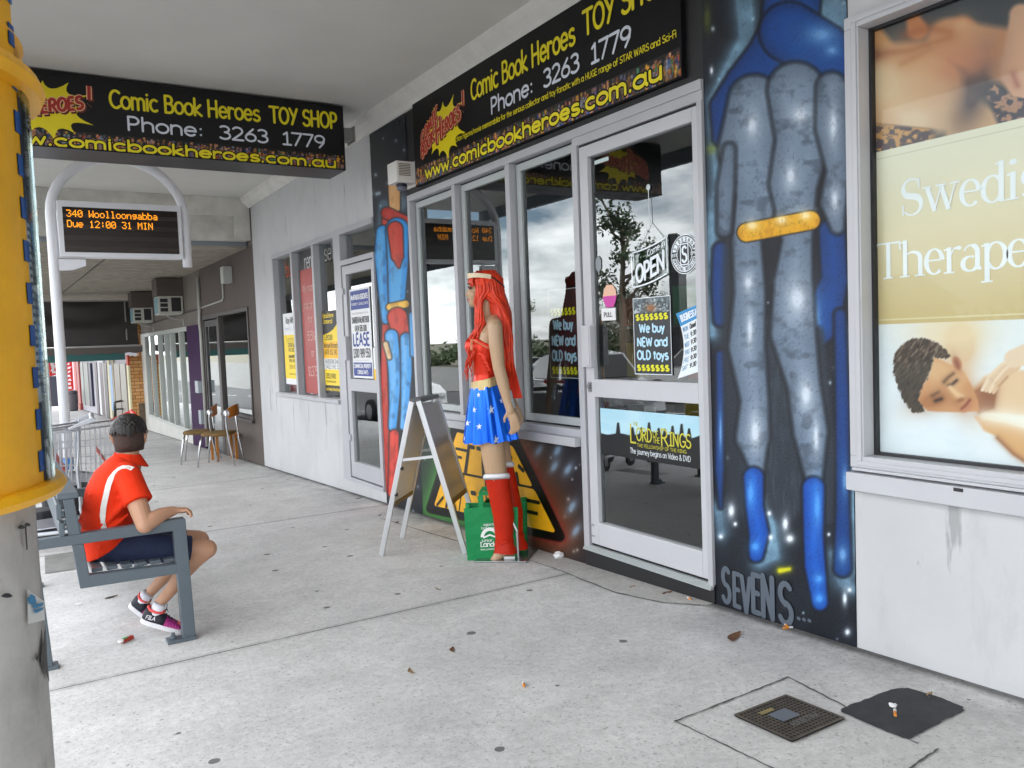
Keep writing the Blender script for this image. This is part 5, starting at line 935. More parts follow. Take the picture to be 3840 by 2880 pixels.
# --- green shopping bags behind the mannequin
green = mat('bag_green', '0d8a4c', .75, var=.06, scale=6, bump=.25, bscale=120)
def bag(name, label, P0, P1, dep, h, flare, seed):
    r = random.Random(seed); a = Vector(P0); b = Vector(P1); u = (b-a); w = u.length; u.normalize(); n = Vector((-u.y, u.x, 0))
    o = thing(name, label, 'shopping bag', a, group='green shopping bags at the mannequin'); rings = []
    for j in range(9):
        t = j/8; z = h*t; ring = []
        for k in range(28):
            s = k/28*4; sd = int(s); f = s-sd
            cx, cy = ((f, 0), (1, f), (1-f, 1), (0, 1-f))[sd]
            if sd in (1, 3): push = -.10*math.sin(PI*f)*t
            else: push = 0
            x = (cx-.5)*w*(1+flare*t)+(.5*w)+ (push*w*(1 if sd == 1 else -1)); y = (cy*1.0)*dep*(1+.1*t)
            q = a+u*x+n*(y+.010*math.sin(5*t+s*2+seed)+r.uniform(-.003, .003)); ring.append(q+Vector((0, 0, .002+z+.007*math.sin(s*2.4+seed)*t)))
        rings.append(ring)
    mb = MB(); mb.loft(rings, cap=False); mb.poly(rings[0][::-1]); body = mb.build('body', green, o, smooth=False)
    for y in (0, dep*1.05):
        mb = MB(); p = [a+u*(w*.27)+n*y+Vector((0, 0, h*.99)), a+u*(w*.25)+n*(y+.01)+Vector((0, 0, h*1.22)), a+u*(w*.33)+n*(y+.015)+Vector((0, 0, h*1.33)), a+u*(w*.56)+n*(y+.015)+Vector((0, 0, h*1.32)), a+u*(w*.66)+n*(y+.01)+Vector((0, 0, h*1.2)), a+u*(w*.63)+n*y+Vector((0, 0, h*.985))]
        mb.loft([[q-u*.0, q+n*.003, q+n*.003+u*.026*(1 if i in (0, 1, 4, 5) else 0)+Vector((0, 0, -.026 if i in (2, 3) else 0)), q+u*.026*(1 if i in (0, 1, 4, 5) else 0)+Vector((0, 0, -.026 if i in (2, 3) else 0))] for i, q in enumerate(p)])
        mb.build('handle', green, o)
    return o, Flat(a-n*.006, u, (0, 0, 1), -n), w
bag1, Fg, w = bag('green_bag', 'green fabric shopping bag with white printed logo left of the mannequin boots', (-.50, 4.50, gz(4.5)), (-.225, 4.33, gz(4.5)), .15, .33, .05, 1)
mb = MB(); bw = mat('bag_print', (.80, .86, .82), .6)
text(mb, Fg, 'Landca', w*.27, .092, .030, w*.40, .17, .008); text(mb, Fg, 'junior', w*.29, .122, .020, w*.22, .13, .008); text(mb, Fg, 'supporting', w*.34, .225, .016, w*.26, .12, .008); text(mb, Fg, 'local projects', w*.30, .203, .016, w*.34, .12, .008); text(mb, Fg, 'www.juniorlandcare', w*.27, .07, .012, w*.42, .12, .008)
pts = arc(.0, 0, .048, .052, 178, 2, 12); ribbon(mb, Fg, [(w*.46+x, .150+y) for x, y in pts], .021, .008, False); ribbon(mb, Fg, [(w*.46-.038, .150), (w*.46, .166), (w*.46+.038, .150)], .010, .0085)
mb.build('print', bw, bag1)
bag2, Fg2, w2 = bag('green_bag', 'taller green shopping bag standing behind the mannequin boots at right', (-.300, 4.60, gz(4.5)), (-.10, 4.44, gz(4.5)), .13, .335, .06, 5)
mb = MB(); text(mb, Fg2, 'coles', w2*.55, .07, .022, w2*.3, .18, .006); mb.build('print', bw, bag2)
# --- cafe chairs, model faces +x
def cafe_chair(label):
    o = thing('cafe_chair', label, 'chair', group='cafe chairs outside the grey shop')
    mb = MB(); out_ = [(.21*math.copysign(abs(math.cos(t))**.62, math.cos(t)), .225*math.copysign(abs(math.sin(t))**.62, math.sin(t))) for t in [2*PI*k/28 for k in range(28)]]
    mb.loft([[(x*s, y*s*(1+.08*(x > 0)), z) for x, y in out_] for s, z in ((.93, .425), (1, .432), (1.02, .447), (.97, .462), (.7, .472), (.2, .474))]); mb.build('seat', mat('brown_suede', (.21, .135, .055), .9, var=.3, scale=14, spec=.2), o, smooth=True, local=True)
    for s in (-1, 1):
        mb = MB(); mb.tube([(.17, s*.20, .43), (.20, s*.215, .3), (.225, s*.225, .15), (.235, s*.232, .004)], [.013, .015, .014, .011], 10); mb.build('leg', chrome, o, smooth=True, local=True)
        mb = MB(); mb.tube([(-.20, s*.25, .80), (-.185, s*.25, .70), (-.175, s*.245, .64), (-.185, s*.24, .5), (-.20, s*.235, .36), (-.235, s*.235, .15), (-.265, s*.235, .004)], [.012, .014, .015, .013, .013, .012, .010], 10); mb.build('leg', chrome, o, smooth=True, local=True)
        mb = MB(); mb.ball((-.19, s*.235, .735), .045, .012, .045, 12, 7); mb.build('back_bracket', mat('satin_steel', (.6, .6, .62), .35, .8), o, smooth=True, local=True)
    mb = MB(); R_ = []
    for i in range(17):
        t = -1+2*i/16; x = -.215-.055*(1-t*t); top = .80+.045*(1-t*t); bt = .685-.02*t*t; R_.append([(x, t*.235, bt), (x, t*.235, top), (x+.010, t*.235, top), (x+.010, t*.235, bt)])
    mb.loft(R_); mb.build('backrest', mat('bent_ply', 'c9782a', .35, var=.2, scale=4, coat=.3), o, local=True, bevel=.002)
    return o
c1 = cafe_chair('front one of two wood backed chairs with brown seat, nearest the camera'); c1.location = (-.42, 11.85, gz(11.85)); c1.rotation_euler = (0, 0, math.radians(151))
c2 = dup(c1, (-.56, 12.52, gz(12.52)), math.radians(163), 'rear one of two wood backed chairs, half hidden beside purple pillar')
for ch in c2.children:
    if ch.name.startswith('backrest'): ch.data = ch.data.copy(); ch.data.materials.clear(); ch.data.materials.append(mat('pale_ply', 'd9925c', .4, var=.12, scale=4))
st = thing('timber_stool', 'low timber stool with four square legs behind the two chairs', 'stool', (-.20, 12.46, gz(12.46)))
wd = mat('honey_timber', 'bd7c34', .45, var=.15, scale=5)
for x, y in ((-.37, 12.62), (-.36, 12.30), (-.09, 12.62), (-.07, 12.40)):
    mb = MB(); mb.box(x-.018, x+.018, y-.018, y+.018, gz(12.46)-.002, gz(12.46)+.37); mb.build('leg', wd, st, bevel=.002)
mb = MB(); mb.box(-.40, -.04, 12.27, 12.65, gz(12.46)+.37, gz(12.46)+.395); mb.build('seat', wd, st, bevel=.004)
# --- two nested shopping trolleys, model's handle at x = 0, front towards +x
def trolley(label):
    o = thing('shopping_trolley', label, 'trolley', group='nested shopping trolleys by the bench')
    def side(x, z, s):                                          # basket width narrows to the front
        return (x, s*(.265-.06*x/.85-.03*(.9-z)), z)
    top = lambda x: .93-.06*x/.85; bot = lambda x: .50+.05*x/.85
    mb = MB()
    for s in (-1, 1):
        for i in range(25):
            x = .02+i*.83/24; mb.tube([side(x, top(x), s), side(x*.97+.02, bot(x), s)], .0036, 5)
        for f in (.33, .66): mb.tube([side(.02, top(.02)*(1-f)+bot(.02)*f, s), side(.85, top(.85)*(1-f)+bot(.85)*f, s)], .003, 5)
    for i in range(13):
        y = -1+2*i/12; a = side(.85, top(.85), 1); b = side(.84, bot(.85), 1); mb.tube([(a[0], a[1]*y, a[2]), (b[0], b[1]*y, b[2])], .0026, 5); c = side(.03, bot(.03), 1); mb.tube([(b[0], b[1]*y, b[2]), (c[0], c[1]*y, c[2])], .0026, 5)
    for f in (.33, .66): a = side(.85, top(.85)*(1-f)+bot(.85)*f, 1); mb.tube([a, (a[0], -a[1], a[2])], .003, 5)
    mb.build('basket_wire', galv, o, local=True)
    mb = MB(); rim = [side(0, top(0), 1), side(.85, top(.85), 1), side(.85, top(.85), -1), side(0, top(0), -1)]; mb.tube(rim, .0075, 8); b_ = [side(0.02, bot(0), 1), side(.84, bot(.85), 1), side(.84, bot(.85), -1), side(.02, bot(0), -1)]; mb.tube(b_, .006, 8); mb.build('basket_rim', galv, o, local=True, smooth=True)
    mb = MB(); r2 = []
    for i in range(11): y = -.23+.046*i; mb.tube([(.02, y, .90), (.10, y*.94, .52)], .0026, 5)
    for t in (.02, .4, .75): mb.tube([(.02+.08*t, -.235, .90-.38*t), (.02+.08*t, .235, .90-.38*t)], .0036, 5)
    mb.tube([(.02, -.12, .905), (.0, -.12, .93), (-.005, -.05, .935), (0, 0, .97), (-.005, .05, .935), (0, .12, .93), (.02, .12, .905)], .005, 6); mb.build('rear_gate', galv, o, local=True)
    mb = MB(); mb.tube([(-.09, -.27, .985), (-.09, .27, .985)], .017, 12); mb.build('handle', mat('trolley_red', 'd8321c', .4), o, local=True, smooth=True)
    for s in (-1, 1):
        mb = MB(); mb.prism([(-.115, s*.27, .98), (-.09, s*.27, 1.008), (-.065, s*.27, .99), (.07, s*.27, .935), (.07, s*.27, .915), (-.1, s*.27, .963)], (0, s*.022, 0)); mb.build('handle_bracket', mat('trolley_red', ''), o, local=True, bevel=.004)
    mb = MB(); mb.prism([(.11, -.17, .60), (.11, .17, .60), (.19, .17, .74), (.19, -.17, .74)], (.008, 0, -.005)); fl = mb.build('child_seat_flap', mat('flap_red', 'd4564e', .45), o, local=True, bevel=.004)
    mb = MB(); F = Flat((.1075, .14, .60), (0, -1, 0), Vector((.08, 0, .14)).normalized(), Vector((-.14, 0, .08)).normalized()); text(mb, F, 'coles', .03, .045, .06, .22, .18, .002); mb.build('flap_print', mat('bag_print', ''), fl, local=True)
    mb = MB()
    for s in (-1, 1): mb.tube([(.0, s*.25, .90), (.03, s*.25, .62), (.02, s*.25, .20), (.02, s*.25, .15), (.80, s*.17, .15)], .011, 8)
    mb.tube([(.80, -.17, .15), (.80, .17, .15)], .011, 8); mb.tube([(.03, -.25, .30), (.03, .25, .30)], .008, 8)
    for i in range(14): y = -.2+.4*i/13; mb.tube([(.06, y, .20), (.78, y*.8, .17)], .003, 5)
    mb.build('frame', galv, o, local=True, smooth=True)
    for x, y in ((.04, .24), (.04, -.24), (.78, .17), (.78, -.17)):
        mb = MB(); mb.tube([(x, y-.016, .062), (x, y+.016, .062)], .060, 18); wl = mb.build('wheel', mat('rubber_black', (.025, .025, .027), .6), o, local=True, bevel=.004)
        mb = MB(); mb.prism([(x-.025, y-.022, .06), (x+.025, y-.022, .06), (x+.02, y-.022, .15), (x-.02, y-.022, .15)], (0, .004, 0)); mb.prism([(x-.025, y+.018, .06), (x+.025, y+.018, .06), (x+.02, y+.018, .15), (x-.02, y+.018, .15)], (0, .004, 0)); mb.build('fork', steel, wl, local=True)
    return o
t1 = trolley('red handled wire shopping trolley parked behind the seated boy'); t1.location = (-2.14, 7.15, gz(7.15)); t1.rotation_euler = (0, 0, math.radians(176))
t2 = dup(t1, (-2.44, 7.17, gz(7.17)), math.radians(176), 'front wire trolley pushed into the red handled one, nearest the kerb')
for ch in t2.children:
    if ch.name.startswith('handle'): ch.data = ch.data.copy(); ch.data.materials.clear(); ch.data.materials.append(galv)
# --- dark tub at the foot of the departure board's pole, bin-like
tb = thing('rubbish_tub', 'black plastic tub standing in front of the departure board pole', 'tub', (-2.52, 8.35, gz(8.35)))
mb = MB(); mb.lathe([(.16, 0), (.20, .38), (.215, .40), (.215, .42), (.195, .42), (.15, .03)], (-2.52, 8.35, gz(8.35)), 24); mb.build('body', mat('black_plastic', (.02, .02, .028), .45), tb, smooth=True)
mb = MB(); mb.lathe([(.205, .40), (.222, .41), (.222, .435), (.2, .44)], (-2.52, 8.35, gz(8.35)), 24); mb.build('rim', mat('black_plastic', ''), tb, smooth=True)
mb = MB(); mb.lathe([(.145, 0), (.15, .02), (.135, .22), (.12, .23)], (-2.74, 7.75, gz(7.75)), 22); tag(mb.build('black_bucket', mat('black_plastic', '')), 'upturned black bucket beyond the bench back at left', 'bucket')
# --- utility covers set in the footpath
def cover_frame(o, r, u, x, y, z=.003): pass
pc = thing('pit_cover', 'square cast iron grid pit cover with a grey name plate', 'pit cover', (-.73, 1.81, gz(1.81)))
def gp(x, y, d): return (x, y, gz(y)+d)
def gquad(mb, x0, x1, y0, y1, d): mb.poly([gp(x0, y0, d), gp(x1, y0, d), gp(x1, y1, d), gp(x0, y1, d)])
iron = mat('cast_iron', (.15, .125, .095), .6, .2, var=.4, scale=30)
mb = MB(); gquad(mb, -.868, -.603, 1.692, 1.936, .005); mb.build('plate', mat('pit_black', (.022, .021, .02), .7), pc)
mb = MB(); e = .012
for a in ((-.868, -.603, 1.692, 1.692+e), (-.868, -.603, 1.936-e, 1.936), (-.868, -.868+e, 1.692+e, 1.936-e), (-.603-e, -.603, 1.692+e, 1.936-e)): gquad(mb, *a, .010)
for i in range(1, 15): x = -.856+i*.241/15; gquad(mb, x-.0028, x+.0028, 1.704, 1.924, .009)
for i in range(1, 14): y = 1.704+i*.22/14; gquad(mb, -.856, -.615, y-.0028, y+.0028, .0094)
mb.build('grid', iron, pc)
mb = MB(); gquad(mb, -.785, -.700, 1.795, 1.862, .0115); mb.build('name_plate', mat('plate_grey', (.20, .22, .24), .4, .3), pc)
mb = MB(); gquad(mb, -.80, -.735, 1.872, 1.892, .0118); mb.build('sticker', mat('old_brass', (.30, .24, .10), .6), pc)
mb = MB(); F = Flat((-.785, 1.752, gz(1.752)+.012), (1, 0, 0), (0, 1, -.03), (0, 0, 1)); text(mb, F, 'ADDICTAV', 0, 0, .022, .13, .2, 0); mb.build('raised_lettering', mat('worn_iron', (.20, .19, .17), .5, .3), pc)
mb = MB(); J = .0085                                            # saw cut round the concrete surround
for a, b in (((-1.045, 2.032), (-.462, 2.042)), ((-.462, 2.042), (-.575, 1.46)), ((-1.045, 2.032), (-1.03, 1.36)), ((-1.03, 1.36), (-.56, 1.40))):
    n = 30; ribbon(mb, lambda x, y, d: Vector((x, y, gz(y)+.0035)), [(a[0]+(b[0]-a[0])*i/n+random.uniform(-.002, .002), a[1]+(b[1]-a[1])*i/n+random.uniform(-.002, .002)) for i in range(n+1)], [random.uniform(.004, .010) for _ in range(n+1)], 0)
tag(mb.build('surround_joint', mat('crack_dirt', '')), kind='structure')
mb = MB(); out_ = [(-.565, 1.735), (-.545, 1.752), (-.40, 1.748), (-.25, 1.735), (-.222, 1.712), (-.212, 1.60), (-.222, 1.52), (-.245, 1.498), (-.40, 1.492), (-.56, 1.488), (-.578, 1.505), (-.574, 1.62)]
rr_ = random.Random(3); P_ = []
for i in range(len(out_)):
    for k in range(6):
        t = k/6; a, b = out_[i], out_[(i+1) % len(out_)]; P_.append((a[0]*(1-t)+b[0]*t+rr_.uniform(-.0025, .0025), a[1]*(1-t)+b[1]*t+rr_.uniform(-.004, .004)))
mb.poly([gp(x, y, .004) for x, y in P_])
tag(mb.build('rubber_cover', mat('rubber_mat', (.040, .043, .048), .75, var=.35, scale=14, bump=.7, bscale=170)), 'dark stippled rubber pit cover with rounded corners set in the footpath', 'pit cover')
mb = MB(); mb.poly([gp(x, y, .004) for x, y in ((-2.74, 6.87), (-2.56, 6.86), (-2.57, 6.20), (-2.76, 6.21))]); tag(mb.build('grey_pit_lid', mat('pit_lid', (.27, .265, .25), .8, var=.3, scale=9)), 'old grey concrete pit lid beneath the far end of the bench', 'pit cover')
# --- litter
leafm = [mat('leaf_brown', (.16, .075, .035), .7), mat('leaf_tan', (.30, .20, .10), .7), mat('leaf_dark', (.07, .045, .03), .7)]
LEAF = [((-2.46, 5.218), .075, 20, 2, 'dry brown curled leaf lying under the bench'), ((-.29, 2.46), .13, 25, 0, 'long thin brown leaf lying in front of the painted pier'), ((-1.314, 3.138), .06, 60, 0, 'small brown leaf alone on the open middle of the footpath'), ((-.312, 6.012), .05, 30, 0, 'brown leaf behind the sandwich board legs'), ((-.06, 3.143), .07, 0, 0, 'brown leaf at the foot of the shop door step'), ((-1.562, 3.031), .06, 80, 1, 'pale tan leaf on the footpath left of centre'), ((-.221, 1.628), .05, 20, 1, 'tan leaf lying on the edge of the rubber pit cover'), ((-.93, 4.05), .05, 100, 1, 'faint tan leaf on the footpath before the sandwich board'), ((-.12, 3.35), .045, 10, 1, 'tan leaf against the black step under the door'), ((-.30, 6.4), .05, 40, 0, 'reddish leaf on the footpath by the white wall'), ((-.10, 7.4), .07, 15, 2, 'dark leaf at the base of the white office wall')]
for (x, y), ln, a, m_, lb_ in LEAF:
    a = math.radians(a); o = MB(); n = 9; L_, R2 = [], []
    for i in range(n):
        t = i/(n-1); w = ln*.16*math.sin(PI*t)**.8+.0006; cx = (t-.5)*ln; z = .003+.004*(2*t-1)**2*ln/.07; cyy = .12*ln*math.sin(PI*t)
        for s, Lq in ((1, L_), (-1, R2)): 
            px, py = cx, cyy+s*w; Lq.append((x+px*math.cos(a)-py*math.sin(a), y+px*math.sin(a)+py*math.cos(a), gz(y)+z+.0015*(s+1)))
    o.loft([L_, [((p[0]+q[0])/2, (p[1]+q[1])/2, min(p[2], q[2])-.001) for p, q in zip(L_, R2)], R2], cap=False, closed=False); tag(o.build('dry_leaf', leafm[m_]), lb_, 'leaf', 'dry leaves on the footpath')
for (x, y), a, ln, lb_ in [((-.012, 2.425), 60, .05, 'two tone cigarette butt at the foot of the painted pier'), ((-.03, 2.40), -20, .045, 'second cigarette butt crossing the first at the painted pier'), ((-.44, 1.62), 35, .05, 'cigarette butt lying in the middle of the rubber pit cover'), ((-.045, 3.0), 70, .035, 'cigarette butt beside the door step at the pier'), ((-1.28, 2.62), 60, .035, 'pale cigarette butt on the open footpath below the leaf')]:
    a = math.radians(a); d = Vector((math.cos(a), math.sin(a), 0)); c = Vector((x, y, gz(y)+.006)); o = thing('cigarette_butt', lb_, 'cigarette butt', c, group='cigarette butts on the footpath')
    mb = MB(); mb.tube([c-d*ln/2, c+d*ln*.1], .005, 7); mb.build('filter', mat('filter_orange', 'd8862e', .7), o); mb = MB(); mb.tube([c+d*ln*.1, c+d*ln/2], .005, 7); mb.build('paper', mat('white_paper', ''), o)
def crumple(name, label, cat, c, r, m, seed, fl=.6):
    rr = np.random.default_rng(seed); me = bpy.data.meshes.new(name); b = bmesh.new(); bmesh.ops.create_icosphere(b, subdivisions=3, radius=r)
    for v in b.verts: v.co *= .65+.6*vnoise(np.array(v.co.x/r*2.6+9), np.array(v.co.y/r*2.6+v.co.z/r*3+seed), seed); v.co.z *= fl
    lo = min(v.co.z for v in b.verts); [setattr(v.co, 'z', v.co.z-lo) for v in b.verts]
    b.to_mesh(me); o = link(me, name, m); o.location = c; return tag(o, label, cat)
crumple('crumpled_tissue', 'crumpled white tissue on the ground right of the mannequin base', 'tissue', (-.035, 4.16, gz(4.16)), .035, mat('tissue_white', (.82, .82, .82), .8), 3)
crumple('paper_scrap', 'tiny white paper scrap on the dark rubber pit cover', 'paper scrap', (-.40, 1.655, gz(1.655)+.004), .014, mat('tissue_white', ''), 5, .4)
jp = thing('juice_carton', 'small crushed red and green drink carton with white cap on the footpath', 'carton', (-2.49, 4.28, gz(4.28)))
mb = MB(); mb.prism([(-2.505, 4.262, gz(4.27)+.002), (-2.45, 4.30, gz(4.27)+.002), (-2.462, 4.318, gz(4.27)+.002), (-2.517, 4.28, gz(4.27)+.002)], (0, 0, .018)); mb.build('box', mat('carton_red', 'a83226', .45), jp, bevel=.003)
mb = MB(); mb.poly([(-2.498, 4.270, gz(4.27)+.0205), (-2.474, 4.287, gz(4.27)+.0205), (-2.484, 4.302, gz(4.27)+.0205), (-2.508, 4.285, gz(4.27)+.0205)]); mb.build('green_panel', mat('carton_green', '1f9a3c', .45), jp)
mb = MB(); mb.lathe([(.013, 0), (.014, .006), (.012, .010)], (-2.513, 4.262, gz(4.262)+.012), 16); mb.build('cap', mat('white_plastic', ''), jp)
mb = MB(); mb.poly([gp(-2.63+.02*math.cos(t), 5.21+.03*math.sin(t), .003) for t in [2*PI*k/9 for k in range(9)]]); tag(mb.build('bottle_top', mat('white_paper', '')), 'small flat pale bottle top on the footpath under the bench', 'bottle top')
from mathutils.bvhtree import BVHTree
# ================================================================ SEATED BOY
boy = thing('person', 'boy in red shirt and white braces sitting on the bench, head turned away', 'person', (-2.5, 4.35, gz(4.35)))
skin_m = mat('boy_skin', (.50, .27, .165), .5, var=.06, scale=9)
skin_m.node_tree.nodes['Principled BSDF'].inputs['Subsurface Weight'].default_value = .08
skin_m.node_tree.nodes['Principled BSDF'].inputs['Subsurface Radius'].default_value = (.02, .008, .004)
HC = Vector((-2.402, 4.405, .853)); hf = Vector((.30, .95, 0)).normalized(); hr = Vector((hf.y, -hf.x, 0)); hz = Vector((0, 0, 1))
Hm = Matrix((hr, hf, hz)).transposed()                           # head frame: x right, y forward, z up
def hp(x, y, z): return HC+Hm @ Vector((x, y, z))
mb = MB()
mb.ball(hp(0, -.008, .022), .070, .087, .074, 18, 12, Hm); mb.ball(hp(0, .022, -.035), .055, .060, .062, 16, 10, Hm); mb.ball(hp(0, .056, -.072), .028, .024, .022, 12, 8, Hm); mb.ball(hp(0, -.03, -.04), .052, .05, .05, 14, 9, Hm)
mb.tube([hp(0, .078, .0), hp(0, .094, -.028), hp(0, .086, -.034)], [.008, .012, .009], 8, rnd=True)
for s in (-1, 1):
    mb.ball(hp(s*.036, .058, -.018), .022, .018, .02, 10, 7, Hm); mb.ball(hp(s*.03, .07, .018), .022, .012, .008, 10, 7, Hm)
    E_ = [hp(s*.070, -.006, -.035), hp(s*.074, -.012, -.018), hp(s*.080, -.018, .002), hp(s*.080, -.022, .018), hp(s*.074, -.012, .024), hp(s*.071, .0, .012)]
    mb.tube(E_, [.007, .007, .007, .0075, .007, .006], 8, rnd=True); mb.ball(hp(s*.073, -.012, -.005), .006, .013, .022, 10, 7, Hm)
mb.tube([hp(0, -.02, -.05), hp(.0, -.035, -.095), Vector((-2.418, 4.37, .70))], [.048, .045, .058], 16, rnd=True)
# right arm over the bench arm, left arm in the lap
mb.tube([(-2.440, 4.235, .67), (-2.425, 4.18, .60), (-2.41, 4.125, .53), (-2.398, 4.085, .462)], [.046, .047, .045, .038], 14, rnd=True)
mb.tube([(-2.398, 4.085, .462), (-2.36, 4.10, .482), (-2.31, 4.122, .496), (-2.265, 4.14, .500)], [.038, .038, .032, .024], 14, rnd=True)
mb.tube([(-2.268, 4.138, .499), (-2.235, 4.148, .499), (-2.215, 4.152, .494)], [.022, .026, .022], 12, rnd=True, flat=.62)
for i, (dy, ln) in enumerate(((-.026, .036), (-.009, .045), (.009, .043), (.024, .034))):
    p0 = Vector((-2.222, 4.150+dy*.9, .496)); mb.tube([p0, p0+Vector((ln*.5, dy*.25, .004)), p0+Vector((ln*.82, dy*.35, -.010)), p0+Vector((ln*.9, dy*.4, -.030))], [.0085, .0080, .0075, .0065], 8, rnd=True)
mb.tube([(-2.25, 4.165, .497), (-2.235, 4.186, .488), (-2.215, 4.192, .478)], [.010, .009, .0075], 8, rnd=True)
mb.tube([(-2.43, 4.505, .67), (-2.43, 4.545, .56), (-2.42, 4.555, .45)], [.045, .043, .036], 12, rnd=True); mb.tube([(-2.42, 4.555, .45), (-2.36, 4.52, .40), (-2.29, 4.48, .385)], [.036, .032, .022], 12, rnd=True)
mb.ball((-2.265, 4.468, .385), .035, .028, .016)
for i in range(4): p0 = Vector((-2.245, 4.452+i*.012, .388)); mb.tube([p0, p0+Vector((.025, -.004, .0)), p0+Vector((.038, -.006, -.012))], [.008, .0075, .0065], 7, rnd=True)
mb.tube([(-2.275, 4.445, .39), (-2.255, 4.435, .39), (-2.24, 4.432, .385)], [.009, .008, .007], 7, rnd=True)
# torso core and legs (under the clothes)
mb.tube([(-2.50, 4.37, .35), (-2.50, 4.37, .52), (-2.45, 4.37, .66)], [.085, .09, .085], 14, rnd=True)
mb.tube([(-2.43, 4.235, .665), (-2.43, 4.37, .69), (-2.43, 4.505, .665)], [.045, .055, .045], 12, rnd=True)
for s, yk, kx in ((0, 4.245, -2.103), (1, 4.47, -2.095)):
    hip = Vector((-2.50, 4.30+s*.14, .335)); knee = Vector((kx, yk, .270)); ank = Vector(((-2.335, 4.262, .034), (-2.342, 4.527, .022))[s])
    mb.tube([hip, hip*.5+knee*.5, hip*.15+knee*.85, knee+Vector((.0, 0, -.002))], [.072, .068, .053, .050], 16, rnd=True)
    mid = knee*.62+ank*.38+Vector((-.016, 0, .004)); mb.tube([knee+Vector((-.004, 0, -.006)), knee*.8+ank*.2+Vector((-.01, 0, 0)), mid, knee*.25+ank*.75, ank, ank+Vector((-.018, 0, -.035))], [.046, .042, .044, .031, .026, .026], 16, rnd=True)
body = mb.blob('body', skin_m, boy, .0042, 3)
for s in (-1, 1):
    e = MB(); e.ball(hp(s*.029, .073, .008), .010, .008, .008, 12, 8, Hm); e.build('eye', mat('eye_dark', (.03, .02, .02), .2), boy, smooth=True)
m_ = MB(); m_.tube([hp(-.02, .079, -.056), hp(0, .086, -.055), hp(.02, .079, -.056)], [.004, .006, .004], 8, rnd=True); m_.build('mouth', mat('lip', (.42, .15, .12), .5), boy, smooth=True)
# hair: long dark top over a close clipped back and sides
hair_m = mat('dark_hair', (.014, .010, .009), .42, var=.4, scale=40, bump=.5, bscale=160); clip_m = mat('clipped_hair', (.060, .036, .028), .85, var=.3, scale=60, bump=.25, bscale=300)
mb = MB()
def cap_shell(zlow, grow, back):
    rings = []
    for i in range(9):
        t = i/8; ph = math.radians(90*t) if False else 0
        ring = []
        for k in range(28):
            a = 2*PI*k/28; x = math.cos(a); y = math.sin(a)
            zl = zlow(a); z = zl+(.104-zl)*math.sin(t*PI/2); q = max(0.0, 1-((z-.022)/.086)**2) if z > .022 else 1-.16*((.022-z)/.08)**2
            f = math.sqrt(max(0, q)); ring.append(hp(x*(.070+grow)*f, -.008+y*(.087+grow)*f, z+ (grow if t > .6 else 0)))
        rings.append(ring)
    return rings
mb.loft(cap_shell(lambda a: (-.072 if math.sin(a) < .1 else (-.03 if math.sin(a) < .55 else .055)) if math.sin(a) < -.2 or True else 0, .0025, 1)); mb.build('clipped_hair', clip_m, boy, smooth=True)
mb = MB(); rr = random.Random(11)
for i in range(420):
    a = rr.uniform(0, 2*PI); el = rr.uniform(.02, 1.45); x, y = math.cos(a)*math.cos(el), math.sin(a)*math.cos(el); z = math.sin(el)
    p0 = hp(x*.066, -.008+y*.083, .022+z*.078); fwd = y > .35
    tx = math.cos(a+rr.uniform(-.5, .5))*.03; ty = math.sin(a)*.03; q = hp(x*.0745+tx*.12, -.007+y*.091+ty*.15, max(.010, .030+z*.078)); e = hp(x*.076+tx*.3, -.008+y*.092+ty*.3, max(-.004 if not fwd else .02, .012+z*.072-.012))
    mb.tube([p0, q, e], [.0065, .006, .0025], 6, rnd=True)
mb.ball(hp(0, -.005, .036), .0765, .0935, .0745, 24, 16, Hm)
mb.blob('hair', hair_m, boy, .0034, 2)
# shirt
shirt_m = mat('red_shirt', (.74, .035, .006), .8, var=.10, scale=9, bump=.55, bscale=22, spec=.2)
mb = MB()
def ell_ring(c, rx, ry, tilt=0, n=24): 
    c = Vector(c); return [c+Vector((rx*math.cos(2*PI*k/n)*math.cos(tilt), ry*math.sin(2*PI*k/n), rx*math.cos(2*PI*k/n)*math.sin(tilt))) for k in range(n)]
mb.loft([ell_ring((-2.535, 4.37, .335), .118, .155, .55), ell_ring((-2.530, 4.37, .375), .118, .162, .36), ell_ring((-2.528, 4.37, .44), .114, .160, .1), ell_ring((-2.522, 4.37, .52), .112, .158, -.05), ell_ring((-2.505, 4.37, .60), .108, .160, -.15), ell_ring((-2.478, 4.37, .665), .096, .160, -.30), ell_ring((-2.447, 4.37, .715), .072, .125, -.45), ell_ring((-2.430, 4.372, .745), .055, .075, -.5)])
mb.tube([(-2.44, 4.285, .690), (-2.438, 4.225, .672), (-2.422, 4.175, .605), (-2.410, 4.148, .560)], [.060, .062, .062, .066], 16, rnd=False)
mb.tube([(-2.44, 4.455, .690), (-2.43, 4.51, .668), (-2.43, 4.545, .60), (-2.425, 4.55, .56)], [.060, .060, .060, .062], 16)
for q_ in ([(-2.43, 4.205, .62), (-2.48, 4.203, .54), (-2.55, 4.212, .47), (-2.60, 4.25, .44)], [(-2.45, 4.21, .50), (-2.52, 4.205, .45), (-2.60, 4.235, .40)], [(-2.44, 4.215, .44), (-2.52, 4.207, .40), (-2.58, 4.225, .36)], [(-2.62, 4.30, .50), (-2.635, 4.36, .47), (-2.632, 4.44, .49)], [(-2.60, 4.28, .60), (-2.60, 4.36, .585), (-2.57, 4.46, .61)]): mb.tube(q_, [.007]+[.016]*(len(q_)-2)+[.006], 8, rnd=True)
mb.tube([(-2.425, 4.13, .575), (-2.46, 4.20, .59), (-2.52, 4.24, .56), (-2.57, 4.25, .50)], [.010, .014, .012, .006], 6, rnd=True)
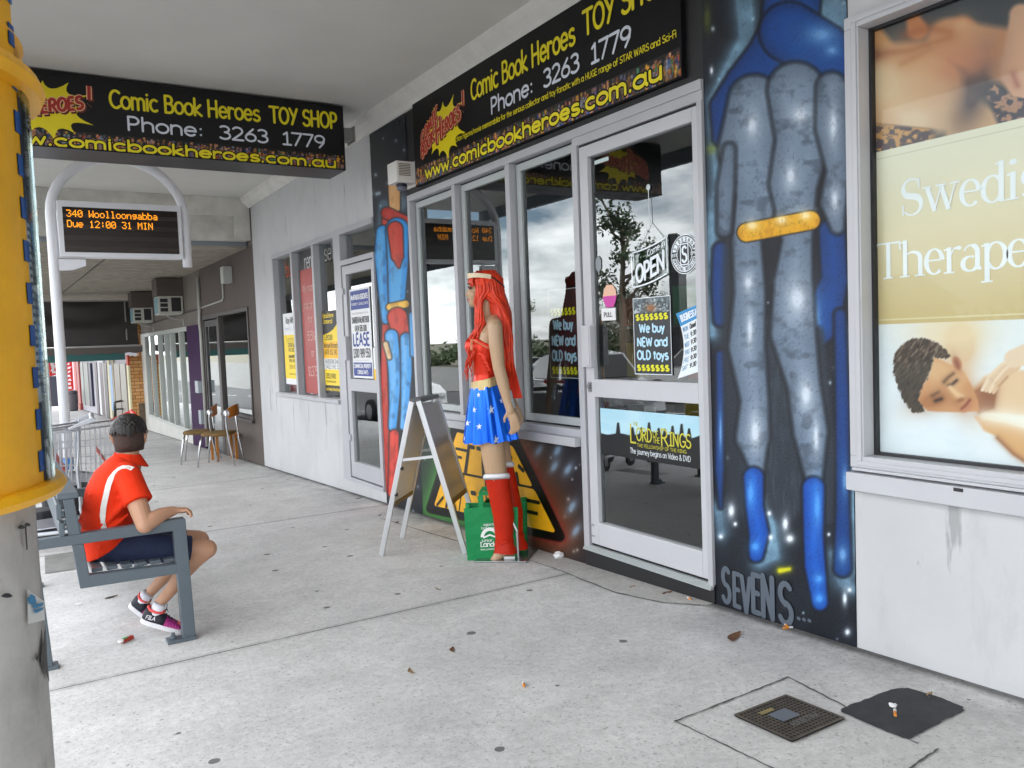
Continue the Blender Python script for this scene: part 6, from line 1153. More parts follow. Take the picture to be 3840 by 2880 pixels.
mb.tube([(-2.42, 4.19, .63), (-2.46, 4.215, .60), (-2.50, 4.225, .54)], [.008, .012, .006], 6, rnd=True)
mb.tube([(-2.365, 4.235, .60), (-2.38, 4.23, .54), (-2.42, 4.22, .46)], [.010, .012, .008], 6, rnd=True)
shirt = mb.blob('shirt', shirt_m, boy, .006, 3)
mb = MB(); cr_ = []
for k in range(15):
    a = math.radians(-205+ k*(230/14)); c = Vector((-2.418, 4.375, .742)); d = Vector((math.cos(a), math.sin(a), 0)); cr_.append([c+d*.052+Vector((0, 0, .026-.010*math.cos(a))), c+d*.058+Vector((0, 0, .028-.010*math.cos(a))), c+d*.078+Vector((.014*max(0, math.cos(a)), 0, -.012-.034*max(0, math.cos(a)))), c+d*.072+Vector((.014*max(0, math.cos(a)), 0, -.014-.034*max(0, math.cos(a))))])
mb.loft(cr_); mb.build('collar', shirt_m, boy, smooth=False)
# shorts
navy_m = mat('navy_shorts', (.010, .018, .055), .85, var=.15, scale=30, bump=.5, bscale=30)
mb = MB()
mb.ball((-2.535, 4.37, .335), .105, .155, .075, 20, 12)
for s, yk, kx in ((0, 4.245, -2.103), (1, 4.47, -2.095)):
    hip = Vector((-2.52, 4.295+s*.15, .335)); knee = Vector((kx, yk, .270)); hem = hip*.17+knee*.83
    mb.tube([hip, hip*.6+knee*.4, hip*.3+knee*.7, hem], [.078, .076, .066, .063], 18)
    mb.tube([hip*.5+knee*.5+Vector((0, -.03, .05)), hip*.7+knee*.3+Vector((0, .0, .064)), hip*.8+knee*.2+Vector((0, .02, .06))], [.004, .009, .005], 6, rnd=True)
mb.blob('shorts', navy_m, boy, .006, 3)
# white braces laid on the shirt
dg = bpy.context.evaluated_depsgraph_get()
def bvh(o): 
    off = rootloc(o); return BVHTree.FromPolygons([v.co+off for v in o.data.vertices], [tuple(p.vertices) for p in o.data.polygons])
bv = bvh(shirt)
def cast(px, py, bv, dz=.0035):
    d = Vector(ray(px, py)).normalized(); h = bv.ray_cast(Vector(CAM), d)
    return None if h[0] is None else (h[0]+(h[1] if h[1].dot(d) < 0 else -h[1])*dz, (h[1] if h[1].dot(d) < 0 else -h[1]))
def strap(name, pxs, w, m, parent, bv):
    hits = [h for h in (cast(x, y, bv) for x, y in pxs) if h]; mb = MB(); R_ = []
    for i, (p, n) in enumerate(hits):
        d = (hits[min(i+1, len(hits)-1)][0]-hits[max(i-1, 0)][0]).normalized(); c = d.cross(n).normalized()*w/2; R_.append([p-c, p+c, p+c-n*.003, p-c-n*.003])
    if len(R_) > 1: mb.loft(R_)
    return mb.build(name, m, parent, smooth=False)
brace_m = mat('white_elastic', (.74, .72, .68), .7, bump=.2, bscale=120)
P_ = [(497, 1759), (478, 1752), (460, 1753), (443, 1761), (428, 1776), (416, 1796), (407, 1820), (401, 1846), (395, 1872), (389, 1900), (386, 1930), (387, 1958), (391, 1985), (395, 2005)]
strap('braces', P_, .026, brace_m, boy, bv)
# shoes and socks
sole_m = mat('sole_white', (.74, .73, .76), .6); coral = mat('shoe_coral', (.85, .10, .09), .6); shoe_blk = mat('shoe_black', (.013, .015, .024), .6); mag = mat('shoe_magenta', (.30, .012, .16), .6, var=.25, scale=60)
def shoe(heel, toe, up, ank, outsole):
    heel, toe, up = Vector(heel), Vector(toe), Vector(up); f = (toe-heel); ln = f.length; f.normalize(); r = f.cross(up).normalized(); u = r.cross(f).normalized()
    S = lambda a, b, c: heel+f*(a*ln)+r*b+u*c
    def outline(a): return .034*(1-abs(2*a-1)**4.5)**.5*(1+.16*math.sin((a-.3)*4)*(a > .3))*(1.0 if a < .5 else 1.02)
    AA = [.0, .03, .10, .22, .36, .5, .64, .78, .9, .97, 1.0]
    g_ = thing if False else None
    mb = MB(); lower = [S(a, outline(a)+.003, 0) for a in AA]+[S(a, -outline(a)-.003, 0) for a in AA[::-1]]
    mb.loft([[p+u*(z+.010*max(0, (i if i < 11 else 21-i)/10-.75)) for i, p in enumerate(lower)] for z in (0, .006, .022)]); so = mb.build('sole', sole_m, boy, smooth=False, bevel=.002)
    if outsole:
        mb = MB(); mb.poly([p-u*.0015 for p in [S(a, outline(a)*.8, 0) for a in AA[1:6]]+[S(a, -outline(a)*.8, 0) for a in AA[5:0:-1]]]); mb.build('outsole', coral, so)
    H = {.0: .058, .03: .072, .10: .078, .22: .074, .36: .070, .5: .060, .64: .050, .78: .043, .9: .036, .97: .030, 1.0: .024}
    def sec(a, g=0): 
        w = outline(a)+.001+g; h = H[a]+g; lean = .010*(a < .05); return [S(a-lean*0, w*math.copysign(abs(math.cos(t))**.75, math.cos(t)), .018+(h-.018)*max(0, math.sin(t))**.7) for t in [PI*k/12 for k in range(13)]]
    mb = MB(); mb.loft([sec(a) for a in AA[:6]], cap=True, closed=True); up_ = mb.build('upper', shoe_blk, boy, smooth=True)
    mb = MB(); mb.loft([sec(a) for a in AA[5:]], cap=True, closed=True); mb.build('toe_box', mag, up_, smooth=True)
    mb = MB(); mb.loft([sec(a, .0012)[7:12] for a in (.5, .64, .78)], cap=False, closed=False); mb.loft([sec(a, .0012)[1:6] for a in (.5, .64, .78)], cap=False, closed=False); mb.build('side_panel', mag, up_, smooth=True)
    mb = MB(); mb.loft([sec(a, .0015)[4:9] for a in (.78, .9, .97)], cap=False, closed=False); mb.build('toe_cap', coral, up_, smooth=True)
    mb = MB()
    for sgn in (3, 9):
        for i in range(5): q = sec(.5, .0025)[sgn]; a0 = S(.50+.07*i, (outline(.55)+.0035)*(-1 if sgn > 6 else 1), .022); a1 = S(.535+.07*i, (outline(.6)*.86)*(-1 if sgn > 6 else 1), .046-.003*i); mb.tube([a0, a1], .0016, 5); mb.tube([a1, S(.57+.07*i, (outline(.62)+.0035)*(-1 if sgn > 6 else 1), .022)], .0016, 5)
    mb.build('stitching', mat('stitch_pink', (.62, .06, .30), .5), up_)
    cpt = [S(.05, 0, .080), S(.10, .026, .076), S(.22, .030, .072), S(.36, .024, .074), S(.42, 0, .078), S(.36, -.024, .074), S(.22, -.030, .072), S(.10, -.026, .076), S(.05, 0, .080)]
    mb = MB(); mb.tube(cpt, .0065, 8); mb.build('collar', coral, up_, smooth=True)
    mb = MB(); mb.tube([S(.24, 0, .04), S(.25, 0, .075), S(.26, 0, .106)], [.030, .0305, .030], 14); mb.build('sock', mat('white_sock', (.78, .78, .84), .85), boy, smooth=True)
    mb = MB()
    for i in range(4): a = .40+.07*i; mb.tube([S(a, .018, .068-.006*i), S(a+.02, 0, .074-.006*i), S(a, -.018, .068-.006*i)], .0028, 6)
    mb.tube([S(.40, 0, .078), S(.38, -.012, .10), S(.42, -.02, .108), S(.44, -.012, .09), S(.42, 0, .078)], .0024, 6); mb.tube([S(.40, 0, .078), S(.45, .014, .095), S(.49, .016, .085)], .0024, 6); mb.build('lace', shoe_blk, up_)
    return S, up_, r
S_, upr, r_ = shoe((-2.425, 4.262, -.035), (-2.236, 4.225, -.122), (.28, -.12, .95), (-2.287, 4.262, .03), False)
mb = MB(); o_ = S_(.13, 0, .040); ftx = (S_(1, 0, 0)-S_(0, 0, 0)).normalized(); upv = r_.cross(ftx).normalized(); side = r_ if r_.y < 0 else -r_
F = Flat(S_(.075, 0, .034)+side*.0335, ftx, upv, side); text(mb, F, 'FILA', 0, 0, .017, .045, .2, .002, warp=lambda x, y: (x, y)); mb.build('side_lettering', sole_m, upr)
shoe((-2.440, 4.555, -.028), (-2.330, 4.520, -.128), (.62, -.35, .70), (-2.318, 4.545, .028), True)
# ================================================================ DRESSED MANNEQUIN
MQ = plane(1862, 2093, (0, SLOPE, 1), 0); FW = Vector((-.85, .527, 0)).normalized(); LF = Vector((-FW.y, FW.x, 0)); LF = LF if LF.y < 0 else -LF
man = thing('mannequin', 'shop mannequin with long red wig, red bodice, star print blue skirt and red boots', 'mannequin', MQ)
MQv = Vector(MQ)
def mq(px, py):
    p = plane(px, py, tuple(LF), float(LF.dot(MQv))); d = Vector(p)-MQv; return d.dot(FW), d.z
def m3(f, l, z): return MQv+FW*f+LF*l+Vector((0, 0, z))
def mp3(px, py, l=0): f, z = mq(px, py); return m3(f, l, z)
Rm = Matrix((FW, LF, Vector((0, 0, 1)))).transposed()
msk = mat('mannequin_skin', (.50, .325, .195), .34, var=.05, scale=5)
hcx, hcz = mq(1812, 1082); h0 = m3(hcx, 0, hcz); U = Vector((0, 0, 1))
def H(f, l, z): return h0+FW*f+LF*l+U*z
mb = MB()
mb.ball(H(-.012, 0, .022), .092, .070, .080, 18, 12, Rm); mb.ball(H(.035, 0, -.035), .060, .054, .066, 16, 10, Rm); mb.ball(H(.068, 0, -.090), .024, .026, .022, 12, 8, Rm); mb.tube([H(-.02, 0, -.06), H(.04, 0, -.085), H(.066, 0, -.095)], [.045, .036, .022], 12, rnd=True)
mb.tube([H(.083, 0, .005), H(.098, 0, -.022), H(.107, 0, -.038), H(.092, 0, -.046)], [.009, .0095, .0105, .008], 10, rnd=True); mb.ball(H(.066, 0, .028), .026, .05, .028, 12, 8, Rm)
mb.tube([H(.082, -.020, -.064), H(.094, 0, -.061), H(.082, .020, -.064)], [.005, .0075, .005], 8, rnd=True); mb.tube([H(.080, -.018, -.075), H(.091, 0, -.075), H(.080, .018, -.075)], [.006, .0085, .006], 8, rnd=True)
for s in (-1, 1): mb.ball(H(.062, s*.033, -.035), .026, .022, .024, 10, 7, Rm)
nk = mp3(1824, 1172); nb = mp3(1842, 1222)
mb.tube([H(-.02, 0, -.06), nk, nb], [.046, .042, .055], 16, rnd=True)
shl = mp3(1855, 1222); sy = .155
mb.tube([shl+LF*sy, shl+LF*.07+U*.022, nb+U*.0, shl-LF*.07+U*.022, shl-LF*sy], [.044, .048, .06, .048, .044], 14, rnd=True)
def ring(px0, px1, py, wy, n=24):
    f0, z = mq(px0, py); f1, _ = mq(px1, py); c = (f0+f1)/2; rx = abs(f0-f1)/2; return [m3(c+rx*math.cos(2*PI*k/n), wy*math.sin(2*PI*k/n), z) for k in range(n)]
mb.loft([ring(1784, 1868, 1540, .105), ring(1780, 1870, 1470, .108), ring(1778, 1868, 1410, .112), ring(1772, 1870, 1350, .118), ring(1768, 1878, 1300, .130), ring(1784, 1888, 1250, .138), ring(1812, 1884, 1212, .105)])
for s in (-1, 1): mb.ball(mp3(1779, 1296)+LF*s*.062, .052, .055, .058, 14, 9, Rm)
for s in (1, -1):
    k = -.012 if s > 0 else -.05; P0 = [mp3(1858, 1222), mp3(1862, 1290), mp3(1872, 1372), mp3(1888, 1432), mp3(1905, 1500), mp3(1914, 1530)]
    P0 = [p+LF*(s*(.170+.024*i/4))+FW*(k*i/4*.4 if s < 0 else 0) for i, p in enumerate(P0)]
    mb.tube(P0, [.046, .045, .038, .037, .027, .025], 16, rnd=True)
    hd = [P0[-1], P0[-1]+(mp3(1925, 1558)-mp3(1914, 1530)), P0[-1]+(mp3(1930, 1572)-mp3(1914, 1530))]
    mb.tube(hd, [.024, .032, .028], 12, rnd=True, flat=.5, up=tuple(LF))
    for i in range(4):
        b0 = hd[2]+FW*(.024-.016*i)-U*(.002*abs(i-1.5)); L_ = (.062, .070, .066, .052)[i]; mb.tube([b0, b0+(-U*.45*L_+FW*-.06*L_), b0+(-U*.8*L_+FW*(.05*L_))+LF*(-s*.004), b0+(-U*1.0*L_+FW*.2*L_)+LF*(-s*.010)], [.0085, .0082, .0075, .0062], 8, rnd=True)
    b0 = hd[0]+FW*.018-U*.012; mb.tube([b0, b0+FW*.018-U*.03, b0+FW*.020-U*.055+LF*(-s*.006)], [.011, .0095, .0075], 8, rnd=True)
LEGS = []
for s in (1, -1):
    df = 0 if s > 0 else -.055; l0 = .068*s
    P0 = [mp3(1826, 1530), mp3(1840, 1610), mp3(1850, 1690), mp3(1862, 1775), mp3(1876, 1850), mp3(1888, 1930), mp3(1891, 2010), mp3(1893, 2052)]; rr_ = [.066, .072, .076, .069, .056, .052, .040, .034]
    P0 = [p+LF*(l0*(1-.25*i/7))+FW*df*(i/7+.3) for i, p in enumerate(P0)]; LEGS.append(P0); mb.tube(P0, rr_, 18, rnd=True)
    hl = P0[-1]; ball_ = mp3(1848, 2098)+LF*(l0*.8)+FW*df*1.1; toe_ = mp3(1826, 2103)+LF*(l0*.8)+FW*df*1.1
    mb.tube([hl+FW*.0, hl*.55+ball_*.45+U*.006, ball_, toe_], [.036, .034, .024, .014], 12, rnd=True); mb.ball(hl-FW*.022-U*.012, .026, .024, .026, 10, 7, Rm)
mb.blob('body', msk, man, .0052, 3)
# painted face
fb = MB(); 
for s in (-1, 1): fb.ball(H(.0805, s*.034, .004), .010, .016, .008, 12, 8, Rm)
fb.build('eye', mat('eye_paint', (.10, .08, .09), .25), man, smooth=True)
for s in (-1, 1):
    e = MB(); e.tube([H(.0925, s*.016, .026), H(.094, s*.032, .033), H(.074, s*.054, .026)], [.002, .003, .0015], 6, rnd=True); e.tube([H(.090, s*.020, .006), H(.092, s*.034, .013), H(.072, s*.052, .004)], [.002, .0035, .002], 6, rnd=True); e.build('eyebrow', mat('brow_dark', (.05, .03, .03), .6), man)
e = MB(); e.tube([H(.086, -.018, -.064), H(.1005, 0, -.062), H(.086, .018, -.064)], [.003, .0055, .003], 8, rnd=True); e.tube([H(.084, -.016, -.075), H(.0985, 0, -.075), H(.084, .016, -.075)], [.003, .006, .003], 8, rnd=True); e.build('lips', mat('lip_pink', (.45, .14, .13), .35), man, smooth=True)
# bodice, belt, skirt
satin = mat('red_satin', (.66, .026, .004), .28, .35, var=.05, scale=4); gold = mat('gold_vinyl', (.66, .52, .26), .32, .55, var=.08, scale=14)
mb = MB()
mb.loft([ring(1772, 1874, 1440, .123), ring(1774, 1872, 1405, .118), ring(1768, 1873, 1360, .122), ring(1765, 1880, 1315, .134), ring(1768, 1884, 1292, .138)])
for s in (-1, 1): mb.ball(mp3(1778, 1298)+LF*s*.062, .058, .062, .066, 16, 10, Rm); mb.tube([mp3(1766, 1262)+LF*s*.05, mp3(1790, 1275)+LF*s*.11, mp3(1838, 1300)+LF*s*.135], [.012, .014, .014], 8, rnd=True)
for i in range(5): mb.tube([mp3(1800+8*i, 1330+14*i)+LF*.128, mp3(1825+6*i, 1345+13*i)+LF*.125, mp3(1848+3*i, 1352+12*i)+LF*.110], [.003, .006, .003], 6, rnd=True)
bod = mb.blob('bodice', satin, man, .0055, 3); bvb = bvh(bod)
def surf(pts, bv, dz): 
    return [(h[0], h[1]) for h in (cast(x, y, bv, dz) for x, y in pts) if h]
strap('bodice_trim', [(1768+x, y) for x, y in ((2, 1272), (-1, 1290), (0, 1310), (3, 1335), (7, 1360), (9, 1385), (9, 1405))], .016, mat('trim_peach', (.62, .20, .10), .4), man, bvb)
strap('bodice_edge', [(1766, 1272), (1782, 1278), (1800, 1288), (1818, 1298), (1832, 1305)], .008, mat('trim_peach', ''), man, bvb)
mb = MB(); R0_ = []
for k in range(41):
    a = 2*PI*k/40; f0, z0 = mq(1772, 1452); f1, z1 = mq(1876, 1418); c = (f0+f1)/2; rx = (f0-f1)/2+.010; t = (1-math.cos(a))/2; z = z0*(1-t)+z1*t
    o_ = m3(c+rx*math.cos(a), .140*math.sin(a), z); R0_.append([o_+U*.028*(1.25-.4*t), o_-U*.030*(1.15-.2*t), o_-U*.030*(1.15-.2*t)+(m3(c, 0, z)-o_)*.06, o_+U*.028*(1.25-.4*t)+(m3(c, 0, z)-o_)*.06])
mb.loft(R0_, cap=False); mb.build('belt', gold, man, bevel=.003)
skf0, skz0 = mq(1822, 1447); skf1, skz1 = mq(1842, 1652); pr = random.Random(5); ph = [pr.uniform(0, 6.28) for _ in range(6)]
def sk(a, t):
    fold = (.6*math.sin(10*a+ph[0])+.42*math.sin(17*a+ph[1])+.25*math.sin(5*a+ph[2]))*(.006+.016*t); r0, r1 = .098, .168; rx = r0+(r1-r0)*t**.85+fold; ry = .136+(.180-.136)*t**.8+fold
    z = skz0+(skz1-skz0)*t-.012*math.cos(a)*(1-t)+.012*math.sin(9*a+1)*t*.4-.008*math.cos(a+.6)*t
    return m3(skf0+(skf1-skf0)*t+rx*math.cos(a), ry*math.sin(a), z)
blue_satin = mat('blue_satin', (.001, .125, .74), .26, var=.05, scale=4); blue_satin.node_tree.nodes['Principled BSDF'].inputs['Metallic'].default_value = .55
mb = MB(); mb.loft([[sk(2*PI*k/220, j/18) for k in range(220)] for j in range(19)], cap=False); mb.build('skirt', blue_satin, man, smooth=True)
mb = MB()
for a, t, s in ((1.75, .40, .030), (1.78, .93, .028), (1.15, .12, .018), (.95, .38, .020), (1.15, .68, .020), (2.35, .28, .018), (2.45, .55, .016), (2.75, .72, .018), (.55, .62, .02), (.35, .9, .02), (1.5, .02, .016), (3.6, .5, .024), (4.4, .3, .024), (5.2, .7, .024), (6.0, .4, .02)):
    c = None; pts = []
    for k in range(10):
        rr_ = s if k % 2 == 0 else s*.42; an = PI/2+2*PI*k/10; pts.append((a+rr_*math.cos(an)/.165, t-rr_*math.sin(an)/.34))
    def q(aa, tt): p = sk(aa, min(1, max(0, tt))); ctr = m3(skf0, 0, 0); d = Vector((p.x-ctr.x, p.y-ctr.y, 0)).normalized(); return p+d*.0035
    mb.add([q(a, t)]+[q(*p) for p in pts], [(0, i+1, (i+1) % 10+1) for i in range(10)])
mb.build('star_print', mat('star_white', (.78, .84, .92), .35), man)
# boots with white turned tops, wrist cuffs, tiara, wig, back sash
velvet = mat('red_velvet', (.50, .020, .004), .42, var=.14, scale=12, bump=.15, bscale=40, spec=.2)
for s, P0 in zip((1, -1), LEGS):
    n0 = P0[3]+(P0[4]-P0[3])*(.05 if s > 0 else -.35); mb = MB(); Q = [n0, P0[4], P0[5], P0[6], P0[7]+U*.035, P0[7]+U*.006-FW*.004, P0[7]-U*.018-FW*.002]
    rb = [.076, .072, .067, .056, .062, .070, .074]; rings = []
    for i, p in enumerate(Q):
        rings.append([p+FW*(rb[i]*math.cos(a)*(1+.03*math.sin(3*a+i*2)))+LF*(rb[i]*.9*math.sin(a)*(1+.04*math.sin(4*a+i*3)))+U*(.006*math.sin(2*a+i)) for a in [2*PI*k/26 for k in range(26)]])
    mb.loft(rings, cap=False); rn = random.Random(s+9)
    mb.build('boot', velvet, man, smooth=True)
    mb = MB()
    for i in range(6): z = Q[4]*(i/6)+Q[3]*(1-i/6); a0 = rn.uniform(.3, 2.4); mb.tube([z+FW*(.058*math.cos(a0+k*.35))+LF*(.054*math.sin(a0+k*.35))+U*(.012*math.sin(k*1.2+i)) for k in range(5)], [.002, .005, .006, .005, .002], 6, rnd=True)
    mb.build('boot_fold', velvet, man, smooth=True)
    mb = MB(); R1 = []
    for k in range(33):
        a = 2*PI*k/32; d = FW*math.cos(a)+LF*.9*math.sin(a); o_ = n0+d*.080-U*(.020*abs(math.cos(a*.5+.75))**3*2-.012)+U*.0; R1.append([o_+U*.014, o_+d*.006, o_-U*.022, o_-d*.008])
    mb.loft(R1, cap=False); mb.build('boot_top', mat('white_vinyl', (.80, .80, .82), .35), man, smooth=True)
for s in (1, -1):
    a = mp3(1898, 1462)+LF*s*.178; b = mp3(1916, 1524)+LF*s*.180; mb = MB(); n = 9; mb.tube([a+(b-a)*i/n for i in range(n+1)], [.0345+.0022*(i % 2)-.0006*i for i in range(n+1)], 18, cap=False); mb.build('wrist_cuff', mat('silver_cloth', (.50, .52, .55), .34, .45), man, smooth=True)
mb = MB(); R1 = []
for k in range(25):
    a = -1.9+3.8*k/24; pk = .010*max(0, math.cos(a*2.2)); o_ = H(-.018+.114*math.cos(a), .098*math.sin(a), .072-.012*(1-math.cos(a))+.012*math.sin(abs(a)*1.3)); d = FW*math.cos(a)+LF*math.sin(a); R1.append([o_-U*.014, o_+U*(.014+pk)+d*.002, o_+U*(.014+pk)-d*.003, o_-U*.014-d*.003])
mb.loft(R1); mb.build('headband', mat('pale_gold', (.62, .52, .36), .4, .3), man, bevel=.001)
mb = MB(); mb.tube([H(-.018+.114*math.cos(a), .098*math.sin(a), .072-.012*(1-math.cos(a))+.012*math.sin(1.9*1.3)-.05*(abs(PI-a)<1.2)*math.cos((PI-a)*1.3)) for a in [1.9+k*.1 for k in range(26)]], .0045, 6); mb.build('headband_elastic', mat('black_elastic', (.02, .016, .016), .6), man)
wig = mat('red_wig', (.78, .040, .004), .34, var=.35, scale=22, bump=.4, bscale=120); mb = MB(); rw = random.Random(21)
mb.ball(H(-.022, 0, .038), .098, .084, .078, 20, 12, Rm); mb.ball(H(-.075, 0, -.03), .055, .070, .10, 14, 9, Rm)
mb.tube([H(-.07, 0, -.02), mp3(1880, 1180), mp3(1890, 1225)], [.075, .085, .07], 14, rnd=True, flat=.8, up=tuple(FW))
mb.blob('wig_cap', wig, man, .006, 3)
mb = MB()
def strand(pts, r0):
    n = len(pts); mb.tube(pts, [r0*(.75+.35*math.sin(PI*min(1, i/(n-1)*1.1)))*(1 if i < n-1 else .25) for i in range(n)], 5, flat=.6)
for i in range(330):
    th = rw.uniform(-PI, PI); el = rw.uniform(.1, 1.2); cf, cl = math.cos(th), math.sin(th)
    if cf > .45 and abs(cl) < .75:                              # fringe
        if rw.random() < .45:
            p0 = H(.035*cf, .05*cl, .108); p1 = H(.085*cf-.005, .078*cl, .075); p2 = H(.092*cf-.002, .082*cl+.008*math.copysign(1, cl), .040); p3 = H(.088*cf-.01, .082*cl+.022*math.copysign(1, cl), rw.uniform(.0, .03)); strand([p0, p1, p2, p3], rw.uniform(.005, .009))
        continue
    p0 = H(-.022+.05*cf, .045*cl, .108); p1 = H(-.022+.098*cf, .086*cl, .055); p2 = H(-.026+.098*cf, .090*cl, -.02)
    side_ = 1 if cl > 0 else -1
    if cf > -.15 and rw.random() < .8:                          # falls forward over the chest
        e = rw.uniform(-.015, .02); pts = [p0, p1, p2, H(.020+.02*cf+e, side_*(.075+rw.uniform(-.014, .012)), -.09), mp3(1805+rw.uniform(-18, 18), 1215)+LF*side_*rw.uniform(.06, .11), mp3(1782+rw.uniform(-16, 26), 1262)+LF*side_*rw.uniform(.06, .115), mp3(1766+rw.uniform(-10, 26), 1318)+LF*side_*rw.uniform(.07, .12)]
        if rw.random() < .45: pts.append(mp3(1752+rw.uniform(-6, 22), 1370+rw.uniform(-20, 30))+LF*side_*rw.uniform(.05, .11))
    else:
        b_ = rw.uniform(-14, 22); pts = [p0, p1, p2, mp3(1872+b_*.6, 1150)+LF*(.085*cl), mp3(1890+b_*.8, 1200)+LF*(.10*cl), mp3(1897+b_, 1262)+LF*(.11*cl), mp3(1902+b_*.9, 1335+rw.uniform(-20, 20))+LF*(.11*cl)]
        if rw.random() < .5: pts.append(mp3(1906+b_, 1400+rw.uniform(-20, 30))+LF*(.11*cl))
    pts = [p+Vector((rw.uniform(-.006, .006), rw.uniform(-.006, .006), 0)) for p in pts]; strand(pts, rw.uniform(.006, .011))
for i in range(26):
    p = [mp3(1868+rw.uniform(-6, 14), 1080+rw.uniform(-30, 20))+LF*rw.uniform(-.04, .06)]; x, y = 1888+rw.uniform(0, 12), 1120
    for j in range(5): x += rw.uniform(-6, 9); y += rw.uniform(24, 50); p.append(mp3(x, y)+LF*rw.uniform(-.05, .09))
    mb.tube(p, [.002, .0016, .0016, .0013, .001, .0006], 4)
for i in range(12):
    p = [mp3(1762+rw.uniform(-4, 8), 1330)+LF*rw.uniform(.04, .10)]; x, y = 1756, 1350
    for j in range(4): x += rw.uniform(-9, 10); y += rw.uniform(10, 26); p.append(mp3(x, y)+LF*rw.uniform(.04, .10))
    mb.tube(p, [.003, .0026, .0022, .0016, .0008], 4)
mb.build('wig', wig, man, smooth=True)
mb = MB(); R1 = []
for i in range(13):
    t = i/12; c = mp3(1893+52*t**1.15, 1230+262*t)+LF*(.03+.01*math.sin(3*t)); w = .030+.012*t; R1.append([c+FW*w+LF*.012*math.sin(6*t), c-FW*w*.55, c-FW*w*.55+LF*.006, c+FW*w+LF*(.012*math.sin(6*t)+.006)])
mb.loft(R1); mb.build('back_sash', mat('red_satin', ''), man, smooth=False)
mb = MB(); c = MQv; Bp = [Vector(plane(x, y, (0, SLOPE, 1), 0)) for x, y in ((1776, 2112), (1974, 2112), (2022, 2060), (1830, 2060))]; mb.prism([p+U*.002 for p in Bp], (0, 0, .008)); mb.build('base_plate', mat('mirror_steel', (.36, .37, .38), .18, .8), man, bevel=.002)
mb = MB(); a, b, c_ = mp3(1944, 2094), mp3(1938, 1981), mp3(1915, 1933); mb.tube([a+LF*.05, b+LF*.07, c_+LF*.06], .0065, 8); mb.build('stand_rod', mat('white_rod', (.62, .63, .64), .3, .4), man)
mb = MB(); mb.bar(mp3(1890, 2090)+LF*.06, mp3(1930, 2090)+LF*.06, .03, .05); mb.build('price_card', mat('white_paper', ''), man)
# ================================================================ BEYOND THE WHITE WALL: grey shop, blind, brick pier, far shops
def yz(px, py, x=0): p = WX(px, py, x); return p[1], p[2]
brown = mat('taupe_render', (.105, .085, .075), .8, var=.12, scale=2, bump=.12, bscale=40); brown2 = mat('taupe_upper', (.17, .15, .13), .8, var=.15, scale=2)
gs = thing('grey_shop', 'dark taupe painted shop with purple pillar and tall windows beyond the white office', 'shop', (0, 16, -.5))
mb = MB(); wallbox(mb, 11.13, 11.53, -.7, 2.64); wallbox(mb, 11.53, 13.40, 1.83, 2.64); wallbox(mb, 11.53, 13.40, -.75, .255); wallbox(mb, 13.40, 14.70, 1.83, 2.64); wallbox(mb, 14.60, 14.75, -.8, 1.83); mb.build('wall', brown, gs)
mb = MB(); wallbox(mb, 14.70, 22.0, 1.70, 2.64); mb.build('upper_wall', brown2, gs)
mb = MB(); mb.box(-.02, .16, 15.90, 22.0, -.95, -.28); mb.box(-.02, .16, 21.3, 22.0, -.28, 1.70); mb.build('base_wall', mat('grey_white_render', (.62, .62, .58), .75, var=.1, scale=1.5), gs)
mb = MB(); mb.box(.02, 9, 11.13, 34, 2.64, 5.0); mb.build('parapet', brown2, gs)
mb = MB(); mb.box(-.045, .16, 14.75, 15.86, -.8, 1.70); mb.build('pillar', mat('purple_paint', (.036, .008, .052), .7, var=.1, scale=3, spec=.15), gs)
mb = MB(); rect_frame(mb, 11.53, 13.40, .255, 1.83, .05, -.02, .06); mb.box(-.045, -.0, 11.5, 13.43, .215, .255); w_ = mb.build('window', mat('dark_frame', (.055, .045, .042), .5), gs, bevel=.003); pane(11.58, 13.35, .305, 1.78, .02, w_)
mb = MB(); rect_frame(mb, 13.40, 14.60, -.55, 1.83, .07, -.01, .06, wb=.04); d_ = mb.build('door', mat('dark_frame', ''), gs, bevel=.003); mb = MB(); rect_frame(mb, 13.5, 14.5, -.5, 1.74, .10, .0, .04); mb.build('leaf', mat('charcoal_door', (.03, .027, .03), .4), d_); pane(13.6, 14.4, -.4, 1.64, .02, d_)
mb = MB(); ys = [15.90, 16.75, 17.75, 18.45, 19.3, 20.4, 21.3]
mb.box(-.03, .06, 15.9, 21.3, 1.62, 1.70); mb.box(-.05, .06, 15.9, 21.3, -.28, -.22)
for y in ys: mb.box(-.03, .06, y-.035, y+.035, -.22, 1.62)
w_ = mb.build('window', mat('pale_frame', (.46, .48, .45), .45), gs, bevel=.003)
for a, b in zip(ys[:-1], ys[1:]): pane(a+.035, b-.035, -.22, 1.62, .02, w_)
room(gs, 11.2, 21.9, -.6, 2.5, 6, mat('dim_interior', (.10, .105, .10), .85, var=.2, scale=2))
mb = MB(); mb.tube([(-.03, 14.66, 2.5), (-.03, 14.67, 1.9), (-.045, 14.64, 1.75), (-.03, 14.67, 1.6), (-.03, 14.68, -.4)], .028, 8); mb.tube([(-.02, 14.60, 1.97), (-.02, 13.0, 2.0), (-.02, 12.9, 2.03), (-.02, 12.9, 2.5)], .014, 6); mb.build('conduit', mat('conduit_grey', (.44, .44, .41), .5), gs, smooth=True)
mb = MB(); mb.tube([(-.02, 14.72, 1.97), (-.02, 18.0, 1.93), (-.02, 21.6, 1.9)], .014, 6); mb.build('cable', mat('cable_dark', (.05, .045, .04), .6), gs)
mb = MB(); mb.box(-.12, -.0, 14.72, 14.98, .52, .73); mb.build('meter_box', mat('meter_grey', (.33, .37, .40), .4, .2), gs, bevel=.008)
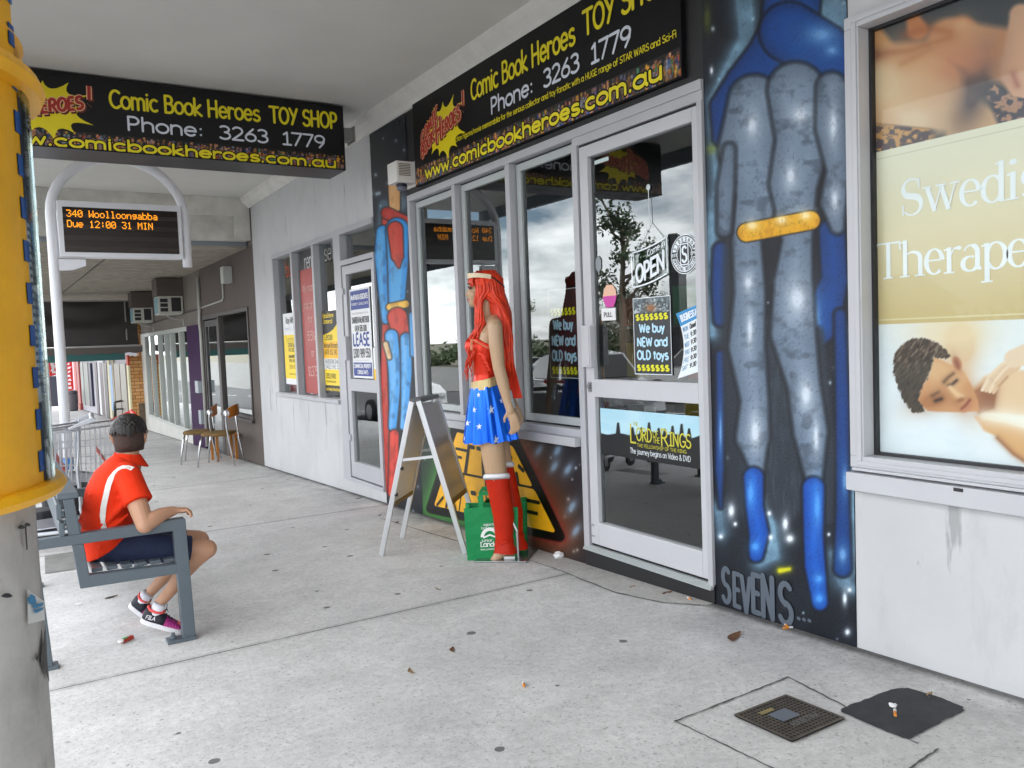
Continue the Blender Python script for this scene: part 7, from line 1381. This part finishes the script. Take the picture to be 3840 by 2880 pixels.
mb = MB(); mb.box(-.10, -.0, 14.74, 14.92, -.02, .22); mb.build('junction_box', mat('meter_grey', ''), gs, bevel=.006)
mb = MB(); mb.box(-.13, -.0, 12.34, 12.52, 2.22, 2.46); mb.build('bell_box', mat('pale_frame', ''), gs, bevel=.008)
for yk, zt, zb, w, lb_ in ((16.2, 2.276, 1.94, .44, 'nearer wall mounted air conditioner with pale blue side above the tall windows'), (19.84, 2.25, 1.92, .42, 'farther wall mounted air conditioner near the black awning blind')):
    ac = thing('air_conditioner', lb_, 'air conditioner', (-w/2, yk+.2, zb), group='air conditioners on the grey shop')
    mb = MB(); mb.box(-w, -.01, yk, yk+.5, zb, zt); mb.build('case', mat('ac_cream', (.52, .52, .46), .55), ac, bevel=.012)
    mb = MB(); mb.box(-w-.004, -w, yk+.03, yk+.47, zb+.02, zt-.02); mb.build('side_grille', mat('ac_blue', (.20, .36, .40), .6, var=.4, scale=30), ac)
    mb = MB(); h = (zt-zb-.08)/3
    for i in range(3): mb.box(-w+.03, -w+.16, yk-.004, yk, zb+.05+i*h, zb+.05+i*h+h-.02)
    mb.box(-w+.22, -.05, yk-.004, yk, zb+.05, zt-.03); mb.build('vent', mat('black_gasket', ''), ac)
    mb = MB(); mb.box(-w-.02, -.0, yk-.01, yk+.52, zt+.003, 2.60); mb.build('bulkhead', brown, ac)
    mb = MB(); mb.tube([(-.30, yk+.02, zb), (-.28, yk+.02, zb-.06), (-.10, yk+.03, zb-.10), (-.02, yk+.04, zb-.10), (-.02, yk+.05, zb-.22)], .010, 6); mb.build('drain_pipe', mat('conduit_grey', ''), ac)
aw2 = thing('street_awning', 'lower weathered board awning continuing past the end of the white office', 'awning', (-1.7, 16, 2.62))
mb = MB(); y = 11.43; bw_ = random.Random(2)
while y < 24: mb.box(-3.45, -.005, y, y+.135, 2.622-bw_.uniform(0, .003), 2.64); y += .141
mb.build('soffit_board', mat('weathered_board', (.36, .325, .26), .85, var=.35, scale=5), aw2)
mb = MB(); mb.box(-3.45, -.0, 11.43, 24, 2.641, 2.76); mb.box(-3.52, -3.45, 11.43, 24, 2.5, 2.80); mb.build('roof', mat('awning_fascia', ''), aw2)
mb = MB(); mb.bar((-1.55, 11.5, 2.618), (-1.75, 20.9, 2.618), .02, .012); mb.tube([(-1.1, 12.5, 2.62), (-1.08, 12.5, 2.585)], .03, 8); mb.build('cable', mat('cable_dark', ''), aw2)
bl = thing('awning_blind', 'sagging black awning blind across the footpath with a green scalloped valance', 'blind', (-1.7, 21, 1.2))
mb = MB(); R_ = []
for i in range(22):
    x = -3.4+3.2*i/21; R_.append([(x, 21+.06*math.sin(3*z+.8*math.cos(x*1.9))+.05*math.sin(math.hypot((x+1.3)*1.3, (z-2.7)*2.2)*5.5), z) for z in [2.46-1.02*k/16 for k in range(17)]])
mb.loft(R_, cap=False, closed=False); mb.build('curtain', mat('black_canvas', (.045, .040, .038), .6, var=.2, scale=3), bl, smooth=True)
mb = MB(); mb.box(-3.4, -.12, 20.98, 21.03, 1.40, 1.435); mb.box(-.46, -.435, 20.97, 21.0, 1.435, 2.47); mb.bar((-3.4, 21, 2.47), (-.3, 21, 2.47), .03, .03); mb.build('rail', mat('rail_grey', (.30, .30, .27), .6), bl)
mb = MB(); P_ = [(-3.4, 21.02, 1.40), (-.12, 21.02, 1.40)]
for i in range(60): t = i/59; P_.append((-.12-3.28*t, 21.02, 1.275-.03*abs(math.sin(t*PI*11))))
mb.prism(P_, (0, .004, 0)); mb.build('valance', mat('taupe_canvas', (.12, .10, .09), .8), bl)
mb = MB(); mb.box(-3.4, -.5, 21.05, 21.058, 1.10, 1.39); mb.build('green_valance', mat('green_canvas', (.035, .13, .125), .7), bl)
bp_ = bpy.data.materials.new('orange_brick'); bp_.use_nodes = True; t_ = bp_.node_tree; br = t_.nodes.new('ShaderNodeTexBrick'); tcx = t_.nodes.new('ShaderNodeTexCoord'); mpp = t_.nodes.new('ShaderNodeMapping'); mpp.inputs['Rotation'].default_value = (math.radians(90), 0, 0)
br.inputs['Color1'].default_value = (.55, .24, .07, 1); br.inputs['Color2'].default_value = (.72, .40, .16, 1); br.inputs['Mortar'].default_value = (.22, .10, .04, 1); br.inputs['Scale'].default_value = 1; br.inputs['Brick Width'].default_value = .24; br.inputs['Row Height'].default_value = .086; br.inputs['Mortar Size'].default_value = .008
t_.links.new(tcx.outputs['Object'], mpp.inputs['Vector']); t_.links.new(mpp.outputs['Vector'], br.inputs['Vector']); t_.links.new(br.outputs['Color'], t_.nodes['Principled BSDF'].inputs['Base Color']); t_.nodes['Principled BSDF'].inputs['Roughness'].default_value = .8
pr = thing('brick_pier', 'orange brick pier with scalloped top standing out from the far shop wall', 'pier', (-.1, 22.2, gz(22)))
mb = MB(); P_ = [(-.30, 22, 0), (.03, 22, 0), (.03, 22, 1.15)]+[(.03-.33*i/20, 22, 1.13+.05*abs(math.sin(i/20*PI*2))) for i in range(21)]; mb.prism(P_, (0, .5, 0)); mb.build('brickwork', bp_, pr)
mb = MB(); mb.box(-.075, .0, 22.0-.003, 22.4, 1.18, 2.62); mb.build('pilaster', bp_, pr)
mb = MB(); mb.box(-.16, .05, 21.96, 22.5, -.75, -.0); mb.build('stone_base', mat('brown_stone', (.17, .12, .08), .8, var=.4, scale=8), pr); mb = MB(); mb.box(-.30, -.16, 21.98, 22.5, -.75, 0); mb.build('brick_base', bp_, pr)
mb = MB(); mb.box(-.345, -.302, 21.97, 22.3, -.72, .95); mb.build('cream_trim', mat('cream_trim', (.75, .68, .42), .6), pr); mb = MB(); mb.box(-.345, -.302, 21.97, 22.3, .95, 1.2); mb.build('red_trim', mat('red_trim', (.60, .06, .03), .6), pr)
fr = thing('far_shop_row', 'row of distant shop fronts seen under the green valance', 'shops', (0, 34, -1))
mb = MB(); mb.box(.02, 6, 22.5, 62, -2, 4.5); mb.box(-3.3, .02, 24, 44, 2.3, 2.5); mb.build('wall', mat('far_wall', (.48, .47, .50), .8), fr)
strips = [(478, 458, (.30, .27, .22), 'door'), (456, 436, (.24, .20, .16), 'door'), (434, 428, (.36, .31, .22), 'post'), (428, 420, (.18, .36, .62), 'window'), (420, 412, (.66, .60, .42), 'post'), (410, 398, (.05, .035, .035), 'door'), (398, 376, (.70, .70, .72), 'post'), (396, 384, (.06, .03, .04), 'door'), (374, 366, (.05, .03, .04), 'door'), (350, 342, (.02, .025, .06), 'window'), (340, 324, (.22, .24, .22), 'window'), (322, 312, (.28, .30, .28), 'window'), (306, 297, (.34, .045, .04), 'door'), (296, 288, (.42, .03, .03), 'door')]
for i, (a, b, c, n_) in enumerate(strips):
    ya, yb = yz(a, 1450)[0], yz(b, 1450)[0]; z1 = {'post': 1.15, 'door': .95, 'window': .9}[n_]; yc = (ya+yb)/2; mb = MB(); mb.box(-.03-.004*i, .04, min(ya, yb), max(ya, yb), gz(yc)+(.02 if n_ != 'window' else .3), z1); mb.build(n_, mat('far_paint_%s' % 'abcdefghijklmnop'[i], c, .4 if n_ != 'post' else .7), fr)
mb = MB(); mb.box(-.14, .03, 42, 46, gz(44), gz(44)+.35); mb.build('planter_wall', mat('salmon_paint', (.60, .30, .24), .8), fr)
pcm = mat('dark_plastic', (.018, .026, .026), .4); pcx = GP(455, 1556); pch = thing('plastic_chair', 'dark green moulded plastic chair outside the far shops', 'chair', (pcx[0]-.55, pcx[1]-6, gz(pcx[1]-6)), math.radians(170))
mb = MB(); mb.loft([[(x, y, z) for x, y in ((.24, -.22), (.24, .22), (-.22, .2), (-.22, -.2))] for z in (.40, .43)]); mb.build('seat', pcm, pch, local=True, bevel=.01)
mb = MB(); mb.prism([(-.22, -.2, .43), (-.22, .2, .43), (-.31, .22, .82), (-.31, -.22, .82)], (.02, 0, .003)); mb.build('backrest', pcm, pch, local=True, bevel=.01)
for s in (-1, 1):
    for x in (.24, -.22): mb = MB(); mb.tube([(x, s*.2, .42), (x*1.15, s*.24, 0)], .022, 8); mb.build('leg', pcm, pch, local=True)
    mb = MB(); mb.tube([(.25, s*.25, 0.42), (.24, s*.26, .62), (-.05, s*.27, .66), (-.29, s*.22, .70)], .02, 8); mb.build('arm', pcm, pch, local=True)
for i, (px, py0, py1, yy) in enumerate(((196, 1345, 1412, 44), (256, 1350, 1470, 46), (276, 1400, 1500, 50))):
    a = WY(px, py0, yy); b = WY(px, py1, yy); o = thing('banner_flag', ['red and white feather banner left of the white pole far down the street', 'tall red and white feather banner right of the white pole', 'small red and white feather banner by the far red doorway'][i], 'banner', (a[0], yy, gz(yy)), group='red banners far down the street')
    w = .32; mb = MB(); mb.prism([(a[0]-w/2, yy, b[2]), (a[0]+w/2, yy, b[2]+.1), (a[0]+w/2, yy, a[2]), (a[0]-w/2, yy, a[2]+.25)], (0, .006, 0)); mb.build('cloth', mat('banner_red', (.62, .02, .02), .6), o)
    mb = MB(); rk = random.Random(i)
    for k in range(7): z = b[2]+.15+(a[2]-b[2]-.2)*k/7; x0 = a[0]-w*.4+rk.uniform(0, .08); mb.prism([(x0, yy-.008, z), (x0+rk.uniform(.08, .2), yy-.008, z), (x0+rk.uniform(.1, .2), yy-.008, z+.12), (x0+.03, yy-.008, z+.1)], (0, .004, 0))
    mb.build('print', mat('banner_white', (.8, .8, .8), .6), o); mb = MB(); mb.tube([(a[0]-w/2-.02, yy, gz(yy)), (a[0]-w/2-.02, yy, a[2]+.3)], .015, 6); mb.build('pole', steel, o)
a = WY(272, 1470, 41); wb = thing('litter_bin', 'round grey street litter bin far down the footpath', 'bin', (a[0], 41, gz(41))); mb = MB(); mb.lathe([(.17, 0), (.19, .1), (.2, .75), (.18, .8)], (a[0], 41, gz(41)), 18); mb.build('body', mat('bin_grey', (.10, .09, .10), .6), wb, smooth=True); mb = MB(); mb.lathe([(.2, 0), (.21, .05), (.12, .12)], (a[0], 41, gz(41)+.8), 18); mb.build('lid', mat('bin_grey', ''), wb, smooth=True)
a = WY(182, 1412, 52); b = WY(213, 1412, 52); sh_ = thing('power_cabinet', 'dark utility cabinet on the verge far down the street', 'cabinet', ((a[0]+b[0])/2, 52, gz(52))); mb = MB(); mb.box(a[0], b[0], 52, 52.6, gz(52), a[2]); mb.build('body', mat('cabinet_dark', (.03, .032, .045), .5), sh_, bevel=.01); mb = MB(); mb.box(a[0]-.03, b[0]+.03, 51.97, 52.63, a[2], a[2]+.06); mb.build('top', mat('cabinet_top', (.4, .4, .42), .5), sh_)
mb = MB(); mb.box(-4.1, -.5, 53.5, 58, gz(55)-.4, gz(55)+.02); tag(mb.build('grass_verge', mat('grass', (.13, .19, .035), .9, var=.4, scale=3)), kind='structure')
# ================================================================ ACROSS THE STREET (seen in the glass)
bark = mat('bark', (.20, .16, .12), .9, var=.4, scale=6); leaves = mat('eucalypt_leaf', (.050, .078, .030), .7, var=.6, scale=.9); leaves2 = mat('dark_leaf', (.035, .062, .024), .7, var=.6, scale=.9)
def tree(x, y, h, w, seed, label, lm, openness=.0):
    r = random.Random(seed); z0 = gzf(y)-.3; o = thing('street_tree', label, 'tree', (x, y, z0), group='trees across the street'); tr = MB(); lf = MB(); tips = []
    top = Vector((x+r.uniform(-.4, .4), y+r.uniform(-.4, .4), z0+h*.8)); tr.tube([(x, y, z0), (x+.1, y-.1, z0+h*.25), (x-.1, y+.15, z0+h*.5), top], [h*.028, h*.023, h*.016, h*.006], 9)
    for i in range(13):
        t = .30+.055*i; b = Vector((x, y, z0))*(1-t)+top*t; b.z = z0+h*.8*t+.1; a = r.uniform(0, 6.28); L_ = w*r.uniform(.55, 1)*(1-.35*abs(t-.55)); e = b+Vector((math.cos(a)*L_, math.sin(a)*L_, h*r.uniform(.08, .24))); m_ = b*.5+e*.5+Vector((0, 0, -h*.015)); tr.tube([b, m_, e], [h*.010, h*.007, h*.003], 6); tips += [e, m_*.35+e*.65]
    tips.append(top)
    for c in tips:
        R0 = w*r.uniform(.20, .34)
        for k in range(int(120*(1-openness))):
            d = Vector((r.gauss(0, 1), r.gauss(0, 1), r.gauss(0, .7))); d = d.normalized()*R0*r.random()**.45; p = c+d; s = r.uniform(.07, .17)*(h/9)**.5; u = Vector((r.uniform(-1, 1), r.uniform(-1, 1), r.uniform(-1, .4))).normalized(); v = u.orthogonal().normalized(); lf.poly([p-u*s, p+v*s*.4, p+u*s, p-v*s*.4])
    tr.build('trunk', bark, o, smooth=True); lf.build('crown', lm, o)
tree(-21.5, 29.5, 9.0, 2.2, 3, 'tall open gum tree reflected in the door glass beside the pylon sign', leaves2, .45)
tree(-34, 44, 5.8, 3.0, 4, 'rounded green tree across the car park, left of the gum', leaves); tree(-30, 54, 5.5, 3.0, 5, 'broad bushy tree at the far end of the car park', leaves); tree(-46, 36, 7, 4.0, 6, 'large dense tree at the back of the car park', leaves2); tree(-44, 20, 6, 3.6, 7, 'low spreading tree behind the parked cars across the street', leaves); tree(-48, 60, 8, 4, 8, 'tallest bushy tree on the far corner', leaves2); tree(-22, 72, 5.5, 3, 9, 'green tree near the far bend of the street', leaves)
mb = MB(); rr = random.Random(2)
for i in range(5200):
    y = rr.uniform(-30, 120); p = Vector((-52-rr.uniform(0, 4), y, gzf(y)+abs(rr.gauss(0, 1))*.9+.9*(1+math.sin(y*.21)+.6*math.sin(y*.53)))); s = rr.uniform(.25, .6); u = Vector((rr.uniform(-1, 1), rr.uniform(-1, 1), rr.uniform(-1, 1))).normalized(); v = u.orthogonal().normalized(); mb.poly([p-u*s, p+v*s*.5, p+u*s, p-v*s*.5])
tag(mb.build('tree_belt', leaves), 'belt of trees and scrub along the far side of the car park', 'trees', kind='stuff')
py = thing('pylon_sign', 'tall dark shopping centre pylon sign across the street', 'sign', (-15.4, 19.6, gzf(19.6)-.12)); pang = math.radians(-38)
Pr = Vector((math.cos(pang), math.sin(pang), 0)); Pn = Vector((-Pr.y, Pr.x, 0)); Pn = -Pn if Pn.x < 0 else Pn; Pr = Vector((Pn.y*-1, Pn.x, 0)); Pr = -Pr if False else Pr
Fp = Flat((-15.4, 19.6, gzf(19.6)-.12), Pr, (0, 0, 1), Pn)
mb = MB(); mb.prism([Fp(-.85, 0), Fp(.85, 0), Fp(.85, 5.0), Fp(-.85, 5.0)], Pn*-.3); mb.build('tower', mat('pylon_dark', (.022, .026, .030), .4), py, bevel=.03)
def pquad(a0, a1, b0, b1, nm, m_, d=.006): q = MB(); q.poly([Fp(a0, b0, d), Fp(a1, b0, d), Fp(a1, b1, d), Fp(a0, b1, d)]); return q.build(nm, m_, py)
pquad(-.8, .8, 2.15, 2.7, 'pale_panel', mat('pylon_white', (.6, .6, .6), .5)); pquad(-.8, .8, 1.55, 2.12, 'red_panel', mat('pylon_red', (.34, .04, .03), .5)); pquad(-.8, .8, .9, 1.5, 'lower_panel', mat('pylon_maroon', (.20, .02, .025), .5)); pquad(-.25, .05, 3.3, 3.55, 'small_panel', mat('pylon_white', ''))
mb = MB(); text(mb, Fp, 'POKIES - BISTRO - BAR', 0, 3.72, .17, 1.4, .14, .01, align='c'); text(mb, Fp, 'FOODWORKS', -.7, 1.72, .2, 1.3, .16, .01); mb.build('white_lettering', mat('sign_white', ''), py); mb = MB(); text(mb, Fp, 'LEASING OPPORTUNITIES', 0, 2.34, .15, 1.45, .16, .012, align='c'); mb.build('dark_lettering', ink, py)
lp = thing('street_light', 'grey street light pole with curved arm across the street', 'street light', (-12.6, 27, gzf(27)-.12)); mb = MB(); mb.tube([(-12.6, 27, gzf(27)-.12), (-12.6, 27, 6.6), (-12.4, 27, 7.1), (-11.2, 27, 7.5)], [.09, .06, .05, .04], 10); mb.build('pole', mat('conduit_grey', ''), lp, smooth=True); mb = MB(); mb.bar((-11.5, 27, 7.5), (-10.7, 27, 7.58), .22, .1); mb.build('lamp_head', mat('white_plastic', ''), lp, bevel=.02)
rb = thing('brick_house', 'low dark red shop building across the car park', 'house', (-38, 33, gzf(33)-.1)); mb = MB(); mb.box(-44, -36, 27, 40, gzf(33)-.4, 2.2); mb.build('wall', mat('red_brick', (.26, .05, .04), .8, var=.2, scale=2), rb); mb = MB(); mb.prism([(-44.6, 26.5, 2.2), (-35.4, 26.5, 2.2), (-40, 26.5, 4.0)], (0, 14, 0)); mb.build('roof', mat('roof_grey', (.28, .27, .27), .7), rb); mb = MB(); [mb.box(-36.02, -35.98, 28+2.6*i, 29.8+2.6*i, -.2, 1.3) for i in range(4)]; mb.build('window', mat('led_screen', ''), rb)
def car(label, paint):
    o = thing('parked_car', label, 'car', group='cars parked across the kerb'); W2 = .86
    prof = [(-2.1, .38), (-2.12, .62), (-2.02, .86), (-1.35, .93), (-.75, 1.40), (-.2, 1.46), (.55, 1.42), (1.05, .98), (1.75, .88), (2.08, .72), (2.12, .42), (2.0, .28), (-2.0, .28)]
    mb = MB(); mb.loft([[(x, s*W2*(1-.22*max(0, (z-.9)/.56)-k), z) for x, z in prof] for s, k in ((-1, .06), (-1, .0), (1, .0), (1, .06))]); mb.build('body', paint, o, local=True, bevel=.04, smooth=False)
    dk = mat('car_glass', (.012, .014, .016), .08)
    for s in (-1, 1):
        mb = MB(); P_ = [(-1.15, .96), (-.70, 1.36), (-.2, 1.41), (.5, 1.37), (.9, 1.0)]; mb.poly([(x, s*(W2*(1-.22*max(0, (z-.9)/.56))+.006), z) for x, z in P_]); mb.build('side_window', dk, o, local=True)
    mb = MB(); mb.poly([(.585, -.62, 1.40), (.585, .62, 1.40), (1.06, .76, 1.0), (1.06, -.76, 1.0)]); mb.build('windscreen', dk, o, local=True); mb = MB(); mb.poly([(-.79, -.62, 1.385), (-.79, .62, 1.385), (-1.36, .76, .95), (-1.36, -.76, .95)]); mb.build('rear_window', dk, o, local=True)
    for x in (-1.3, 1.32):
        for s in (-1, 1):
            mb = MB(); mb.tube([(x, s*.70, .31), (x, s*.89, .31)], .31, 20); w_ = mb.build('wheel', mat('rubber_black', ''), o, local=True, bevel=.02); mb = MB(); mb.tube([(x, s*.88, .31), (x, s*.90, .31)], .19, 16); mb.build('rim', mat('satin_steel', ''), w_, local=True)
    for s in (-1, 1):
        mb = MB(); mb.box(2.03, 2.135, s*.60-.16, s*.60+.16, .60, .72); mb.build('headlight', mat('lamp_glass', (.7, .72, .75), .1), o, local=True, bevel=.02); mb = MB(); mb.box(-2.13, -2.05, s*.66-.13, s*.66+.13, .66, .80); mb.build('tail_light', mat('tail_red', (.4, .01, .01), .2), o, local=True, bevel=.02)
    mb = MB(); mb.box(2.06, 2.14, -.42, .42, .42, .56); mb.build('grille', mat('black_gasket', ''), o, local=True, bevel=.01); return o
pw_ = mat('car_white', (.72, .73, .74), .2, coat=.6); ps_ = mat('car_silver', (.42, .43, .45), .25, .6, coat=.6); pm2 = mat('car_maroon', (.16, .012, .02), .2, coat=.6); pg2 = mat('car_blue', (.05, .09, .16), .2, coat=.6)
k1 = car('silver hatchback parked at the near kerb, reflected in the shop door', ps_)
def setcar(o, x, y, rot, paint=None):
    o.location = (x, y, gzf(y)-.14); o.rotation_euler = (0, 0, math.radians(rot))
    if paint:
        for ch in o.children:
            if ch.name.startswith('body'): ch.data = ch.data.copy(); ch.data.materials.clear(); ch.data.materials.append(paint)
setcar(k1, -6.6, 12.8, -70)
for x, y, r_, pnt, lb_ in ((-5.6, 20.5, -90, pw_, 'white car parked at the near kerb outside the grey shop'), (-5.7, 27.5, -90, pm2, 'dark red car parked at the near kerb further down'), (-12.5, 15, 90, pw_, 'white car facing away on the far lane of the road'), (-18, 30, 20, pg2, 'dark blue car parked across the street in the car park'), (-21, 37, 20, pw_, 'white car parked beside the blue one in the car park'), (-12.6, 36, 90, ps_, 'silver car waiting on the far lane of the road')):
    setcar(dup(k1, (0, 0, 0), 0, lb_), x, y, r_, pnt)
# ---------------------------------------------------------------- toy shelves inside the shop
shf = thing('display_shelf', 'tall dark display shelf against the back wall inside the toy shop', 'shelf', (2.6, 4.5, 0)); dkw = mat('shelf_dark', (.10, .09, .08), .6)
mb = MB(); 
for z in (.3, .8, 1.3, 1.8): mb.box(2.3, 2.75, 2.6, 6.6, z, z+.03)
mb.build('shelf', dkw, shf); mb = MB(); mb.box(2.75, 2.78, 2.6, 6.6, 0, 2.3); mb.box(2.3, 2.75, 2.57, 2.6, 0, 2.3); mb.box(2.3, 2.75, 6.6, 6.63, 0, 2.3); mb.build('panel', dkw, shf)
rb_ = random.Random(8); TB = [mat('toy_box_'+n, c, .5) for n, c in (('red', (.4, .05, .04)), ('blue', (.05, .12, .35)), ('yellow', (.55, .40, .06)), ('green', (.06, .25, .10)), ('pale', (.5, .5, .48)))]
CN = ['red', 'blue', 'yellow', 'green', 'pale grey']; PN = ['bottom', 'second', 'third', 'top']; k = 0
for j, z in enumerate((.33, .83, 1.33, 1.83)):
    for i in range(5):
        y = 2.75+i*.78+rb_.uniform(0, .2); c = (i*2+j*3+(i > 2)) % 5; mb = MB(); w = rb_.uniform(.25, .42); h = rb_.uniform(.2, .4); mb.box(2.35, 2.6, y, y+w, z, z+h); mb.box(2.345, 2.35, y+.03, y+w-.03, z+.04, z+h*.7)
        tag(mb.build('toy_box', TB[c], bevel=.004), '%s toy box on the %s shelf inside the shop, box %s from the right' % (CN[c], PN[j], ['first', 'second', 'third', 'fourth', 'fifth'][i]), 'toy box', 'boxed toys on the display shelf')
